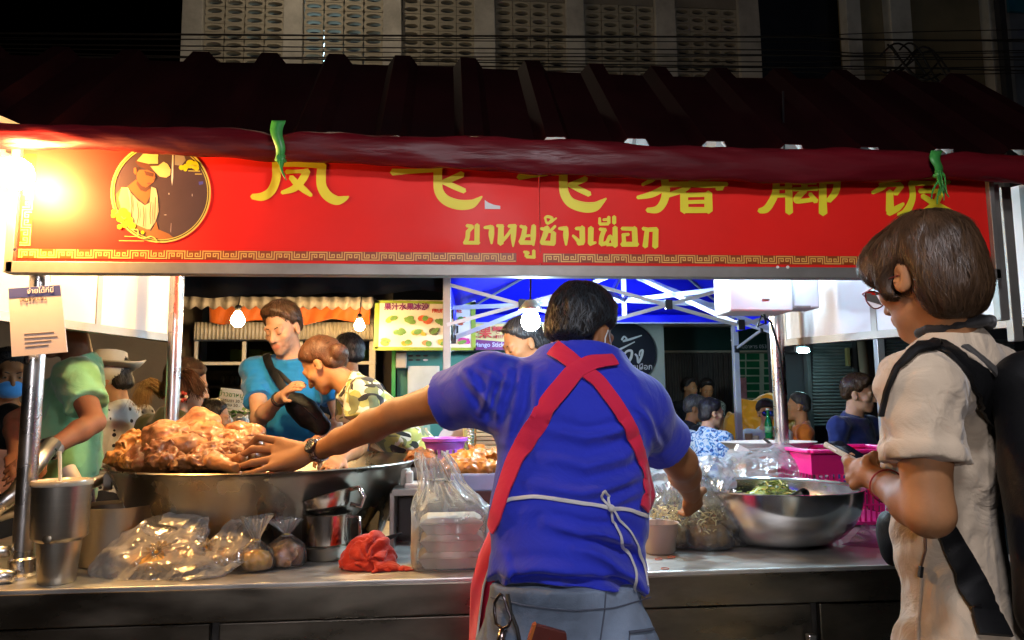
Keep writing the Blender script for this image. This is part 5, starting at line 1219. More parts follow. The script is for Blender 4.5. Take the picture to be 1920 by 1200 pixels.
# ------------------------------------------------------------------ the vendor in blue, seen from behind
SH_BLUE = cloth('royal_blue_cotton', (.020, .034, .50), var=.08, wr=.3, wscale=14)
JEAN = cloth('faded_denim', (.17, .22, .30), var=.55, wr=.9, wscale=9, weave=.6, sheen=.05)
APR = cloth('red_apron_cloth', (.62, .015, .06), var=.06, wr=.4, wscale=6)
STR = cloth('white_tape', (.62, .6, .58), var=.05, wr=.2)
def vendor():
    H = at(1090, 634, 1.86); R = headrot(40, -15, 2); s = .96
    t = thing('person', 'man in blue T-shirt and crossed red apron straps reaching over the counter', 'person', (.26, 1.62, 0))
    hu = R @ Vector((0, 0, 1)); hf = R @ Vector((0, 1, 0))
    Pp = at(1062, 1120, 1.64); Ch = at(1078, 800, 1.80); Wp = at(1066, 975, 1.71); Np = at(1090, 668, 1.84)
    sL = at(912, 730, 1.84); sR = at(1192, 770, 1.83)
    eL = at(742, 778, 2.02); wL = at(596, 846, 2.27)
    eR = at(1276, 868, 1.98); wR = at(1296, 925, 2.22)
    fn = Vector((0.03, 1, -.18)).normalized()
    # bare skin: head, neck, arms and hands in one surface
    S = Sdf(.0042); head_prims(S, H, R, s)
    S.cap(H+R @ Vector((0, -.03, -.05)), Np-Vector((0, 0, .03)), .057, .066, .03); S.cap(sL, sR, .052, k=.03); S.chain([Np, Ch], [.07, .1], .03, flat=(fn, .6))
    m1 = sL.lerp(eL, .45); S.chain([sL, m1, eL], [.055, .052, .041], .02); S.chain([eL, eL.lerp(wL, .28), eL.lerp(wL, .7), wL], [.041, .0425, .034, .027], .02, flat=None)
    S.chain([sR, sR.lerp(eR, .5), eR], [.055, .052, .042], .02); S.chain([eR, eR.lerp(wR, .35), wR], [.044, .043, .028], .02)
    # left hand spread over the meat
    def F(pts, r0, r1):
        P = [at(*p) for p in pts]; n = len(P); S.chain(P, [r0+(r1-r0)*i/(n-1) for i in range(n)], .005)
    k0 = at(578, 848, 2.285)
    S.chain([wL, k0], [.027, .029], .015, flat=(Vector((.1, .5, .6)), .75))
    for a, b, r in (((575, 842, 2.29), (527, 830, 2.33), .021), ((575, 848, 2.29), (520, 846, 2.32), .022), ((575, 852, 2.28), (516, 862, 2.30), .021), ((575, 856, 2.275), (512, 875, 2.28), .019)):
        S.cap(at(*a), at(*b), r, r*.85, .016, flat=(Vector((.1, -.5, .6)), .8))
    F([(530, 828, 2.33), (484, 820, 2.36), (466, 838, 2.385), (459, 852, 2.39)], .0125, .0088)
    F([(520, 843, 2.325), (474, 842, 2.34), (447, 858, 2.365), (430, 866, 2.38)], .0128, .0088)
    F([(516, 860, 2.30), (472, 868, 2.305), (448, 876, 2.33), (436, 880, 2.345)], .0122, .0085)
    F([(510, 874, 2.28), (482, 885, 2.28), (462, 889, 2.30), (452, 889, 2.31)], .0108, .0078)
    F([(572, 862, 2.275), (530, 884, 2.30), (497, 894, 2.33), (478, 898, 2.35)], .0155, .0095)
    S.cap(at(560, 860, 2.28), at(525, 870, 2.30), .022, .018, .02)
    # right hand gathering a bag
    dR = (at(1306, 990, 2.36)-wR).normalized(); hand_prims(S, wR, dR, Vector((-.2, -.8, .5)), 1., .55, side=-1)
    tone(S.build('body', SK_TAN, t), H, R, s)
    face_parts(t, H, R, s, HR_BLK)
    # nails
    for p in ((459, 850, 2.378), (430, 865, 2.37), (437, 879, 2.335), (452, 888, 2.30)):
        c_ = at(*p); MB().lathe([(.0055, 0), (.004, .0015), (0, .002)], c_+Vector((0, -.007, .003)), 8, Euler((1.2, 0, 0)).to_matrix()).build('nail', M('nail_pale', (.55, .38, .3), .3) if 'nail_pale' not in bpy.data.materials else bpy.data.materials['nail_pale'], t, smooth=True)
    # T-shirt
    S = Sdf(.005)
    Hm = at(1063, 1100, 1.655)
    S.chain([Np-Vector((0, -.01, .06)), Ch, Wp, Hm], [.130, .166, .164, .180], .06, flat=(fn, .66), cut=True)
    S.cap(Ch+Vector((-.05, 0, 0)), Wp+Vector((-.03, 0, 0)), .12, .12, .05, flat=(fn, .8)); S.cap(Ch+Vector((.05, 0, 0)), Wp+Vector((.03, 0, 0)), .12, .12, .05, flat=(fn, .8))
    S.cap(sL+Vector((.03, 0, .0)), sR-Vector((.03, 0, 0)), .066, k=.06); S.cap(Np-Vector((0, 0, .02)), Ch, .085, .12, .06)
    S.cap(sL, sL.lerp(eL, .42), .078, .078, .05, cut=True); S.cap(sR, sR.lerp(eR, .62), .072, .076, .05, cut=True)
    S.cap(Ch+Vector((.1, 0, .04)), sR, .10, .07, .06); S.cap(Ch+Vector((-.1, 0, .04)), sL, .10, .07, .06)
    S.post(plane_cut(Np+Vector((0, 0, .016)), Vector((.1, .30, 1))))
    Hs, Cs = np.array(Hm), np.array(Ch)
    # drag folds, each along a line of photo points carried on to the back: (points, height, width)
    FL = [([(958, 690), (944, 740), (934, 800)], .009, .012), ([(985, 688), (966, 750), (950, 830)], .008, .013), ([(925, 700), (915, 745), (905, 770)], .008, .010), ([(1010, 700), (1000, 760), (975, 830)], .005, .012),
          ([(1020, 806), (1090, 822), (1155, 810), (1190, 790)], .007, .012), ([(1005, 852), (1090, 872), (1165, 852), (1190, 838)], .008, .013), ([(985, 898), (1075, 916), (1165, 898), (1192, 884)], .008, .012), ([(1120, 938), (1195, 915)], .006, .010),
          ([(1012, 966), (1070, 982), (1140, 988), (1192, 1006)], .010, .012), ([(1060, 1004), (1120, 1030), (1165, 1058), (1190, 1088)], .011, .013), ([(1110, 985), (1160, 1004), (1196, 1026)], .008, .010), ([(940, 1078), (1030, 1068), (1130, 1076), (1190, 1092)], .010, .010), ([(930, 1048), (1000, 1040), (1070, 1046)], .006, .012),
          ([(1215, 770), (1235, 810), (1262, 850)], .007, .010), ([(1190, 745), (1216, 790), (1240, 850)], .006, .011), ([(935, 1020), (945, 1060), (945, 1092)], .006, .010), ([(870, 690), (905, 740), (935, 772)], .006, .010), ([(890, 680), (935, 710), (965, 720)], .005, .010)]
    FP = [([np.array([at(x, y, 1.70).x, at(x, y, 1.70).z]) for x, y in p], h_, w_) for p, h_, w_ in FL]
    def folds(P, d):
        Q = P[:, [0, 2]]; Q = Q+.006*np.stack([vnoise(P, 16., 1.), vnoise(P, 16., 5.)], -1); back = P[:, 1] < 1.86
        for pts, h_, w_ in FP:
            w_ = w_*.85; best = np.full(len(P), 9., np.float32); n_ = len(pts)-1; tt = np.zeros(len(P), np.float32)
            for k in range(n_):
                a, b = pts[k], pts[k+1]; ba = b-a; u_ = np.clip((Q-a) @ ba/(ba @ ba), 0, 1); dd = np.linalg.norm(Q-a-u_[:, None]*ba, axis=1); m_ = dd < best; best[m_] = dd[m_]; tt[m_] = (k+u_[m_])/n_
            taper = np.sin(np.clip(tt, .04, .96)*math.pi)**.6; g_ = np.exp(-(best/w_)**2)-.55*np.exp(-((best-2.1*w_)/w_)**2); d = d-np.where(back, 1.55*h_*taper*g_, 0)
        z = P[:, 2]; a3 = np.clip((.985-z)/.05, 0, 1); d = d+.004*a3*np.sin((P[:, 0])*70+vnoise(P, 5.)*3)
        return d+.0022*fbm(P, 13, 2.2)
    S.post(folds); so = S.build('shirt', SH_BLUE, t); bv = bvh_of(so)
    # collar band of the T-shirt
    # jeans
    S = Sdf(.0075); u = Z
    S.cap(Pp-Vector((0, 0, .10)), Pp+Vector((0, 0, .035)), .168, .164, .02, flat=(Vector((0, 1, 0)), .66), cut=True)
    for sg in (-1, 1):
        S.ell(Pp+Vector((sg*.075, -.03, -.12)), (.095, .085, .10), None, .05)
        hp = Pp+Vector((sg*.088, 0, -.12)); S.chain([hp, Vector((hp.x+sg*.02, 1.68, .48)), Vector((hp.x+sg*.03, 1.6, .07))], [.105, .078, .065], .05)
    S.post(noise_post(.005, 14, 2., (1, 1, 1.6))); jo = S.build('jeans', JEAN, t); bj = bvh_of(jo)
    for sg in (-1, 1): Sdf(.012).cap(Vector((Pp.x+sg*.118, 1.58, .05)), Vector((Pp.x+sg*.13, 1.76, .04)), .045, .04, .02).build('shoe', RUBBER, t)
    SEAM = M('denim_seam', (.085, .10, .14), .8)
    strap(bj, [(915, 1118), (985, 1135), (1075, 1145), (1150, 1140), (1220, 1120)], .0028, 'seam', SEAM, jo, .002, .0015)
    strap(bj, [(1136, 1100), (1133, 1145), (1126, 1195), (1122, 1240)], .0028, 'seam', SEAM, jo, .002, .0015)
    strap(bj, [(1178, 1186), (1198, 1184), (1222, 1180)], .006, 'pocket_hem', SEAM, jo, .004, .003); strap(bj, [(1180, 1186), (1176, 1240)], .0028, 'seam', SEAM, jo, .002, .0015)
    # apron: crossed straps, bib edge down the left, waist tape with a bow
    strap(bv, [(1040, 656), (1062, 672), (1084, 690), (1120, 716), (1150, 755), (1178, 800), (1196, 850), (1206, 890), (1209, 930), (1203, 955)], [.044, .042, .036, .034, .034, .032, .03, .03], 'apron_strap', APR, t, .009, .004)
    strap(bv, [(1150, 680), (1110, 684), (1078, 700), (1040, 745), (1000, 805), (968, 868), (948, 925), (938, 960), (928, 992)], [.034, .042, .046, .046, .046, .042, .038, .034], 'apron_strap', APR, t, .012, .004)
    m = MB()
    def apr(u, v):
        yy = 925+v*330; xo = lin(yy, [(925, 944), (980, 924), (1040, 897), (1100, 882), (1250, 878)]); xi = lin(yy, [(925, 952), (980, 934), (1040, 924), (1100, 905), (1250, 886)])
        xi = max(xi, xo+3); Yv = lin(yy, [(925, 1.74), (1000, 1.80), (1250, 1.84)])
        return at(xo+(xi-xo)*u, yy, Yv-.07*u+.012*math.sin(v*9+u*3))
    m.grid(apr, 10, 40); o = m.build('apron_skirt', APR, t, smooth=True); o.modifiers.new('thick', 'SOLIDIFY').thickness = .004
    # the apron front wraps round to the far side of him
    def afr(u, v):
        yy = 960+v*380; e = at(lin(yy, [(925, 946), (980, 928), (1040, 902), (1100, 888), (1250, 884)]), min(yy, 1250), 1.86); return Vector((e.x+(Pp.x+.21-e.x)*u, 1.84+.05*math.sin(u*math.pi)+.008*math.sin(u*19), at(1060, yy, 1.86).z))
    m = MB(); m.grid(afr, 30, 24); o = m.build('apron_front', APR, t, smooth=True); o.modifiers.new('thick', 'SOLIDIFY').thickness = .004
    P = [at(lin(y, [(925, 952), (980, 935), (1040, 925), (1100, 906), (1250, 887)]), y, lin(y, [(925, 1.665), (1000, 1.725), (1250, 1.762)])) for y in range(930, 1252, 12)]
    MB().tube(P, .0028, 6).build('apron_piping', STR, t, smooth=True)
    m = MB(); m.grid(lambda u, v: at(1200+lin(v, [(0, 8), (.4, 14), (.75, 22), (1, 14)])+(-8+14*u)*(.4+.6*math.sin(v*2.6)), 855+v*100, 1.80+.02*u), 4, 16); o = m.build('apron_side', APR, t, smooth=True); o.modifiers.new('thick', 'SOLIDIFY').thickness = .004
    strap(bv, [(936, 946), (960, 936), (1000, 932), (1050, 937), (1100, 946), (1140, 952), (1180, 957), (1212, 968)], .0085, 'apron_tape', STR, t, .004, .002)
    strap(bv, [(1141, 952), (1128, 938), (1125, 926), (1131, 919), (1138, 926), (1140, 940), (1142, 952)], .0055, 'tape_loop', STR, t, .007, .0015)
    strap(bv, [(1142, 953), (1146, 975), (1160, 1005), (1176, 1040), (1188, 1070), (1194, 1100), (1197, 1125)], [.005, .0055, .008, .006, .0075], 'tape_end', STR, t, .007, .0015)
    strap(bv, [(1146, 954), (1160, 975), (1180, 1000), (1196, 1030), (1205, 1060), (1211, 1100)], [.005, .0055, .007, .005], 'tape_end', STR, t, .006, .0015)
    h = on_surface(bv, 1141, 953, .012)
    if h: Sdf(.003).ell(h[0], (.008, .006, .009)).build('tape_knot', STR, t)
    # hair, short and swept to the crown
    hc = hair_cap(t, H, R, s, HR_BLK, 'short', .005); crown = H+R @ Vector((0, -.03, .15))
    strands(t, hc, crown, 2600, 5, .008, .0011, M('black_hair_shine', (.014, .020, .026), .38, var=.3, spec=.55), lift=.003, fall=.15, seed=3, jitter=.35, avoid=[(H+R @ Vector((sg*.078, -.004, -.004))*s, .036) for sg in (-1, 1)])  # lighter bluish strand colour paints in the highlights of the hair
    # cloth face mask, its ear loop and rim
    MK = cloth('white_mask', (.62, .66, .68), wr=.3, weave=.2); q = lambda x, y, z: H + R @ Vector((x, y, z))
    S = Sdf(.005); S.ell(q(0, .05, -.06), (.066, .078, .052), R); S.post(plane_cut(q(0, .03, 0), R @ Vector((0, -1, 0)))); S.build('face_mask', MK, t)
    MB().tube([q(.066, .05, -.03), q(.08, .01, -.01), q(.084, -.018, .012), q(.083, -.024, -.01), q(.075, .0, -.05), q(.064, .045, -.085)], .0018, 6).build('mask_loop', MK, t, smooth=True)
    # wristwatch with steel bracelet
    d = (k0-eL.lerp(wL, .7)).normalized(); wt = thing('wristwatch', 'heavy steel wristwatch with dark dial on the vendor\'s left wrist', 'watch', tuple(wL))
    c = wL-d*.008; up_ = (Vector((0, -.75, .45))-d*Vector((0, -.75, .45)).dot(d)).normalized(); sd = d.cross(up_)
    n = 18
    LK = M('watch_steel', (.35, .28, .26), .25, 1., var=.2, scale=40)
    for i in range(n):
        a = 2*math.pi*i/n+.2; w = up_*math.cos(a)+sd*math.sin(a); tg = -up_*math.sin(a)+sd*math.cos(a)
        if w.dot(up_) > .9: continue
        for k in (-1, 0, 1):
            MB().box(c+w*.0315+d*k*.0085, (.0038, .0048, .0025), Matrix((d, tg, w)).transposed()).build('link', LK, wt, bevel=.001)
    Rw = Matrix((d, up_.cross(d), up_)).transposed(); wc = c+up_*.0335
    MB().lathe([(.021, -.006), (.0225, 0), (.0215, .006), (.0175, .0075), (.017, .006), (0, .006)], wc, 28, Rw).build('watch_case', M('gunmetal', (.06, .05, .05), .3, .8), wt, smooth='auto')
    MB().lathe([(.0168, .0064), (0, .0064)], wc, 24, Rw).build('dial', M('dial_black', (.02, .025, .025), .15), wt)
    for i in range(12): a = i*math.pi/6; MB().box(wc+Rw @ Vector((.0142*math.cos(a), .0142*math.sin(a), .0069)), (.0006, .0016, .0003), Rw @ Matrix.Rotation(a+math.pi/2, 3, 'Z')).build('hour_mark', M('lume', (.5, .55, .5), .5, var=0) if 'lume' not in bpy.data.materials else bpy.data.materials['lume'], wt)
    # belt clip and wallet in the back pocket
    cb = thing('carabiner', 'dark metal carabiner clipped to the vendor\'s belt loop', 'carabiner', tuple(at(950, 1150, 1.5)))
    P = [(945, 1112), (936, 1128), (935, 1150), (937, 1172), (947, 1181), (958, 1176), (963, 1160), (956, 1134), (951, 1116)]
    ho = [on_surface(bj, x, y, .012) for x, y in P]; P = [(h_[0] if h_ else at(x, y, 1.5)) for h_, (x, y) in zip(ho, P)]
    MB().tube(P, .0032, 8, closed=True).build('ring', M('dark_chrome', (.12, .1, .11), .25, 1.), cb, smooth=True)
    P = [on_surface(bj, x, y, .010) for x, y in ((957, 1112), (962, 1150), (972, 1180), (980, 1225))]; P = [h_[0] for h_ in P if h_]
    MB().tube(P, .004, 8).build('lanyard', RUBBER, cb, smooth=True)
    P = [on_surface(bj, x, y, .010) for x, y in ((948, 1182), (944, 1200), (950, 1225))]; P = [h_[0] for h_ in P if h_]
    if len(P) > 1: MB().tube(P, .009, 10).build('key_bunch', LK, cb, smooth=True)
    wl_ = thing('wallet', 'dark red wallet poking out of the vendor\'s back pocket', 'wallet', tuple(at(1030, 1190, 1.5)))
    h1 = on_surface(bj, 1040, 1185, .012); Yw = h1[0].y if h1 else 1.5
    MB().prism([at(x, y, Yw-.004) for x, y in ((985, 1222), (1003, 1171), (1062, 1187), (1068, 1240))], (0, .016, 0)).build('cover', M('oxblood_leather', (.10, .018, .012), .4, bump=.3, bscale=90), wl_, bevel=.002)
    MB().prism([at(x, y, Yw-.007) for x, y in ((1000, 1173), (1006, 1170), (990, 1222), (984, 1222))], (0, .018, 0)).build('edge', M('orange_edge', (.45, .12, .02), .4), wl_)
    return t
vendor()

# ------------------------------------------------------------------ the woman in beige with a phone
BEI = cloth('beige_linen', (.58, .46, .33), var=.07, wr=.9, wscale=12, weave=.4)
PACK = cloth('black_nylon', (.006, .006, .0065), var=.2, wr=.5, wscale=7, weave=.5, rough=.55, sheen=0)
def customer():
    KY = 1.15; at = lambda x, y, Y: globals()['at'](x, y, Y*KY)
    H = at(1738, 522, 1.20); R = headrot(-14, -14, 0); s = .95
    q = lambda x, y, z: H + R @ (Vector((x, y, z))*s)
    f = yawv(-36); r = Vector((f.y, -f.x, 0)); t = thing('person', 'woman in beige short sleeved jumpsuit with glasses looking at her phone', 'person', (.98, 1.15, 0))
    Np = at(1774, 655, 1.21); sL = at(1722, 716, 1.06); sR = sL+r*.35+Vector((0, 0, .015)); u = (Z+f*.03).normalized(); fn = f
    C = Np-u*.2+f*.025; Wp = Np-u*.36+f*.035; P = Np-u*.52+f*.01
    eL = at(1742, 962, 1.03); wL = at(1654, 906, 1.17); eR = sR-Z*.24+f*.03+r*.06; wR = at(1722, 880, 1.32)
    S = Sdf(.0042); head_prims(S, H, R, s)
    S.cap(q(0, -.03, -.05), Np-u*.02, .050, .056, .03); S.cap(sL, sR, .045, k=.03); S.chain([Np-u*.03, C], [.07, .1], .03, flat=(fn, .6))
    S.chain([sL, sL.lerp(eL, .5), eL], [.044, .043, .036], .02); S.chain([eL, eL.lerp(wL, .3), wL], [.036, .037, .024], .02)
    S.chain([sR, eR], [.047, .04], .02); S.chain([eR, wR], [.04, .025], .02)
    def F(pts, r0, r1):
        Q = [at(*p) for p in pts]; n = len(Q); S.chain(Q, [r0+(r1-r0)*i/(n-1) for i in range(n)], .006)
    pl = at(1622, 882, 1.220)
    S.cap(wL, pl, .025, .024, .015, flat=(Vector((.6, -.6, .4)), .75)); S.cap(at(1628, 893, 1.200), at(1606, 880, 1.240), .021, .018, .015)
    F([(1612, 876, 1.235), (1592, 868, 1.250), (1588, 862, 1.270), (1596, 856, 1.285)], .0115, .0085)
    F([(1608, 884, 1.230), (1594, 884, 1.250), (1592, 878, 1.275), (1602, 872, 1.290)], .0112, .008)
    F([(1608, 894, 1.220), (1596, 898, 1.240), (1597, 892, 1.265), (1606, 886, 1.280)], .0108, .008)
    F([(1612, 904, 1.210), (1602, 910, 1.225), (1604, 904, 1.250)], .0098, .0075)
    F([(1636, 880, 1.190), (1628, 864, 1.195), (1640, 853, 1.205)], .013, .0092)
    hand_prims(S, wR, at(1655, 858, 1.35)-wR, Vector((.4, .8, .2)), .72, .75, side=1)
    tone(S.build('body', SK_MID, t), H, R, s); face_parts(t, H, R, s, HR_BRN)
    # jumpsuit
    S = Sdf(.0058)
    S.chain([Np-u*.06, C, Wp, P-u*.08], [.095, .12, .118, .135], .06, flat=(fn, .68)); S.cap(sL-Z*.012, sR-Z*.012, .062, k=.05); S.cap(Np-u*.01, C, .078, .11, .05)
    sl1 = sL.lerp(eL, .60); S.cap(sL-Z*.006, sl1, .058, .062, .035, cut=True); S.cap(sL.lerp(eL, .50), sl1+(sl1-sL).normalized()*.006, .0665, .0675, .005, cut=2)
    S.cap(sR, sR.lerp(eR, .55), .066, .072, .04, cut=True)
    for sg in (-1, 1):
        hp = P+r*sg*.08-Z*.06; S.chain([hp, Vector((hp.x, hp.y, .5)), Vector((hp.x, hp.y, .1))], [.11, .095, .09], .05)
    def folds(Pt, d):
        a = (Pt[:, 2]-1.2); x = Pt[:, 0]*r.x+Pt[:, 1]*r.y; w = vnoise(Pt, 6.)*.03
        return d+.0024*np.sin((Pt[:, 2]*.9+x*.5+w)*120)*np.clip(vnoise(Pt, 5., 3.)+.2, 0, 1)+.003*np.sin((x*1.1-Pt[:, 2]*.45+w)*130)*np.clip(vnoise(Pt, 4., 8.)+.2, 0, 1)+.0018*fbm(warp(Pt, .03, 9.)*np.array([1, 1, .6], np.float32), 22, 1.1)
    S.post(folds); S.post(plane_cut(Np+u*.032, u+f*.55)); so = S.build('jumpsuit', BEI, t); bv = bvh_of(so)
    for sg in (-1, 1): Sdf(.012).cap(P*1+r*sg*.08-Z*(P.z-.05), P+r*sg*.08+f*.15-Z*(P.z-.04), .045, .035, .02).build('shoe', RUBBER, t)
    strap(bv, [(1728, 1075), (1726, 1120), (1722, 1160), (1720, 1215)], .006, 'seam', BEI, so, .002, .003)
    # hair: chin-length bob, ear tucked out
    S = Sdf(.0045); Rn = rotm(R); h0 = np.array(H, np.float32); loc = lambda P_: (P_-h0) @ Rn/s
    S.ell(q(0, -.012, .050), (.083*s, .103*s, .094*s), R, .01); S.ell(q(0, -.052, -.025), (.078*s, .060*s, .076*s), R, .04)
    S.ell(q(-.055, .045, .045), (.036*s, .052*s, .054*s), R, .03); S.ell(q(.055, .045, .045), (.036*s, .052*s, .054*s), R, .03); S.ell(q(0, .056, .080), (.056*s, .040*s, .042*s), R, .03)
    S.ell(q(-.074, .022, -.012), (.018*s, .022*s, .036*s), R, .015)
    def cut(P_, d):
        L = loc(P_); a = np.abs(L[:, 0]); front = (L[:, 1]-.068)*.85-(L[:, 2]-.035)*.5-a*.2
        ear = .03-np.sqrt((L[:, 1]+.004)**2+(L[:, 2]+.012)**2); ear = np.where(a > .06, ear, -1)
        low = -.105-L[:, 2]-.12*np.clip(-L[:, 1], 0, .1); low2 = np.where(L[:, 1] > -.02, -.045-L[:, 2]+(L[:, 1]+.02)*.1, -1)
        e = np.maximum.reduce([front, ear, low, low2]); return d+.028*np.clip((e+.014)/.02, 0, 1)**1.4
    S.post(noise_post(.004, 26, .7, (1, 1, .5))); S.post(cut); S.post(noise_post(.0025, 70, 2.3, (1.3, 1.3, .4)))
    ho = S.build('hair', HR_BRN, t); crown = q(0.01, -.035, .16)
    strands(t, ho, crown, 5200, 13, .011, .0009, HR_BRN, lift=.006, fall=.6, seed=5, jitter=.28)
    strands(t, ho, crown, 500, 15, .011, .0008, M('brown_hair_light', (.085, .045, .02), .45, var=.2, spec=.35), lift=.008, fall=.55, seed=8, jitter=.32)
    # glasses
    gl = thing('glasses', 'thin red metal framed glasses worn by the woman in beige', 'glasses', tuple(q(0, .1, .0)))
    GF = M('red_metal', (.28, .06, .05), .3, .6); LENS = M('lens', (1, 1, 1), .02, var=0, trans=1., ior=1.1)
    for sg in (-1, 1):
        pts = [q(sg*.034+.026*math.cos(a)*sg, .118-.006*abs(math.cos(a)), -.003+.021*math.sin(a)) for a in np.linspace(0, 2*math.pi, 25)[:-1]]
        MB().tube(pts, .0014, 6, closed=True).build('rim', GF, gl, smooth=True)
        m = MB(); m.v = [p-R @ Vector((0, .001, 0)) for p in pts]; m.f = [tuple(range(24))]; m.build('lens', LENS, gl, fix=False)
        MB().tube([q(sg*.06, .113, .002), q(sg*.078, .1, .002), q(sg*.083, .03, .004), q(sg*.082, -.015, .0)], .0014, 6).build('temple', GF, gl, smooth=True)
    MB().tube([q(-.008, .119, .003), q(0, .122, .007), q(.008, .119, .003)], .0013, 6).build('bridge', GF, gl, smooth=True)
    # phone
    ph = thing('phone', 'phone in a pale case held flat in the woman\'s left hand', 'phone', tuple(at(1590, 845, 1.270)))
    a, b, c_, d_ = at(1546, 828, 1.350), at(1576, 826, 1.430), at(1628, 858, 1.320), at(1608, 862, 1.240)
    nrm = (b-a).cross(d_-a).normalized(); nrm = nrm if nrm.z > 0 else -nrm
    MB().prism([a, b, c_, d_], -nrm*.011).build('case', M('pale_case', (.5, .44, .33), .35), ph, bevel=.002)
    e = [p.lerp((a+b+c_+d_)/4, .10)+nrm*.0006 for p in (a, b, c_, d_)]; MB().prism(e, nrm*.0008).build('screen', M('dark_screen', (.012, .014, .03), .08, var=0), ph)
    for k in (.22, .34): p = a.lerp(d_, k)-nrm*.005; MB().box(p, (.008, .003, .0018), Matrix(((d_-a).normalized(), (b-a).normalized(), nrm)).transposed()).build('side_button', WHITEP, ph)
    # bracelet
    bt = thing('bracelet', 'thin red cord bracelet on the woman\'s left wrist', 'bracelet', tuple(wL)); d = (wL-eL).normalized(); x = d.cross(Z).normalized(); y = d.cross(x); c0 = wL-d*.018
    MB().tube([c0+x*.031*math.cos(k)+y*.031*math.sin(k) for k in np.linspace(0, 6.283, 25)[:-1]], .0016, 6, closed=True).build('cord', M('red_cord', (.35, .03, .02), .7), bt, smooth=True)
    # black backpack with its straps
    bp = thing('backpack', 'black nylon backpack worn by the woman in beige', 'backpack', tuple(C-f*.22)); b0 = C-f*.178-Z*.07+r*.01
    Rb = Matrix((r, f, Z)).transposed(); S = Sdf(.007); S.box(b0-f*.02, (.14, .08, .25), Rb, .06, .03); S.box(b0-f*.10-Z*.06, (.10, .04, .14), Rb, .04, .03); S.post(noise_post(.007, 9, 1)); S.build('bag', PACK, bp)
    strap(bv, [(1660, 780), (1668, 732), (1686, 692), (1714, 664), (1748, 650), (1790, 672), (1836, 722), (1872, 775), (1905, 850)], [.007, .008, .010, .018, .040, .060, .066, .066, .066], 'shoulder_strap', PACK, bp, .008, .006)
    strap(bv, [(1800, 668), (1845, 705), (1880, 750), (1905, 800)], .024, 'webbing', M('grey_webbing', (.07, .065, .06), .7), bp, .022, .004)
    strap(bv, [(1770, 990), (1790, 1030), (1815, 1085), (1840, 1140), (1862, 1195)], [.034, .04, .05, .055, .06], 'lower_strap', PACK, bp, .010, .006)
    h = [on_surface(bv, x, y, .006) for x, y in ((1738, 1000), (1737, 1030), (1730, 1060))]; h = [k[0] for k in h if k]
    MB().tube(h, .002, 6).build('pull_cord', M('brown_cord', (.16, .09, .06), .7), bp, smooth=True)
    if h: MB().bar(h[-1], h[-1]-Z*.02+Vector((-.004, 0, 0)), .007).build('cord_end', BLACK, bp, bevel=.001)
    pc_ = thing('black_pouch', 'black pouch hanging in front of the woman in beige', 'bag', tuple(at(1650, 1000, 1.28))); S = Sdf(.006); S.ell(at(1668, 1008, 1.31), (.020, .04, .058)); S.post(noise_post(.003, 20)); S.build('pouch', PACK, pc_)
    sc = thing('neck_scarf', 'dark collar strap lying round the back of the woman\'s neck', 'scarf', tuple(Np)); S = Sdf(.006)
    pts = [Np+u*.02+r*(.072*math.cos(a))+f*(.066*math.sin(a)-.012)+Z*(.018-.012*math.sin(a)) for a in np.linspace(math.radians(150), math.radians(400), 14)]
    S.chain(pts, [.013]*14, .004); S.post(noise_post(.003, 40)); S.build('cloth', cloth('dark_scarf', (.02, .018, .018)), sc)
customer()
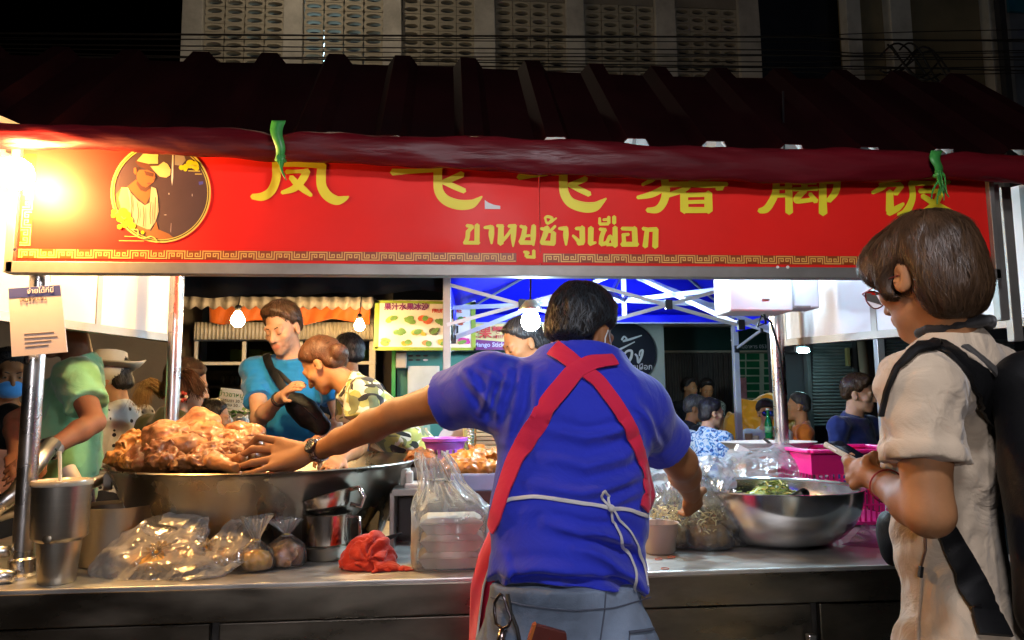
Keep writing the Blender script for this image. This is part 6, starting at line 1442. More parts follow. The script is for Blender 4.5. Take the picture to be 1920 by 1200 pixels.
# ------------------------------------------------------------------ customers and staff behind the stall
def ramp_pattern(kind):
    def dots(t, v):
        N = t.nodes.new; L = t.links; vo = N('ShaderNodeTexVoronoi'); vo.inputs['Scale'].default_value = 24; vo.inputs['Randomness'].default_value = .55; L.new(v, vo.inputs[0])
        r = N('ShaderNodeValToRGB'); r.color_ramp.interpolation = 'CONSTANT'; e = r.color_ramp.elements; e[0].color = (.015, .015, .018, 1); e[1].position = .24; e[1].color = (.62, .62, .6, 1); L.new(vo.outputs['Distance'], r.inputs[0]); return r.outputs[0]
    def camo(t, v):
        N = t.nodes.new; L = t.links
        def blob(sc, off, thr, a, b):
            n = N('ShaderNodeTexNoise'); n.inputs['Scale'].default_value = sc; n.inputs['Detail'].default_value = 1.5; n.inputs['Distortion'].default_value = 1.5
            m = N('ShaderNodeMapping'); m.inputs['Location'].default_value = (off, off*.7, off*1.3); L.new(v, m.inputs[0]); L.new(m.outputs[0], n.inputs[0])
            r = N('ShaderNodeMath'); r.operation = 'GREATER_THAN'; r.inputs[1].default_value = thr; L.new(n.outputs[0], r.inputs[0])
            x = N('ShaderNodeMixRGB'); L.new(r.outputs[0], x.inputs[0])
            if isinstance(a, tuple): x.inputs[1].default_value = a+(1,)
            else: L.new(a, x.inputs[1])
            x.inputs[2].default_value = b+(1,); return x.outputs[0]
        c = blob(9, 1., .52, (.60, .58, .42), (.34, .35, .09)); c = blob(10, 5., .56, c, (.15, .17, .07)); return blob(9, 9., .59, c, (.02, .02, .016))
    def floral(t, v):
        N = t.nodes.new; L = t.links; n = N('ShaderNodeTexNoise'); n.inputs['Scale'].default_value = 22; n.inputs['Detail'].default_value = 2; n.inputs['Distortion'].default_value = 2.; L.new(v, n.inputs[0])
        r = N('ShaderNodeValToRGB'); r.color_ramp.interpolation = 'CONSTANT'; e = r.color_ramp.elements; e[0].color = (.55, .62, .68, 1); e[1].position = .5; e[1].color = (.12, .30, .55, 1); k = e.new(.58); k.color = (.02, .05, .2, 1); L.new(n.outputs[0], r.inputs[0]); return r.outputs[0]
    def leafy(t, v):
        N = t.nodes.new; L = t.links; n = N('ShaderNodeTexNoise'); n.inputs['Scale'].default_value = 26; n.inputs['Distortion'].default_value = 2.; L.new(v, n.inputs[0])
        r = N('ShaderNodeValToRGB'); r.color_ramp.interpolation = 'CONSTANT'; e = r.color_ramp.elements; e[0].color = (.04, .05, .05, 1); e[1].position = .5; e[1].color = (.3, .32, .28, 1); L.new(n.outputs[0], r.inputs[0]); return r.outputs[0]
    return {'dots': dots, 'camo': camo, 'floral': floral, 'leafy': leafy}[kind]
GRNP = cloth('green_polo', (.17, .40, .20), wr=.35); DOTS = cloth('polka_blouse', (.6, .6, .6), pattern=ramp_pattern('dots')); OLV = cloth('olive_cotton', (.055, .062, .02), var=.2)
BLU = cloth('azure_cotton', (.008, .17, .42), var=.06); CAMO = cloth('camouflage_cotton', (.5, .5, .3), pattern=ramp_pattern('camo')); BLKC = cloth('black_cotton', (.012, .012, .016), var=.2, sheen=.02)
FLO = cloth('floral_cotton', (.4, .5, .6), pattern=ramp_pattern('floral')); ORGC = cloth('orange_cotton', (.62, .15, .012)); NAVY = cloth('navy_cotton', (.008, .018, .11)); LFY = cloth('leaf_print_cotton', (.1, .1, .1), pattern=ramp_pattern('leafy')); WHC = cloth('white_cotton', (.45, .5, .56)); ORS = cloth('salmon_cotton', (.55, .22, .12))
TRO = cloth('dark_trousers', (.02, .022, .03), var=.2)

# tall man in the blue T-shirt, arms folded to his chest
Y = 3.7
bm_ = person('tall bearded man in bright blue T-shirt with black sling bag across his chest', at(531, 618, Y), 192, .98, hyaw=200, pitch=-20, roll=4, lean=0, skin=SK_LT, shirt=BLU, trousers=TRO, hair=HR_BRN, vox=.0062, stub=True, build=1.08,
             arms={1: (at(486, 786, Y-.12), at(530, 742, Y-.30)), -1: (at(640, 790, Y-.02), at(590, 830, Y-.22))}, sleeve=.62, sloose=1.05, eyes=False)
strands(bm_['t'], bm_['hair'], bm_['H']+bm_['R'] @ Vector((0, -.03, .15)), 1300, 6, .008, .0012, HR_BRN, lift=.005, fall=.1, seed=12, jitter=.4)
bt = bvh_of([o for o in bm_['t'].children if o.name.startswith('shirt')][0])
sb = thing('sling_bag', 'black sling bag worn across the blue T-shirt', 'bag', tuple(at(570, 770, Y-.2)))
S = Sdf(.006); hb = at(572, 772, Y-.2); ax = (at(606, 800, Y-.2)-at(540, 742, Y-.2)).normalized(); fwd_ = Vector((-.1, 1, .1)); up2 = ax.cross(fwd_).normalized(); fw2 = up2.cross(ax)
S.ell(hb, (.105, .04, .062), Matrix((ax, fw2, up2)).transposed(), .02); S.cap(hb-ax*.12, hb+ax*.10, .03, .042, .03, flat=(fw2, .7)); S.post(noise_post(.003, 30)); S.build('pouch', PACK, sb)
MB().tube([hb-ax*.07-fw2*.045+up2*.012, hb-fw2*.049+up2*.018, hb+ax*.07-fw2*.045+up2*.014], .002, 6).build('zip', RUBBER, sb, smooth=True)
strap(bt, [(545, 745), (528, 722), (515, 700), (505, 680), (500, 664)], .04, 'strap', PACK, sb, .012, .006); strap(bt, [(504, 672), (512, 690), (528, 702), (545, 720)], .02, 'strap', PACK, sb, .010, .004)
wrp = bm_['wr'][1]; d = (wrp-bm_['el'][1]).normalized(); x = d.cross(Z).normalized(); y = d.cross(x)
for k in (.03, .045):
    bb = thing('wrist_band', 'dark cord band on the bearded man\'s wrist, the one nearer his '+('hand' if k == .03 else 'elbow'), 'bracelet', tuple(wrp), 'cord bands on one wrist')
    MB().tube([wrp-d*k+x*.032*math.cos(a)+y*.032*math.sin(a) for a in np.linspace(0, 6.283, 21)[:-1]], .0035, 6, closed=True).build('cord', RUBBER, bb, smooth=True)

# man in the green polo, seen from the side
Y = 3.15
gp = person('man in light green polo shirt standing behind the left steel pole', at(124, 612, Y), -112, 1.0, hyaw=-118, pitch=-14, lean=-.03, skin=SK_DK, shirt=GRNP, trousers=TRO, hair=HR_BLK, vox=.008, build=1.0, belly=.10,
            arms={-1: (at(176, 792, Y-.26), at(84, 848, Y-.44)), 1: (at(30, 790, Y-.1), at(30, 850, Y-.25))}, sleeve=.62, collar=True, sloose=1.12)
wt2 = thing('steel_watch', 'steel watch on the wrist of the man in green', 'watch', tuple(gp['wr'][-1])); c = gp['wr'][-1]; d = (c-gp['el'][-1]).normalized(); x = d.cross(Z).normalized(); y = d.cross(x)
MB().tube([c-d*.02+x*.036*math.cos(a)+y*.036*math.sin(a) for a in np.linspace(0, 6.283, 25)[:-1]], .007, 6, closed=True).build('bracelet', POLE, wt2, smooth=True)
MB().lathe([(.02, 0), (.02, .008), (.016, .01), (0, .01)], c-d*.02-x*.036*(1 if x.y > 0 else -1), 18, Matrix((d, y, -x*(1 if x.y > 0 else -1))).transposed()).build('dial', POLE, wt2, smooth='auto')

# woman in the hat and dotted blouse
Y = 4.0
hw = person('woman in white wide brimmed hat and white blouse with black dots', at(206, 712, Y), -70, .95, hyaw=-92, pitch=-12, lean=0, skin=SK_LT, shirt=DOTS, trousers=TRO, hair=HR_BLK, hstyle='bun', vox=.009, build=1.0, sleeve=.9)
ht = thing('cowboy_hat', 'cream cowboy hat with curled brim on the woman in dots', 'hat', tuple(hw['H'])); Rh = headrot(-35, -8, 4); hc_ = hw['H']+hw['R'] @ Vector((0, -.012, .085)); HTM = M('hat_felt', (.58, .53, .44), .8, var=.06, scale=9, bump=.3, bscale=200)
S = Sdf(.0065); ql = lambda x, y, z: hc_+Rh @ Vector((x, y, z))
S.chain([ql(0, 0, -.03), ql(0, 0, .06)], [.098, .078], .02, cut=True); S.ell(ql(0, .02, .088), (.022, .07, .025), Rh, .03, sub=True); S.ell(ql(.06, .06, .05), (.02, .03, .05), Rh, .03, sub=True)
S.build('crown', HTM, ht)
m = MB()
for i in range(49):
    a = 2*math.pi*i/48
    for k in range(6):
        rr = .092+.018*k; up = .012*(k/5)**2*(1+2.6*abs(math.cos(a))**3)+(-.008*(k/5)*abs(math.sin(a)))
        m.v.append(ql(rr*math.cos(a)*(1-.02*k), rr*1.12*math.sin(a), -.028+up*1.4))
for i in range(48):
    for k in range(5): a0 = i*6+k; m.f.append((a0, a0+1, a0+7, a0+6))
o = m.build('brim', HTM, ht, smooth=True); o.modifiers.new('thick', 'SOLIDIFY').thickness = .006
MB().lathe([(.101, -.024), (.0985, -.004), (.096, -.004)], hc_, 32, Rh).build('hat_band', M('hat_band', (.4, .35, .28), .7), ht, smooth=True)

# girl with two ponytails in olive
Y = 3.75
pg = person('girl with two ponytails and beaded hair ties in a dark olive shirt', at(349, 724, Y), 38, .96, hyaw=62, pitch=-14, lean=.02, skin=SK_LT, shirt=OLV, trousers=TRO, hair=HR_BRN, hstyle='bun', vox=.008, build=1.12, sleeve=.7)
BEAD = M('red_bead', (.38, .05, .04), .25); BEADW = M('pearl_bead', (.6, .5, .42), .2)
for k, (px_, py_, Yk) in enumerate(((306, 738, Y+.02), (343, 744, Y-.12))):
    c = at(px_, py_, Yk); tt = thing('hair_tie', ('beaded red hair tie round the left ponytail', 'beaded red and pearl hair tie beside the steel pole')[k], 'hair tie', tuple(c), 'beaded hair ties')
    for i in range(9):
        a = i*.7; MB().lathe([(0, -.010), (.007, -.007), (.010, 0), (.007, .007), (0, .010)], c+Vector((.018*math.cos(a), -.012, .018*math.sin(a))), 8).build('bead', BEAD if i % 3 else BEADW, tt, smooth=True)
def tail(t, pts, n, sp, mat, seed, wid=.0018):
    rg = np.random.default_rng(seed); m = MB(); P = [Vector(p) for p in pts]
    for i in range(n):
        o0 = Vector(rg.normal(0, .012, 3)); o1 = Vector(rg.normal(0, sp, 3)); b = len(m.v); K = 9
        for j in range(K):
            u = j/(K-1); x = u*(len(P)-1); i0 = min(int(x), len(P)-2); p = P[i0].lerp(P[i0+1], x-i0)+o0.lerp(o1, u); w = wid*(1-u*.7); m.v += [p+Vector((-w, 0, -w)), p+Vector((0, -w, 0)), p+Vector((w, 0, w))]
        for j in range(K-1): a = b+j*3; m.f += [(a, a+1, a+4, a+3), (a+1, a+2, a+5, a+4)]
    return tag(m.build('ponytail', mat, t, smooth=True, fix=False), kind='stuff')
tail(pg['t'], [at(306, 736, Y), at(285, 716, Y-.02), at(268, 728, Y-.03), at(262, 752, Y-.03)], 420, .022, HR_BLD, 2); tail(pg['t'], [at(343, 744, Y-.10), at(345, 700, Y-.10), at(360, 706, Y-.13), at(376, 735, Y-.12)], 380, .014, HR_RED, 4)
strands(pg['t'], pg['hair'], at(345, 700, Y), 1200, 8, .010, .0013, HR_BRN, lift=.005, fall=.2, seed=6, jitter=.3)
# dark-haired child
ch = person('child with long dark hair standing low beside the girl in olive', at(402, 788, 4.05), 60, .78, hyaw=75, pitch=-5, skin=SK_LT, shirt=OLV, trousers=TRO, hair=HR_BLK, hstyle='long', vox=.009)

# woman in camouflage T-shirt bending forward
Y = 3.28
cw = person('woman with auburn hair bun in camouflage T-shirt bending over the counter', at(607, 686, Y), -105, .90, hyaw=-72, pitch=-42, roll=0, lean=1.05, skin=SK_MID, shirt=CAMO, trousers=TRO, hair=HR_RED, hstyle='bun', vox=.007, build=1.1,
            arms={-1: (at(672, 838, Y-.22), at(640, 860, Y-.42)), 1: (at(660, 830, Y+.2), at(610, 850, Y-.05))}, sleeve=.5, sloose=1.2, eyes=False)
S = Sdf(.006); bc = at(632, 664, Y-.04); S.ell(bc, (.042, .042, .04)); S.ell(bc+Vector((.012, -.02, .012)), (.03, .03, .03)); S.post(noise_post(.006, 45, 0, (1, 1, .4))); bo = S.build('hair_bun', HR_RED, cw['t'])
strands(cw['t'], cw['hair'], at(575, 700, Y-.05), 1500, 9, .010, .0012, HR_RED, lift=.005, fall=0, seed=9, jitter=.3)
strands(cw['t'], bo, bc+Vector((0, 0, .06)), 500, 8, .010, .0012, HR_RED, lift=.004, fall=.1, seed=10, jitter=.6)
person('person with short dark hair hidden behind the camouflage woman', at(652, 668, 4.5), -40, .95, skin=SK_MID, shirt=BLKC, trousers=TRO, hair=HR_BLK, vox=.011, lean=0)
# woman behind the vendor under the white bulb
Y = 3.45
dw = person('dark haired woman with tied hair under the cold white bulb', at(982, 646, Y), -95, .95, hyaw=-105, pitch=-26, lean=.3, skin=SK_TAN, shirt=BLKC, trousers=TRO, hair=HR_BLK, hstyle='bun', vox=.007, eyes=False)
S = Sdf(.006); S.ell(at(1018, 640, Y), (.038, .034, .04)); S.post(noise_post(.005, 45)); S.build('hair_bun', HR_BLK, dw['t'])
# masked person at the far left edge
Y = 3.75
mp_ = person('person in blue face mask at the left edge of the picture', at(16, 706, Y), 120, .95, hyaw=140, pitch=-8, skin=SK_TAN, shirt=ORS, trousers=TRO, hair=HR_BLK, vox=.009)
S = Sdf(.006); qm = lambda x, y, z: mp_['H']+mp_['R'] @ Vector((x, y, z))*.95; S.ell(qm(0, .05, -.055), (.064, .074, .05), mp_['R']); S.post(plane_cut(qm(0, .03, 0), mp_['R'] @ Vector((0, -1, 0)))); S.build('face_mask', cloth('blue_mask', (.05, .25, .6), wr=.3), mp_['t'])
# black shoulder bag on that person
bb = thing('dark_bag', 'dark bag on the arm of the masked person', 'bag', tuple(at(20, 790, 3.4))); S = Sdf(.008); S.ell(at(16, 800, 3.45), (.09, .06, .10)); S.post(noise_post(.006, 14)); S.build('bag', PACK, bb)
# seated and standing customers on the right
person('young man with dark fringe standing behind the seated man in black', at(1293, 729, 8.9), 165, .98, hyaw=150, skin=SK_MID, shirt=BLKC, trousers=TRO, hair=HR_BLK, vox=.014)
person('young man in leaf print shirt standing left of the tent leg', at(1325, 731, 8.8), 175, .98, hyaw=185, pitch=-20, skin=SK_MID, shirt=LFY, trousers=TRO, hair=HR_BLK, vox=.014)
person('man in black with greying short hair seated beside the floral woman', at(1303, 768, 7.0), 80, .98, hyaw=105, pitch=-10, seated=True, skin=SK_TAN, shirt=BLKC, trousers=TRO, hair=HR_GRY, vox=.012, lean=.15)
person('woman in blue and white floral blouse seated with her back turned', at(1334, 776, 6.0), 55, .95, hyaw=85, pitch=-8, seated=True, skin=SK_LT, shirt=FLO, trousers=TRO, hair=HR_BLK, hstyle='bun', vox=.010, sleeve=.9)
wg = person('person in white with dark cap and blue sunglasses holding a green bottle', at(1437, 776, 6.6), 200, .92, hyaw=195, skin=SK_LT, shirt=WHC, trousers=TRO, hair=HR_BLK, vox=.010, seated=True, sleeve=1.3, arms={1: (at(1415, 845, 6.5), at(1435, 830, 6.3))})
qg = lambda x, y, z: wg['H']+wg['R'] @ Vector((x, y, z))*.92
sgm = M('mirror_lens', (.05, .12, .5), .08, .8, var=0); sgl = thing('sunglasses', 'blue mirrored sunglasses on the person in white', 'sunglasses', tuple(qg(0, .1, 0)))
for sg in (-1, 1): MB().lathe([(.026, 0), (.024, .004), (0, .007)], qg(sg*.03, .1, .005), 14, wg['R'] @ Matrix.Rotation(-math.pi/2, 3, 'X')).build('lens', sgm, sgl, smooth=True)
MB().tube([qg(-.08, .0, .01), qg(-.058, .09, .012), qg(0, .108, .012), qg(.058, .09, .012), qg(.08, 0, .01)], .004, 6).build('frame', BLACK, sgl, smooth=True)
cp = thing('cap', 'dark round cap on the person in white', 'cap', tuple(qg(0, 0, .1))); S = Sdf(.008); S.ell(qg(0, -.01, .06), (.092, .11, .09), wg['R']); S.post(plane_cut(qg(0, 0, .045), wg['R'] @ Vector((0, .25, -1)))); S.build('crown', M('cap_dark', (.02, .016, .014), .8), cp)
gb_ = thing('beer_bottle', 'green glass bottle held by the person in white', 'bottle', tuple(at(1442, 830, 6.15)))
MB().lathe([(.03, 0), (.032, .01), (.032, .12), (.026, .15), (.013, .18), (.012, .24), (.014, .245)], at(1442, 822, 6.15), 18).build('glass', M('green_glass', (.02, .35, .10), .1, var=0, trans=.6), gb_, smooth='auto'); MB().lathe([(.0325, .05), (.0325, .10)], at(1442, 822, 6.15), 18).build('paper_label', M('label_green', (.2, .45, .2), .5), gb_, smooth=True); MB().lathe([(.0145, .24), (.0145, .255), (0, .256)], at(1442, 822, 6.15), 14).build('bottle_cap', M('cap_white', (.6, .6, .5), .4), gb_)
om = person('man in orange shirt seated in profile right of the steel pole', at(1497, 764, 6.6), -70, 1., hyaw=-62, pitch=0, seated=True, skin=SK_MID, shirt=ORGC, trousers=TRO, hair=HR_GRY, hstyle='crop', vox=.010, build=1.05, lean=-.05)
nm = person('smiling man in navy shirt seated in profile before the roller shutter', at(1610, 740, 4.9), 150, 1.0, hyaw=132, pitch=-8, roll=6, seated=True, skin=SK_LT, shirt=NAVY, trousers=TRO, hair=HR_BRN, vox=.0072, build=1.12, collar=True, sleeve=1.3, lean=-.05)
strands(nm['t'], nm['hair'], nm['H']+nm['R'] @ Vector((0, -.03, .15)), 700, 6, .009, .0014, HR_BRN, lift=.005, fall=.1, seed=13, jitter=.4)
# yellow rain cape over a chair back behind the person in white
yc_ = thing('yellow_cape', 'yellow orange rain cape bunched up behind the person in white', 'rain cape', tuple(at(1440, 820, 7.2).xy)+(0,)); S = Sdf(.014); a = at(1435, 800, 7.2)
S.ell(a, (.36, .2, .30), None, .1); S.ell(a+Vector((-.16, 0, -.12)), (.2, .18, .3), None, .1); S.cap(a+Vector((.05, 0, -.1)), a+Vector((.05, 0, -.85)), .33, .38, .1, flat=(Vector((0, 1, 0)), .55), cut=True)
S.post(lambda P, d: d+.02*np.sin(np.arctan2(P[:, 2]-a.z+.4, P[:, 0]-a.x)*16+fbm(P, 4)*3)+.01*fbm(P, 12)); S.build('cape', cloth('yellow_vinyl', (.60, .26, .01), var=.1, wr=.6, rough=.45), yc_)
tb = thing('dining_table', 'dark folding table between the seated customers', 'table', tuple(at(1400, 830, 6.4).xy)+(0,)); c = at(1400, 826, 6.4)
MB().box((c.x, 6.4, c.z-.02), (.45, .28, .015)).build('tabletop', M('table_dark', (.06, .05, .05), .35), tb, bevel=.004)
for sx in (-.4, .4):
    for sy in (-.24, .24): MB().bar((c.x+sx, 6.4+sy, c.z-.03), (c.x+sx, 6.4+sy, 0), .025).build('leg', ALU, tb)
for i, (x, h_, cl_) in enumerate(((1404, .07, (.35, .25, .18)), (1416, .05, (.5, .42, .3)), (1458, .1, (.45, .2, .1)))):
    o = MB().lathe([(.028, 0), (.034, h_), (.031, h_), (.026, .006), (0, .006)], (at(x, 824, 6.3).x, 6.3, c.z-.004), 16).build('cup', M('cup_'+('tan', 'cream', 'rust')[i], cl_, .4), smooth='auto'); tag(o, ('small tan cup on the dark folding table', 'low cream cup in the middle of the folding table', 'tall rust coloured cup at the right of the folding table')[i], 'cup')
# ================================================================== things on the counter
def fol(px, py, z=ZC): return atz(px, py, z)
# ---- the big steel tub of braised pork
wkc = at(505, 865, 2.78); WZ = wkc.z; WR = .527
tub = thing('steel_tub', 'large round steel tub heaped with braised pork', 'tub', (wkc.x, 2.78, ZC))
MB().lathe([(0, ZC+.004-WZ), (.375, ZC+.004-WZ), (.41, ZC+.02-WZ), (.510, -.02), (.525, -.004), (.535, .001), (.531, .005), (.518, -.004), (.504, -.024), (.402, ZC+.03-WZ), (0, ZC+.018-WZ)], wkc, 72).build('tub_wall', M('tub_steel', (.40, .37, .31), .32, 1., var=.15, scale=3, rvar=.12, bump=.12, bscale=6, stain=.4, stain_col=(.2, .15, .08)), tub, smooth='auto')
MB().lathe([(0, -.10), (.455, -.10)], wkc, 48).build('broth', M('broth', (.16, .075, .02), .12, var=.3, scale=12, bump=.3, bscale=20), tub, smooth=True)
for a in (math.radians(195), math.radians(345)):
    c = wkc+Vector((.515*math.cos(a), .515*math.sin(a), -.05)); MB().box(c, (.012, .022, .028), Matrix.Rotation(a, 3, 'Z')).build('handle_plate', CREAM, tub, bevel=.003)
PORK = M('braised_pork', (.33, .12, .03), .5, var=.6, scale=20, bump=.7, bscale=46, bdist=.004, coat=.15, rvar=.1, sss=.08); PORKL = M('pork_skin', (.40, .165, .048), .46, var=.5, scale=16, bump=.7, bscale=38, bdist=.003, coat=.12, sss=.1); PORKD = M('pork_dark', (.22, .075, .018), .42, var=.5, scale=18, bump=.8, bscale=50, bdist=.005, coat=.15); PORKO = M('pork_orange', (.42, .17, .028), .35, var=.35, scale=22, bump=.8, bscale=60, bdist=.004, coat=.1)
def lump(label, mat, prims, vox=.0038, amp=.005, f=26, ridge=0., group='pieces of braised pork in the tub', loc=None, extra=None):
    S = Sdf(vox)
    for p in prims:
        if len(p) == 5: S.cap(at(*p[0]), at(*p[1]), p[2], p[3], p[4])
        else: S.ell(at(*p[0]), p[1], p[2] if len(p) > 2 and p[2] is not None else None, .02)
    o_ = random.uniform(0, 9)
    def fn(P, d):
        P = warp(P, .016, 26., o_); d = d+amp*1.25*fbm(P, f, o_, 3)
        if ridge: d = d+ridge*1.0*np.abs(vnoise(P, f*1.0, o_+4))+ridge*.35*np.abs(vnoise(P, f*2.6, o_+2))-ridge*.5
        return d
    S.post(fn); o = S.build('braised_pork', mat); return tag(o, label, 'meat', group)
RX = lambda a, b=0, c=0: Euler((a, b, c)).to_matrix()
lump('ruffled orange heap of shredded pork at the far left of the tub', PORKO, [((248, 846, 2.62), (.055, .05, .045)), ((262, 832, 2.66), (.05, .05, .04)), ((232, 858, 2.58), (.05, .04, .03)), ((285, 852, 2.60), (.05, .05, .04))], amp=.010, f=34, ridge=.016)
lump('thin scrap of pork hanging over the left rim of the tub', PORKO, [((226, 856, 2.60), (243, 870, 2.50), .022, .014, .01), ((240, 848, 2.62), (225, 862, 2.55), .018, .012, .01)], amp=.006, f=45, ridge=.010)
lump('largest round shank with wrinkled brown skin at the left of the heap', PORKL, [((318, 826, 2.58), (.085, .085, .066), RX(.1, .1, .2)), ((345, 836, 2.52), (.075, .06, .046)), ((395, 842, 2.5), (.045, .035, .026)), ((305, 812, 2.6), (.055, .05, .035))], amp=.006, f=24, ridge=.010)
lump('torn dark meat flap under the largest shank', PORKD, [((300, 850, 2.46), (.05, .03, .04)), ((284, 842, 2.47), (270+20, 868, 2.42), .022, .008, .01), ((310, 862, 2.43), (.045, .03, .02))], amp=.008, f=36, ridge=.012)
lump('curled pale trotter skin arched over the top of the heap', PORKL, [((345, 800, 2.66), (372, 783, 2.68), .032, .035, .02), ((372, 783, 2.68), (396, 790, 2.68), .035, .026, .02), ((396, 790, 2.68), (402, 806, 2.66), .026, .018, .02), ((372, 806, 2.64), (.055, .05, .032))], amp=.0035, f=22, ridge=.004)
lump('pale folded shank in the middle of the heap', PORKL, [((385, 812, 2.62), (.07, .06, .042)), ((405, 822, 2.58), (.05, .045, .035)), ((372, 822, 2.56), (.05, .045, .03))], amp=.004, f=26, ridge=.009)
lump('knuckle with small round lumps right of the pale shank', PORKL, [((420, 822, 2.58), (.03, .03, .024)), ((436, 818, 2.58), (.032, .03, .022)), ((428, 834, 2.53), (.03, .026, .02)), ((412, 838, 2.52), (.028, .024, .02)), ((448, 826, 2.56), (.03, .028, .02)), ((402, 832, 2.53), (.022, .02, .022))], amp=.004, f=40, ridge=.006)
lump('reddish rounded trotter end at the right of the heap', PORK, [((452, 806, 2.66), (.045, .04, .028)), ((478, 812, 2.66), (.034, .034, .026)), ((435, 808, 2.68), (.024, .022, .02)), ((465, 818, 2.64), (.05, .04, .026))], amp=.004, f=30, ridge=.005)
lump('fibrous lean pork in front of the shanks', PORK, [((400, 852, 2.42), (.06, .045, .026)), ((430, 848, 2.44), (.06, .045, .026)), ((372, 862, 2.38), (.05, .035, .02))], amp=.007, f=44, ridge=.013)
lump('dark stringy pork at the front rim', PORKD, [((352, 868, 2.34), (.05, .03, .018)), ((385, 868, 2.34), (.045, .03, .018)), ((340, 862, 2.4), (390, 850, 2.42), .018, .012, .01)], amp=.007, f=44, ridge=.012)
lump('smooth curved rind lying along the front rim', PORK, [((395, 866, 2.32), (440, 878, 2.30), .022, .017, .01), ((402, 858, 2.34), (425, 866, 2.32), .018, .016, .01)], amp=.003, f=26)
lump('thin rind strip under the vendor\'s fingers', PORK, [((440, 846, 2.42), (468, 852, 2.40), .02, .014, .01), ((422, 862, 2.37), (452, 860, 2.36), .018, .014, .01), ((455, 836, 2.48), (480, 828, 2.5), .024, .02, .015)], amp=.005, f=36, ridge=.006)
lump('fat slice held under the vendor\'s hand', M('pork_fat', (.62, .48, .25), .3, var=.15, coat=.4, sss=.1), [((488, 893, 2.30), (.028, .014, .01)), ((500, 897, 2.29), (.014, .012, .008))], amp=.002, f=40)
lump('broad bed of pork pieces at the bottom of the tub', PORKD, [((330, 868, 2.70), (.2, .16, .05)), ((420, 862, 2.75), (.18, .2, .045)), ((300, 862, 2.6), (.13, .12, .05)), ((470, 850, 2.72), (.1, .12, .05))], vox=.006, amp=.010, f=22, ridge=.014)
# cream chopping board and drips behind the tub
cbd = thing('chopping_board', 'cream chopping board propped behind the steel tub', 'chopping board', tuple(at(740, 840, 3.2)))
MB().prism([at(x, y, 3.3) for x, y in ((694, 838), (705, 800), (778, 792), (772, 850), (735, 858))], (0, .02, 0)).build('board', M('board_cream', (.55, .42, .24), .5, var=.08), cbd, bevel=.003)
MB().prism([at(x, y, 3.34) for x, y in ((774, 830), (786, 800), (806, 796), (808, 850), (774, 852))], (0, .015, 0)).build('frame_side', M('board_teal', (.12, .24, .22), .5), cbd)
MB().bar(at(797, 803, 3.3), at(812, 868, 3.26), .012).build('rim', M('board_tan', (.4, .3, .16), .5), cbd)
# ---- steel tumbler with straw
def lathe_thing(name, label, cat, c, parts, group=None):
    t = thing(name, label, cat, tuple(c), group)
    for (pn, prof, mat) in parts: MB().lathe(prof, c, 40).build(pn, mat, t, smooth='auto')
    return t
BRUSH = M('brushed_tumbler', (.60, .55, .46), .33, 1., var=.06, scale=3, stretch=(1, 1, 30), bump=.1, bscale=10)
c = fol(106, 1092); Hh = at(110, 905, c.y).z-c.z
tmb = lathe_thing('tumbler', 'tall steel tumbler with clear lid and straw by the left pole', 'tumbler', c, [
    ('cup', [(0, 0), (.043, 0), (.046, .004), (.047, .022), (.0475, .024), (.056, Hh*.42), (.068, Hh*.455), (.0695, Hh*.47), (.073, Hh*.97), (.074, Hh), (.070, Hh), (.05, Hh*.5), (0, Hh*.4)], BRUSH),
    ('lid', [(.0755, Hh-.006), (.0765, Hh+.002), (.074, Hh+.008), (.060, Hh+.009), (.056, Hh+.005), (0, Hh+.005)], M('lid_clear', (.55, .46, .34), .2, var=.05, trans=.3))])
MB().tube([c+Vector((-.006, 0, Hh)), c+Vector((-.012, 0, Hh+.085))], .0048, 12).build('straw', M('straw_cream', (.7, .6, .42), .4, var=.03), tmb, smooth='auto')
MB().lathe([(.011, 0), (.012, .003), (.008, .005), (0, .005)], c+Vector((.004, -.068, Hh*.47)), 18, Euler((math.pi/2, 0, 0)).to_matrix()).build('emblem', M('emblem_steel', (.4, .34, .25), .4, 1.), tmb, smooth='auto')
# small lying cylinder (paper roll) behind
pr = MB().tube([at(128, 880, 2.45), at(160, 940, 2.40)], .022, 18).build('paper_roll', M('paper_roll', (.55, .45, .33), .8, var=.12), smooth='auto'); tag(pr, 'small paper roll leaning behind the tumbler', 'paper roll')
# ---- steel pot
c = fol(218, 1040); c.y += .11; c = Vector((at(220, 1000, 2.42).x, 2.42, ZC+.001)); rimz = at(222, 945, 2.42).z-c.z
pot = lathe_thing('steel_pot', 'dull steel pot between the tumbler and the tub', 'pot', c, [('pot_wall', [(0, 0), (.098, 0), (.104, .006), (.113, rimz-.006), (.117, rimz), (.113, rimz), (.104, rimz-.01), (.096, .01), (0, .008)], M('pot_steel', (.42, .38, .32), .35, 1., var=.2, scale=4, rvar=.1))])
for a in (1.0,):
    MB().tube([c+Vector((.108*math.cos(a), .108*math.sin(a), rimz*.75)), c+Vector((.14*math.cos(a-.1), .14*math.sin(a-.1), rimz*.8)), c+Vector((.14*math.cos(a+.5), .14*math.sin(a+.5), rimz*.8)), c+Vector((.108*math.cos(a+.4), .108*math.sin(a+.4), rimz*.75))], .006, 10).build('handle', POLE, pot, smooth=True)
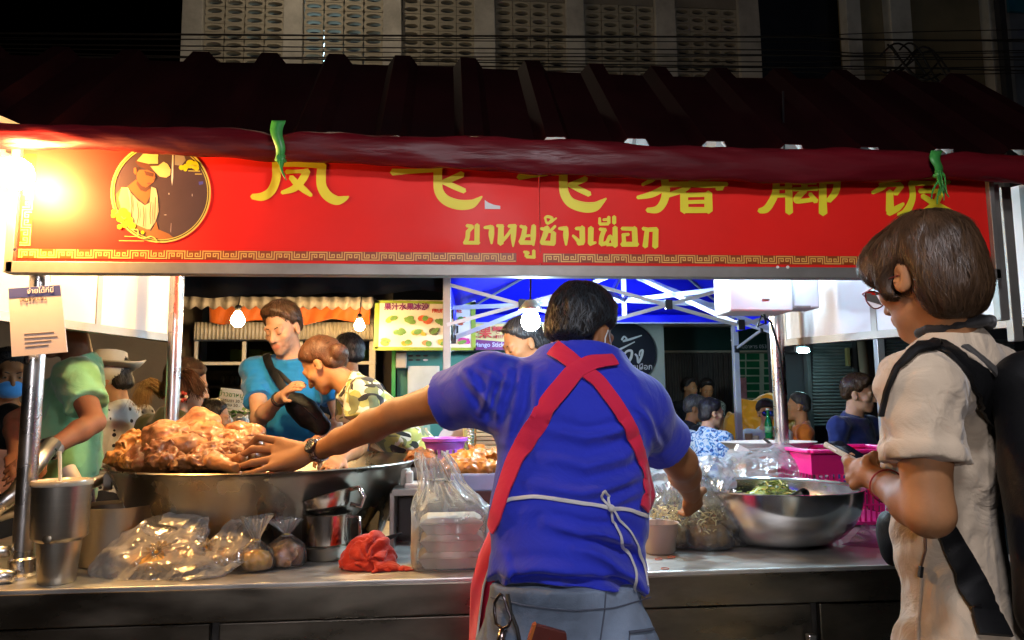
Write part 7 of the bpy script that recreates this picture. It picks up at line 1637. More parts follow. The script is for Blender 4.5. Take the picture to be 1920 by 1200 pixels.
# ---- cups: upright measure, tilted dipper on it, dish beneath
c = Vector((at(612, 1020, 2.40).x, 2.40, ZC+.001)); DSH = M('dish_steel', (.45, .42, .36), .28, 1., var=.1); CUPS = M('cup_steel', (.55, .50, .44), .2, 1., var=.12, rvar=.06)
dsh = lathe_thing('steel_dish', 'shallow steel dish under the measuring cup', 'dish', c, [('dish', [(0, 0), (.055, 0), (.07, .012), (.086, .042), (.09, .044), (.085, .046), (.066, .018), (0, .008)], DSH)])
c2 = c+Vector((0, 0, .02)); h2 = at(610, 960, 2.40).z-c2.z
cup = lathe_thing('measuring_cup', 'upright steel measuring cup with flat side handle', 'cup', c2, [('cup_wall', [(0, 0), (.068, 0), (.072, .004), (.076, h2-.004), (.080, h2), (.076, h2), (.07, .008), (0, .006)], CUPS)])
MB().tube([c2+Vector((.07, -.02, h2-.012)), c2+Vector((.104, -.03, h2-.014)), c2+Vector((.106, -.03, h2*.3)), c2+Vector((.074, -.02, h2*.22))], .006, 8).build('handle', CUPS, cup, smooth=True)
c3 = c2+Vector((-.002, 0, h2+.032)); Rt = Euler((-.12, -.28, 0)).to_matrix()
dp = thing('dipper', 'tilted steel dipper resting on top of the measuring cup', 'dipper', tuple(c3))
MB().lathe([(0, -.036), (.05, -.034), (.068, -.02), (.082, .016), (.086, .018), (.081, .02), (.064, -.014), (0, -.028)], c3, 36, Rt).build('bowl', CUPS, dp, smooth='auto')
MB().tube([c3+Rt @ Vector((.078, -.01, .014)), c3+Rt @ Vector((.108, -.012, .012)), c3+Rt @ Vector((.116, -.012, -.02)), c3+Rt @ Vector((.100, -.012, -.045)), c3+Rt @ Vector((.07, -.01, -.03))], .008, 10).build('handle', CUPS, dp, smooth=True)
# cleaver handle and dark spoon
kn_ = thing('cleaver', 'wooden handled cleaver leaning behind the red cloth', 'cleaver', tuple(at(700, 1000, 2.55))); MB().prism([at(x, y, 2.56) for x, y in ((686, 992), (694, 978), (708, 958), (712, 960), (706, 1010), (694, 1008))], (0, .014, 0)).build('handle', M('yellow_wood', (.42, .27, .07), .5, var=.2), kn_, bevel=.002)
MB().prism([at(x, y, 2.565) for x, y in ((690, 1005), (708, 1005), (712, 1036), (686, 1036))], (0, .003, 0)).build('blade', STEELD, kn_)
sp = MB().tube([at(700, 1018, 2.42), at(725, 1010, 2.40), at(742, 1004, 2.38), at(753, 1000, 2.37)], [.006, .008, .006, .003], 10).build('spoon_handle', RUBBER, smooth=True); sp.name = 'black_spoon'; tag(sp, 'black spoon handle sticking out behind the red cloth', 'spoon')
# ---- red cloth, crumpled
S = Sdf(.0042); rc = at(698, 1035, 2.27)
S.ell(at(690, 1052, 2.27), (.085, .07, .042), None, .03); S.ell(at(692, 1030, 2.28), (.058, .05, .045), None, .03); S.cap(at(715, 1066, 2.22), at(776, 1076, 2.20), .034, .018, .02, flat=(Z, .7)); S.cap(at(672, 1064, 2.24), at(700, 1078, 2.19), .03, .02, .02, flat=(Z, .6)); S.cap(at(705, 1012, 2.28), at(722, 1030, 2.27), .022, .02, .02)
def crump(P, d):
    P0 = P; P = warp(P, .014, 14., 2.); x = P[:, 0]-rc.x; z = P[:, 2]-rc.z+.01; y = P[:, 1]-rc.y; r = np.sqrt(x*x+z*z+.3*y*y); a = np.arctan2(z, x)
    f1 = np.sin(a*3+r*70+fbm(P, 9, .3)*3.2); f2 = np.sin((x*.8+z*.6-y*.7)*95+fbm(P, 11, 4.)*4.5)
    return np.maximum(d+.010*(1-np.abs(f1))**1.5*np.clip(.7+vnoise(P, 14, 5.), .1, 1.2)+.008*(1-np.abs(f2))**1.5-.004+.0016*fbm(P, 45, 1.), ZC+.001-P0[:, 2])
S.post(crump); o = S.build('red_cloth', cloth('red_rag', (.42, .018, .004), var=.12, wr=.5, wscale=18, weave=.6)); tag(o, 'crumpled red cloth on the counter edge', 'cloth')
# ---- foam boxes in a thin white bag
FOAM = M('foam', (.74, .66, .52), .7, var=.05, scale=30, bump=.2, bscale=240)
bx = at(843, 1070, 2.24); 
for i in range(3):
    z0 = ZC+.003+i*.048; cx_ = at(846+(-2, 2, 0)[i], 1000, 2.25).x; y0 = 2.25
    t = thing('foam_box', ('lowest foam box in the white bag', 'middle foam box in the white bag', 'topmost foam box in the white bag')[i], 'food box', (cx_, y0, z0), 'foam boxes in the white bag')
    m = MB(); w0, w1 = .070, .088; d0, d1 = .058, .07
    for (w, d, z) in ((w0, d0, 0), (w1, d1, .028), (w1+.004, d1+.004, .030), (w1+.004, d1+.004, .033)): m.v += [Vector((cx_+sx*w, y0+sy*d, z0+z)) for sx, sy in ((-1, -1), (1, -1), (1, 1), (-1, 1))]
    for k in range(3):
        for j in range(4): m.f.append((k*4+j, k*4+(j+1) % 4, k*4+4+(j+1) % 4, k*4+4+j))
    m.f += [(3, 2, 1, 0), (12, 13, 14, 15)]; m.build('base', FOAM, t, bevel=.003)
    m = MB(); z1 = z0+.0335
    for (w, d, z) in ((w1+.003, d1+.003, 0), (w1, d1, .003), (w0, d0, .0145)): m.v += [Vector((cx_+sx*w, y0+sy*d, z1+z)) for sx, sy in ((-1, -1), (1, -1), (1, 1), (-1, 1))]
    for k in range(2):
        for j in range(4): m.f.append((k*4+j, k*4+(j+1) % 4, k*4+4+(j+1) % 4, k*4+4+j))
    m.f += [(3, 2, 1, 0), (8, 9, 10, 11)]; m.build('lid', FOAM, t, bevel=.003)
FILM = plastic_film('bag_film', (.9, .88, .82), .58, .3, 26); FILMS = plastic_film('small_bag_film', (.9, .88, .82), .07, .12, 34); FILMW = plastic_film('white_bag_film', (.94, .91, .85), .30, .12, 16); FILMC = plastic_film('clear_bag_film', (.85, .9, .95), .12, .1, 30)
def film_bag(name, label, c, prof, mat, cat='plastic bag', group=None, n=64, wr=.10, fr=9, seed=0, neck=None, tilt=(0, 0), sx=1., sy=1., parent=None, close=True, upper=None):
    """thin bag: profile (radius, height) rings with pleats that deepen towards the neck; sits at c"""
    rg = np.random.default_rng(seed); m = MB(); k = len(prof); ph = rg.uniform(0, 6, 8); P = []
    zz = np.linspace(0, k-1, (k-1)*6+1)
    R_ = np.interp(zz, range(k), [p[0] for p in prof]); H_ = np.interp(zz, range(k), [p[1] for p in prof]); W_ = np.interp(zz, range(k), [p[2] if len(p) > 2 else wr for p in prof])
    for i in range(len(zz)):
        u = i/(len(zz)-1)
        for j in range(n):
            a = 2*math.pi*j/n; w = W_[i]*(math.sin(a*fr+ph[0]+1.5*math.sin(u*4+ph[1]))*.5+.35*math.sin(a*(fr*2+1)+ph[2]-u*5)+.3*math.sin(a*3+ph[3]+u*6))
            r = R_[i]*(1+w); dz = .25*W_[i]*R_[i]*math.sin(a*2+ph[4]+u*3)*(1 if 0 < i else 0)
            m.v.append(Vector((c[0]+r*math.cos(a)*sx+tilt[0]*H_[i], c[1]+r*math.sin(a)*sy+tilt[1]*H_[i], c[2]+max(H_[i]+dz, .0012))))
    for i in range(len(zz)-1):
        for j in range(n): j2 = (j+1) % n; m.f.append((i*n+j, i*n+j2, (i+1)*n+j2, (i+1)*n+j))
    if close: m.f.append(tuple(range(n))[::-1])
    if parent is None:
        o = m.build(name, mat, smooth=True, fix=False); return tag(o, label, cat, group)
    if upper: return m.build(name, mat, parent, smooth=True, fix=False, mats=[mat, upper], midx=[1 if (q//n) > len(zz)*.58 else 0 for q in range(len(m.f))])
    return m.build(name, mat, parent, smooth=True, fix=False)
cb_ = Vector((at(846, 1000, 2.25).x, 2.25, ZC+.001))
wbag = thing('carrier_bag', 'thin white carrier bag knotted round three foam boxes', 'plastic bag', tuple(cb_))
m = MB(); rg = np.random.default_rng(5); n = 80; zz = [0, .004, .05, .10, .15, .17, .20, .235, .26, .29, .32]
rx = [.10, .112, .114, .113, .112, .108, .090, .064, .054, .050, .040]; ry = [.08, .09, .095, .094, .09, .082, .062, .040, .034, .036, .030]; wv = [.03, .06, .07, .07, .07, .10, .18, .24, .24, .28, .34]
fz = np.linspace(0, len(zz)-1, 61)
for i, q in enumerate(fz):
    z = np.interp(q, range(len(zz)), zz); a_ = np.interp(q, range(len(zz)), rx); b_ = np.interp(q, range(len(zz)), ry); w_ = np.interp(q, range(len(zz)), wv)
    for j in range(n):
        a = 2*math.pi*j/n; ca, sa = math.cos(a), math.sin(a); k = (abs(ca)**4+abs(sa)**4)**-.25 if z < .16 else 1+((abs(ca)**4+abs(sa)**4)**-.25-1)*max(0, 1-(z-.16)/.06)
        w = 1+w_*(math.sin(a*7+q*.35)*.5+.4*math.sin(a*13-q*.5+1)+.25*math.sin(a*4+q*.9))
        m.v.append(cb_+Vector((a_*ca*k*w-.36*max(0, z-.16), b_*sa*k*w, z+(.010*math.sin(a*2+1) if z > .25 else 0))))
for i in range(60):
    for j in range(n): j2 = (j+1) % n; m.f.append((i*n+j, i*n+j2, (i+1)*n+j2, (i+1)*n+j))
m.build('bag_body', FILMW, wbag, smooth=True, fix=False)
# second handle loop of the bag falling to the right
m = MB(); m.grid(lambda u, v: at(868+u*46+6*math.sin(v*5), 918+u*20+v*(78-36*u)+5*math.sin(u*8+v*3), 2.22-.04*math.sin(v*3)), 16, 16); m.build('bag_ear', FILMW, wbag, smooth=True, fix=False)
m = MB(); m.grid(lambda u, v: at(772+u*30+4*math.sin(v*7), 1050+v*26+4*math.sin(u*9), 2.19+.05*u), 12, 10); m.build('bag_corner', FILMW, wbag, smooth=True, fix=False)
# ---- knotted soup bags at the left
SOUP = M('brown_broth', (.62, .33, .07), .35, var=.4, scale=22, sss=.25); SAUCE = M('dark_sauce_meat', (.34, .15, .035), .45, sss=.4, var=.5, scale=40, bump=.8, bscale=70, bdist=.004, coat=.4); BRB = M('rubber_band', (.5, .36, .1), .5)
def soup_bag(label, px_, py_, Y, r, h, mat, seed, group='knotted food bags on the counter', flatn=.8, ruff=.05, chunky=False, zoff=.001):
    c = Vector((at(px_, py_, Y).x, Y, ZC+zoff)); t = thing('food_bag', label, 'food bag', tuple(c), group); S = Sdf(.004); S.ell(c+Vector((0, 0, h*.40)), (r*.92, r*.86, h*.40), None, .01)
    S.post(lambda P, d: np.maximum(d+(.013 if chunky else .009)*fbm(P, 34 if chunky else 20, seed), ZC+zoff+.0008-P[:, 2])); S.build('contents', mat, t)
    film_bag('film', None, c, [(r*.6, 0, .03), (r*1.0, .006, .08), (r*1.04, h*.35, .09), (r*.86, h*.7, .12), (r*.30, h*1.0, .22), (r*.15, h*1.08, .3), (r*.42, h*1.08+ruff*.5, .3), (r*.75, h*1.08+ruff*1.1, .35)], FILMS, parent=t, seed=seed, fr=11, sy=.92, upper=FILM)
    MB().tube([c+Vector((r*.15*math.cos(a), r*.15*math.sin(a), h*1.075+.002*math.sin(a*3))) for a in np.linspace(0, 6.283, 17)[:-1]], .0028, 6, closed=True).build('rubber_band', BRB, t, smooth=True); return t
soup_bag('knotted bag of shredded brown sauce meat beside the measuring cup', 536, 1060, 2.31, .058, .085, SAUCE, 3, chunky=True, ruff=.04)
soup_bag('smaller knotted bag of brown broth left of the sauce bag', 478, 1070, 2.26, .055, .08, SOUP, 4, ruff=.06)
# big carrier bag with two soup bags lying in it
def lying_soup(label, px_, py_, Y, r, ang, seed):
    c = Vector((at(px_, py_, Y).x, Y, ZC+.036)); t = thing('soup_bag', label, 'food bag', tuple(c), 'soup bags lying in the big carrier bag'); d = Vector((math.cos(ang), math.sin(ang), .25)).normalized()
    S = Sdf(.004); S.ell(c, (r*1.25, r*.95, .034), Matrix.Rotation(ang, 3, 'Z')); S.post(lambda P, dd: np.maximum(dd+.002*fbm(P, 20, seed), ZC+.0015-P[:, 2])); S.build('contents', SOUP, t)
    # gathered rosette where the bag is tied
    x = d.cross(Z).normalized(); y = x.cross(d); e = c+Vector((0, -r*.55, .022)); dd = Vector((0, -.75, .65)).normalized(); x = Vector((1, 0, 0)); y = dd.cross(x)
    m = MB(); n = 60; prof = [(.042, -.010), (.036, .004), (.022, .012), (.008, .014), (.006, .018), (.016, .022)]
    for (rr, hh) in prof:
        for j in range(n): a = 2*math.pi*j/n; q = rr*(1+.16*math.sin(a*15)*(rr > .007)); m.v.append(e+x*q*math.cos(a)+y*q*math.sin(a)+dd*(hh+.003*math.sin(a*15)))
    for i in range(len(prof)-1):
        for j in range(n): j2 = (j+1) % n; m.f.append((i*n+j, i*n+j2, (i+1)*n+j2, (i+1)*n+j))
    m.build('gathered_film', plastic_film('rosette_film', (.75, .6, .36), .55, .3, 40) if 'rosette_film' not in bpy.data.materials else bpy.data.materials['rosette_film'], t, smooth=True, fix=False)
lying_soup('soup bag with gathered top facing forward in the big carrier bag', 305, 1062, 2.26, .075, 0., 1); lying_soup('soup bag lying at the right end of the big carrier bag', 395, 1056, 2.30, .07, .2, 2)
cbag = thing('clear_carrier_bag', 'large crumpled clear carrier bag slumped over two soup bags', 'plastic bag', tuple(at(320, 1080, 2.26)))
def sheet(parent, name, rows, mat, wr=.006, f=20, seed=0, nu=80, nv=66):
    """crumpled film through a grid of control points rows[i][j]=(px,py,Y)"""
    G = np.array([[list(at(*p)) for p in r_] for r_ in rows]); a, b, _ = G.shape
    U = np.linspace(0, a-1, nu+1); V = np.linspace(0, b-1, nv+1)
    def cr(A, t, n_):
        i = np.clip(np.floor(t).astype(int), 0, n_-2); w = (t-i)[:, None, None]; p0 = A[np.clip(i-1, 0, n_-1)]; p1 = A[i]; p2 = A[i+1]; p3 = A[np.clip(i+2, 0, n_-1)]
        return .5*(2*p1+(p2-p0)*w+(2*p0-5*p1+4*p2-p3)*w*w+(3*p1-p0-3*p2+p3)*w**3)
    Q = cr(G, U, a); Q = np.swapaxes(cr(np.swapaxes(Q, 0, 1), V, b), 0, 1)
    nz = np.stack([fbm(Q, f, seed+k, 3) for k in range(3)], -1); rdg = np.abs(vnoise(Q, f*1.6, seed+9))[..., None]
    rd2 = (.35-np.abs(vnoise(Q*np.array([1, 1, .45]), f*4.2, seed+5)))[..., None]
    Q = Q+wr*nz+wr*1.2*rdg*np.array([0, -1, .4])+wr*.4*rd2*np.array([.2, -1, .3]); Q[..., 2] = np.maximum(Q[..., 2], ZC+.0015)
    idx = np.arange((nu+1)*(nv+1)).reshape(nu+1, nv+1); F = np.stack([idx[:-1, :-1], idx[1:, :-1], idx[1:, 1:], idx[:-1, 1:]], -1).reshape(-1, 4)
    return mesh(name, Q.reshape(-1, 3), F, mat, parent, True)
sheet(cbag, 'bag_front', [[(172, 1060, 2.30), (215, 1010, 2.32), (285, 972, 2.34), (345, 958, 2.36)], [(166, 1082, 2.24), (225, 1040, 2.25), (300, 1010, 2.27), (388, 968, 2.33)], [(195, 1096, 2.20), (250, 1070, 2.19), (320, 1040, 2.21), (384, 1004, 2.28)], [(235, 1099, 2.17), (290, 1093, 2.165), (345, 1072, 2.17), (400, 1032, 2.24)], [(275, 1100, 2.15), (330, 1096, 2.15), (390, 1080, 2.16), (440, 1048, 2.22)], [(320, 1098, 2.155), (360, 1092, 2.16), (420, 1076, 2.18), (470, 1044, 2.24)]], FILM, .010, 16, 1)
sheet(cbag, 'bag_handle', [[(345, 958, 2.36), (300, 968, 2.34), (262, 985, 2.30), (285, 1010, 2.27)], [(375, 962, 2.35), (340, 975, 2.33), (300, 995, 2.28), (310, 1018, 2.26)], [(388, 975, 2.34), (385, 985, 2.32), (345, 1010, 2.27), (340, 1028, 2.25)], [(385, 990, 2.33), (392, 1003, 2.31), (380, 1018, 2.27), (365, 1032, 2.25)]], FILM, .006, 22, 3, 26, 26)
sheet(cbag, 'bag_tail', [[(385, 1020, 2.27), (410, 995, 2.30), (440, 965, 2.33), (448, 958, 2.34)], [(400, 1040, 2.24), (430, 1015, 2.27), (455, 985, 2.30), (466, 972, 2.32)], [(420, 1060, 2.22), (450, 1030, 2.24), (470, 1005, 2.28), (478, 985, 2.31)], [(440, 1070, 2.21), (470, 1045, 2.23), (488, 1020, 2.26), (500, 978, 2.30)]], FILM, .008, 20, 5, 26, 26)
o = sheet(None, 'film_sheet', [[(378, 980, 2.44), (398, 940, 2.45), (418, 920, 2.46)], [(400, 985, 2.42), (420, 945, 2.44), (438, 926, 2.45)], [(430, 990, 2.41), (446, 955, 2.42), (456, 944, 2.43)], [(460, 996, 2.4), (474, 975, 2.4), (486, 960, 2.41)]], FILMC, .010, 14, 7, 26, 26); tag(o, 'clear film sheet standing up behind the carrier bag', 'plastic film')
# ---- clutter in the middle behind the foam boxes
dk = thing('steel_box', 'steel box with dark open front beside the tub', 'box', (at(770, 980, 2.62).x, 2.62, ZC)); 
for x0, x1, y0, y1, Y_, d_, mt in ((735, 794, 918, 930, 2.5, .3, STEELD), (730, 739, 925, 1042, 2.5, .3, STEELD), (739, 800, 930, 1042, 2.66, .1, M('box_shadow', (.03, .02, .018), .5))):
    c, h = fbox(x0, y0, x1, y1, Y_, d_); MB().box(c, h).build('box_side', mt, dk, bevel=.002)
wc_ = thing('white_caddy', 'small cream plastic caddy on the steel box', 'caddy', tuple(at(782, 915, 2.55))); c, h = fbox(757, 907, 802, 924, 2.55, .1); MB().box(c, h).build('base', CREAM, wc_, bevel=.008); c, h = fbox(759, 884, 774, 908, 2.57, .05); MB().box(c, h).build('knob', CREAM, wc_, bevel=.008)
tr = thing('meat_tray', 'blue white tray of braised meat left of the vendor', 'tray', tuple(at(895, 900, 2.75))); c, h = fbox(845, 888, 960, 921, 2.62, .34); MB().box((c.x, c.y, c.z), h).build('tray_body', M('tray_blue', (.30, .40, .62), .3, var=.15, coat=.4), tr, bevel=.006)
c, h = fbox(840, 922, 960, 1010, 2.6, .4); MB().box((c.x, c.y, (c.z+h[2]+ZC)/2), (h[0], h[1], (c.z+h[2]-ZC)/2)).build('stand', M('dark_wood', (.06, .018, .014), .5), tr)
lump('orange braised meat heaped on the blue white tray', PORKO, [((850, 872, 2.72), (872, 880, 2.72), .04, .035, .02), ((890, 862, 2.76), (.075, .06, .045)), ((925, 868, 2.78), (.07, .06, .05)), ((905, 878, 2.68), (.08, .05, .03)), ((870, 878, 2.68), (.06, .04, .025))], amp=.008, f=30, ridge=.016, group='braised meat behind the tub')
lump('dark braised meat at the right end of the tray', PORKD, [((942, 872, 2.76), (.05, .05, .05)), ((955, 862, 2.8), (.05, .05, .05))], amp=.008, f=34, ridge=.014, group='braised meat behind the tub')
lump('small pile of dark meat just right of the tub rim', PORKD, [((782, 862, 2.9), (.05, .05, .03)), ((795, 856, 2.95), (.045, .045, .03)), ((800, 868, 2.86), (.035, .03, .03))], amp=.008, f=36, ridge=.014, group='braised meat behind the tub')
c, h = fbox(765, 874, 815, 900, 2.85, .2); o = MB().box(c, h).build('meat_rack', STEELD, bevel=.004); tag(o, 'small steel rack under the dark meat pile', 'rack')
# purple basket with cutouts
pb = thing('purple_basket', 'small purple plastic basket with slotted sides', 'basket', tuple(at(835, 860, 3.0))); PUR = M('purple_plastic', (.36, .10, .52), .35, var=.06); c = at(834, 868, 3.05)
MB().lathe([(.062, 0), (.064, .012), (.068, .03)], c, 32).build('base_band', PUR, pb, smooth=True); MB().lathe([(.074, .055), (.084, .085), (.092, .088), (.094, .1), (.088, .102), (.080, .086), (.072, .055)], c, 36).build('rim', PUR, pb, smooth='auto')
for k in range(20):
    a = 2*math.pi*k/20; p = c+Vector((.066*math.cos(a), .066*math.sin(a), .014)); q_ = c+Vector((.074*math.cos(a), .074*math.sin(a), .058)); MB().bar(p, q_, .011, .004, up=(math.cos(a), math.sin(a), 0)).build('slat', PUR, pb)
# plate standing behind
pt = thing('pale_plate', 'pale grey plate standing on edge behind the purple basket', 'plate', tuple(at(852, 838, 3.2))); MB().lathe([(0, 0), (.05, 0), (.075, .012), (.078, .015), (.05, .006), (0, .006)], at(851, 840, 3.2), 32, Euler((math.pi/2-.2, 0, .2)).to_matrix(), sx=1.0, sy=1.25).build('disc', M('plate_grey', (.4, .36, .34), .4), pt, smooth='auto')
# slatted stack of bamboo steamer trays
bs = thing('tray_stack', 'stack of thin brown wooden trays behind the vendor\'s elbow', 'trays', tuple(at(905, 830, 3.1))); WD = [M('wood_'+n_, c_, .6, var=.15, scale=10, stretch=(1, 9, 9)) for n_, c_ in (('tan', (.36, .25, .12)), ('brown', (.26, .16, .08)), ('red', (.24, .10, .06)))]
for i in range(13):
    y0 = 770+i*8.2; c, h = fbox(893+random.uniform(-2, 2), y0, 1000, y0+6.6, 3.1, .25); MB().box(c, h, Matrix.Rotation(random.uniform(-.012, .012), 3, 'Y')).build('slat', random.choice(WD), bs, bevel=.0015)
cf = thing('silver_coil', 'silver and yellow packet of coiled film beside the tray stack', 'packet', tuple(at(880, 820, 3.12)))
for i in range(16):
    y0 = 782+i*5.6; p = at(888+2*math.sin(i*1.3), y0, 3.08); MB().tube([p, p+Vector((-.02, -.02, .004)), p+Vector((-.03, .01, .008))], .004, 6).build('coil', POLE, cf, smooth=True)
c, h = fbox(868, 782, 886, 880, 3.12, .05); MB().box(c, h).build('packet_body', M('packet_yellow', (.42, .40, .14), .4, var=.4, scale=20), cf, bevel=.01)
# ---- right-hand side: steel bowl with shredded greens
c = Vector((at(1452, 960, 2.50).x, 2.50, ZC+.001)); rz = at(1478, 912, 2.50).z-c.z
bw = thing('mixing_bowl', 'big steel mixing bowl of shredded pickled greens', 'bowl', tuple(c)); BWL = M('bowl_steel', (.72, .72, .73), .16, 1., var=.06, scale=3, rvar=.05)
pf = [(0, 0), (.13, 0)]+[(.13+.155*math.sin(t)**.9, rz*(1-math.cos(t))**.92) for t in np.linspace(.12, math.pi/2, 16)]; pf += [(.291, rz+.002), (.292, rz+.005), (.286, rz+.005), (.280, rz-.002)]+[(.125+.150*math.sin(t)**.9, .006+(rz-.01)*(1-math.cos(t))**.92) for t in np.linspace(math.pi/2, .12, 12)]+[(0, .008)]
MB().lathe(pf, c, 72).build('bowl', BWL, bw, smooth='auto')
vg = thing('pickled_greens', 'heap of yellow green shredded pickles in the mixing bowl', 'food', tuple(c+Vector((.0, 0, rz*.5)))); VGM = [M('pickle_'+n_, c_, .4, var=.3, scale=30) for n_, c_ in (('yellow', (.42, .36, .06)), ('green', (.20, .24, .03)), ('dark', (.06, .09, .02)))]
S = Sdf(.006); S.ell(c+Vector((0, 0, rz*.55)), (.20, .20, .045)); S.ell(c+Vector((.005, .02, rz*.72)), (.09, .08, .05)); S.post(noise_post(.010, 30)); hb_ = S.build('heap', VGM[1], vg)
for k, mt in enumerate(VGM):
    m = MB()
    for i in range(190):
        a = random.uniform(0, 6.28); rr = .17*math.sqrt(random.random()); zz_ = rz*.66+.065*max(0, 1-(rr/.10)**1.5)+random.uniform(0, .02); p = c+Vector((rr*math.cos(a), rr*math.sin(a), zz_)); an = random.uniform(0, 6.28); L = random.uniform(.012, .035)
        d = Vector((math.cos(an), math.sin(an), random.uniform(-.3, .7)))*L; m.tube([p-d/2, p+Vector((0, 0, .004)), p+d/2], .0022, 4)
    tag(m.build('shred', mt, vg, fix=False), kind='stuff')
m = MB()
for i in range(46):
    a = random.uniform(0, 6.28); t = random.uniform(.75, 1.) ; rr = .285*t; z_ = rz*(.55+.45*((t-.75)/.25)); p = c+Vector((rr*math.cos(a), rr*math.sin(a), z_+.003)); an = random.uniform(0, 6.28); m.tube([p, p+Vector((math.cos(an), math.sin(an), .2))*random.uniform(.006, .02)], .0016, 4)
tag(m.build('stray_shred', VGM[1], vg, fix=False), kind='stuff')
spn = MB().tube([c+Vector((.02, -.06, rz*.74)), c+Vector((.045, -.14, rz*.98)), c+Vector((.03, -.10, rz*.9))], [.02, .016, .01], 10).build('black_ladle', RUBBER, smooth=True); tag(spn, 'black ladle end lying in the shredded greens', 'ladle')
# ---- pink cup
c = Vector((at(1236, 1030, 2.36).x, 2.36, ZC+.001)); hh = at(1236, 980, 2.36).z-c.z
pc = lathe_thing('plastic_cup', 'cloudy plastic cup with pink sauce right of the vendor', 'cup', c, [('cup_wall', [(0, 0), (.045, 0), (.05, .006), (.062, hh), (.064, hh+.002), (.060, hh), (.048, .008), (0, .006)], M('cloudy_plastic', (.68, .56, .46), .35, var=.05, trans=.25)), ('sauce', [(.0505, .012), (.0545, .04), (0, .042)], M('pink_sauce', (.50, .12, .10), .3, var=.3, scale=40))])
for k in range(3):
    p = fol(1235+k*12, (1050, 1068, 1046)[k]); o = MB().tube([p+Vector((.011*math.cos(a), .011*math.sin(a), .003)) for a in np.linspace(0, 6.283, 17)[:-1]], .0013, 5, closed=True).build('rubber_band', M('red_band', (.45, .10, .06), .5) if k == 0 else bpy.data.materials['red_band'], smooth=True); tag(o, ('red rubber band lying nearest the pink cup', 'red rubber band lying at the counter edge', 'red rubber band lying beside the sprout bags')[k], 'rubber band', 'loose rubber bands')
# ---- bags of sprouts
SPR = M('sprout_straw', (.66, .55, .25), .4, var=.3, scale=30); VEGD = M('brown_vegetable', (.20, .115, .03), .5, var=.5, scale=40, bump=.8, bscale=50, bdist=.006)
for bi, (px_, Y_, r, h_) in enumerate(((1262, 2.46, .085, .15), (1325, 2.42, .085, .16), (1372, 2.46, .07, .13), (1300, 2.62, .10, .19))):
    c = Vector((at(px_, 1000, Y_).x, Y_, ZC+.001)); t = thing('sprout_bag', ('clear bag of sprouts right behind the pink cup', 'clear bag of sprouts and dark greens under the vendor\'s right hand', 'small clear bag of dark greens touching the mixing bowl', 'rearmost tall clear bag of sprouts')[bi], 'food bag', tuple(c), 'clear bags of sprouts')
    S = Sdf(.0055); S.ell(c+Vector((0, 0, h_*.26)), (r*.9, r*.85, h_*.28)); S.post(noise_post(.010, 34, bi)); S.post(lambda P, d: np.maximum(d, ZC+.002-P[:, 2])); S.build('greens', VEGD, t)
    m = MB()
    for i in range(190):
        a = random.uniform(0, 6.28); rr = r*.86*math.sqrt(random.random()); p = c+Vector((rr*math.cos(a), rr*math.sin(a)*.9, h_*random.uniform(.2, .82))); an = random.uniform(0, 6.28); d = Vector((math.cos(an), math.sin(an), random.uniform(-.8, .8)))*random.uniform(.012, .03); m.tube([p-d/2, p+Vector((0, 0, .003)), p+d/2], .0021, 4)
    tag(m.build('sprouts', SPR, t, fix=False), kind='stuff')
    film_bag('film', None, c, [(r*.7, 0, .03), (r*1.0, .006, .05), (r*1.05, h_*.4, .06), (r*1.0, h_*.8, .10), (r*.7, h_*1.05, .2), (r*.5, h_*1.15, .3), (r*.65, h_*1.3, .3)], FILMC, parent=t, seed=20+bi, fr=8)
# heap of loose clear bags behind, film draped to the pink basket
o = sheet(None, 'film_heap', [[(1206, 940, 2.62), (1215, 880, 2.70), (1235, 845, 2.85)], [(1245, 945, 2.58), (1255, 890, 2.66), (1268, 850, 2.85)], [(1290, 940, 2.60), (1300, 885, 2.68), (1312, 852, 2.85)], [(1340, 930, 2.66), (1345, 880, 2.74), (1352, 855, 2.88)], [(1380, 915, 2.80), (1385, 880, 2.85), (1390, 850, 2.95)]], plastic_film('heap_film', (.82, .88, .95), .5, .35, 30), .018, 16, 11, 60, 44); tag(o, 'heap of crumpled clear plastic bags behind the sprout bags', 'plastic bags')
o = sheet(None, 'film_drape', [[(1335, 905, 2.86), (1348, 868, 2.92), (1372, 848, 3.0), (1385, 838, 3.02)], [(1380, 905, 2.84), (1400, 862, 2.9), (1420, 846, 2.97), (1432, 838, 3.0)], [(1430, 905, 2.82), (1450, 868, 2.86), (1462, 846, 2.92), (1468, 834, 2.98)], [(1480, 905, 2.82), (1500, 880, 2.83), (1510, 865, 2.85), (1520, 850, 2.88)], [(1530, 908, 2.81), (1545, 895, 2.80), (1552, 888, 2.80), (1560, 880, 2.81)]], plastic_film('drape_film', (.85, .9, .96), .34, .4, 26), .012, 14, 13, 60, 44); tag(o, 'sheet of clear film draped over the pink basket', 'plastic film')
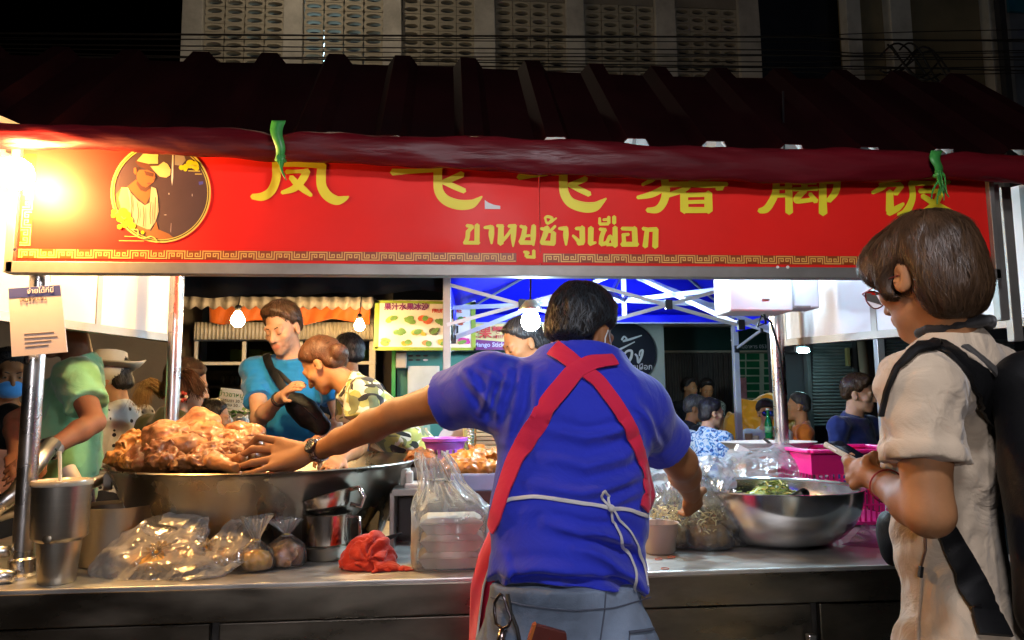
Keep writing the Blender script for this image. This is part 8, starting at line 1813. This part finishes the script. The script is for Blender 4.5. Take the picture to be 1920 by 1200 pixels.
# ---- pink basket with slotted sides
pk = thing('pink_basket', 'bright pink plastic basket behind the mixing bowl', 'basket', tuple(at(1580, 1000, 2.85))); PNK = M('pink_plastic', (.80, .02, .26), .35, var=.06, sss=.05)
yA, yB = 2.72, 3.05; xA, xB = at(1480, 860, 2.9).x, at(1660, 860, 2.72).x+.12; zT = at(1580, 836, 3.05).z; 
def bz(x, y, z): return Vector((x, y, z))
for (p, q_) in ((bz(xA, yA, zT), bz(xB, yA, zT)), (bz(xA, yB, zT), bz(xB, yB, zT)), (bz(xA, yA, zT), bz(xA, yB, zT)), (bz(xB, yA, zT), bz(xB, yB, zT))):
    MB().bar(p, q_, .03, .014).build('rim', PNK, pk, bevel=.004)
    MB().prism([p+Vector((0, 0, -.004)), q_+Vector((0, 0, -.004)), q_+Vector((0, 0, -.085)), p+Vector((0, 0, -.085))], Vector((.004, .004, 0))).build('upper_wall', PNK, pk)
    L = (q_-p).length; n_ = int(L/.022); dd = (q_-p)/n_
    for i in range(n_+1):
        a = p+dd*i; ctr = Vector(((xA+xB)/2, (yA+yB)/2, 0)); b = a+(ctr-Vector((a.x, a.y, 0)))*.06; MB().bar(a+Vector((0, 0, -.085)), Vector((b.x, b.y, ZC+.02)), .007, .004).build('slat', PNK, pk)
    for k in (.14, .2): MB().bar(p+Vector((0, 0, -k)), q_+Vector((0, 0, -k)), .005, .006).build('band', PNK, pk)
MB().box(((xA+xB)/2, (yA+yB)/2, ZC+.012), ((xB-xA)/2*.92, (yB-yA)/2*.92, .006)).build('base', PNK, pk)
wcp = MB().box(at(1567, 857, 2.82), (.03, .03, .012)).build('white_packet', M('packet_white', (.55, .65, .72), .3), bevel=.003); tag(wcp, 'small white packet lying in the pink basket', 'packet')
o = sheet(None, 'pink_bag', [[(1575, 1030, 2.40), (1600, 1000, 2.48), (1620, 985, 2.55)], [(1605, 1040, 2.36), (1630, 1008, 2.46), (1645, 990, 2.55)], [(1650, 1055, 2.33), (1665, 1020, 2.42), (1672, 1000, 2.5)]], plastic_film('pink_film', (.75, .3, .55), .6, .3, 24), .010, 18, 15, 26, 22); tag(o, 'crumpled pink plastic bag under the pink basket', 'plastic bag')
# ---- white tray with tongs at the rear of the counter
wt_ = thing('serving_tray', 'pale serving tray with tongs at the back of the counter', 'tray', tuple(at(1430, 840, 3.08))); c = at(1440, 836, 3.1)
MB().lathe([(0, 0), (.15, 0), (.185, .028), (.192, .03), (.15, .006), (0, .006)], c-Vector((0, 0, .012)), 40, sx=1.1, sy=.75).build('tray_body', WHITEP, wt_, smooth='auto'); MB().box(c-Vector((0, 0, (c.z-ZC)/2+.012)), (.14, .09, (c.z-ZC)/2-.002)).build('stand', M('tan_box', (.36, .27, .17), .6), wt_, bevel=.004)
MB().bar(at(1432, 822, 3.0), at(1452, 838, 2.98), .018, .01).build('tongs', RUBBER, wt_, bevel=.002); c, h = fbox(1382, 838, 1404, 852, 2.98, .03); MB().box(c, h, Matrix.Rotation(.5, 3, 'Y')).build('tissue', WHITEP, wt_)
MB().lathe([(.095, .012), (.1, .03), (.103, .03), (.09, .006)], at(1540, 838, 3.12)-Vector((0, 0, .02)), 36, sx=1.3, sy=.8).build('metal_lid', POLE, wt_, smooth='auto')
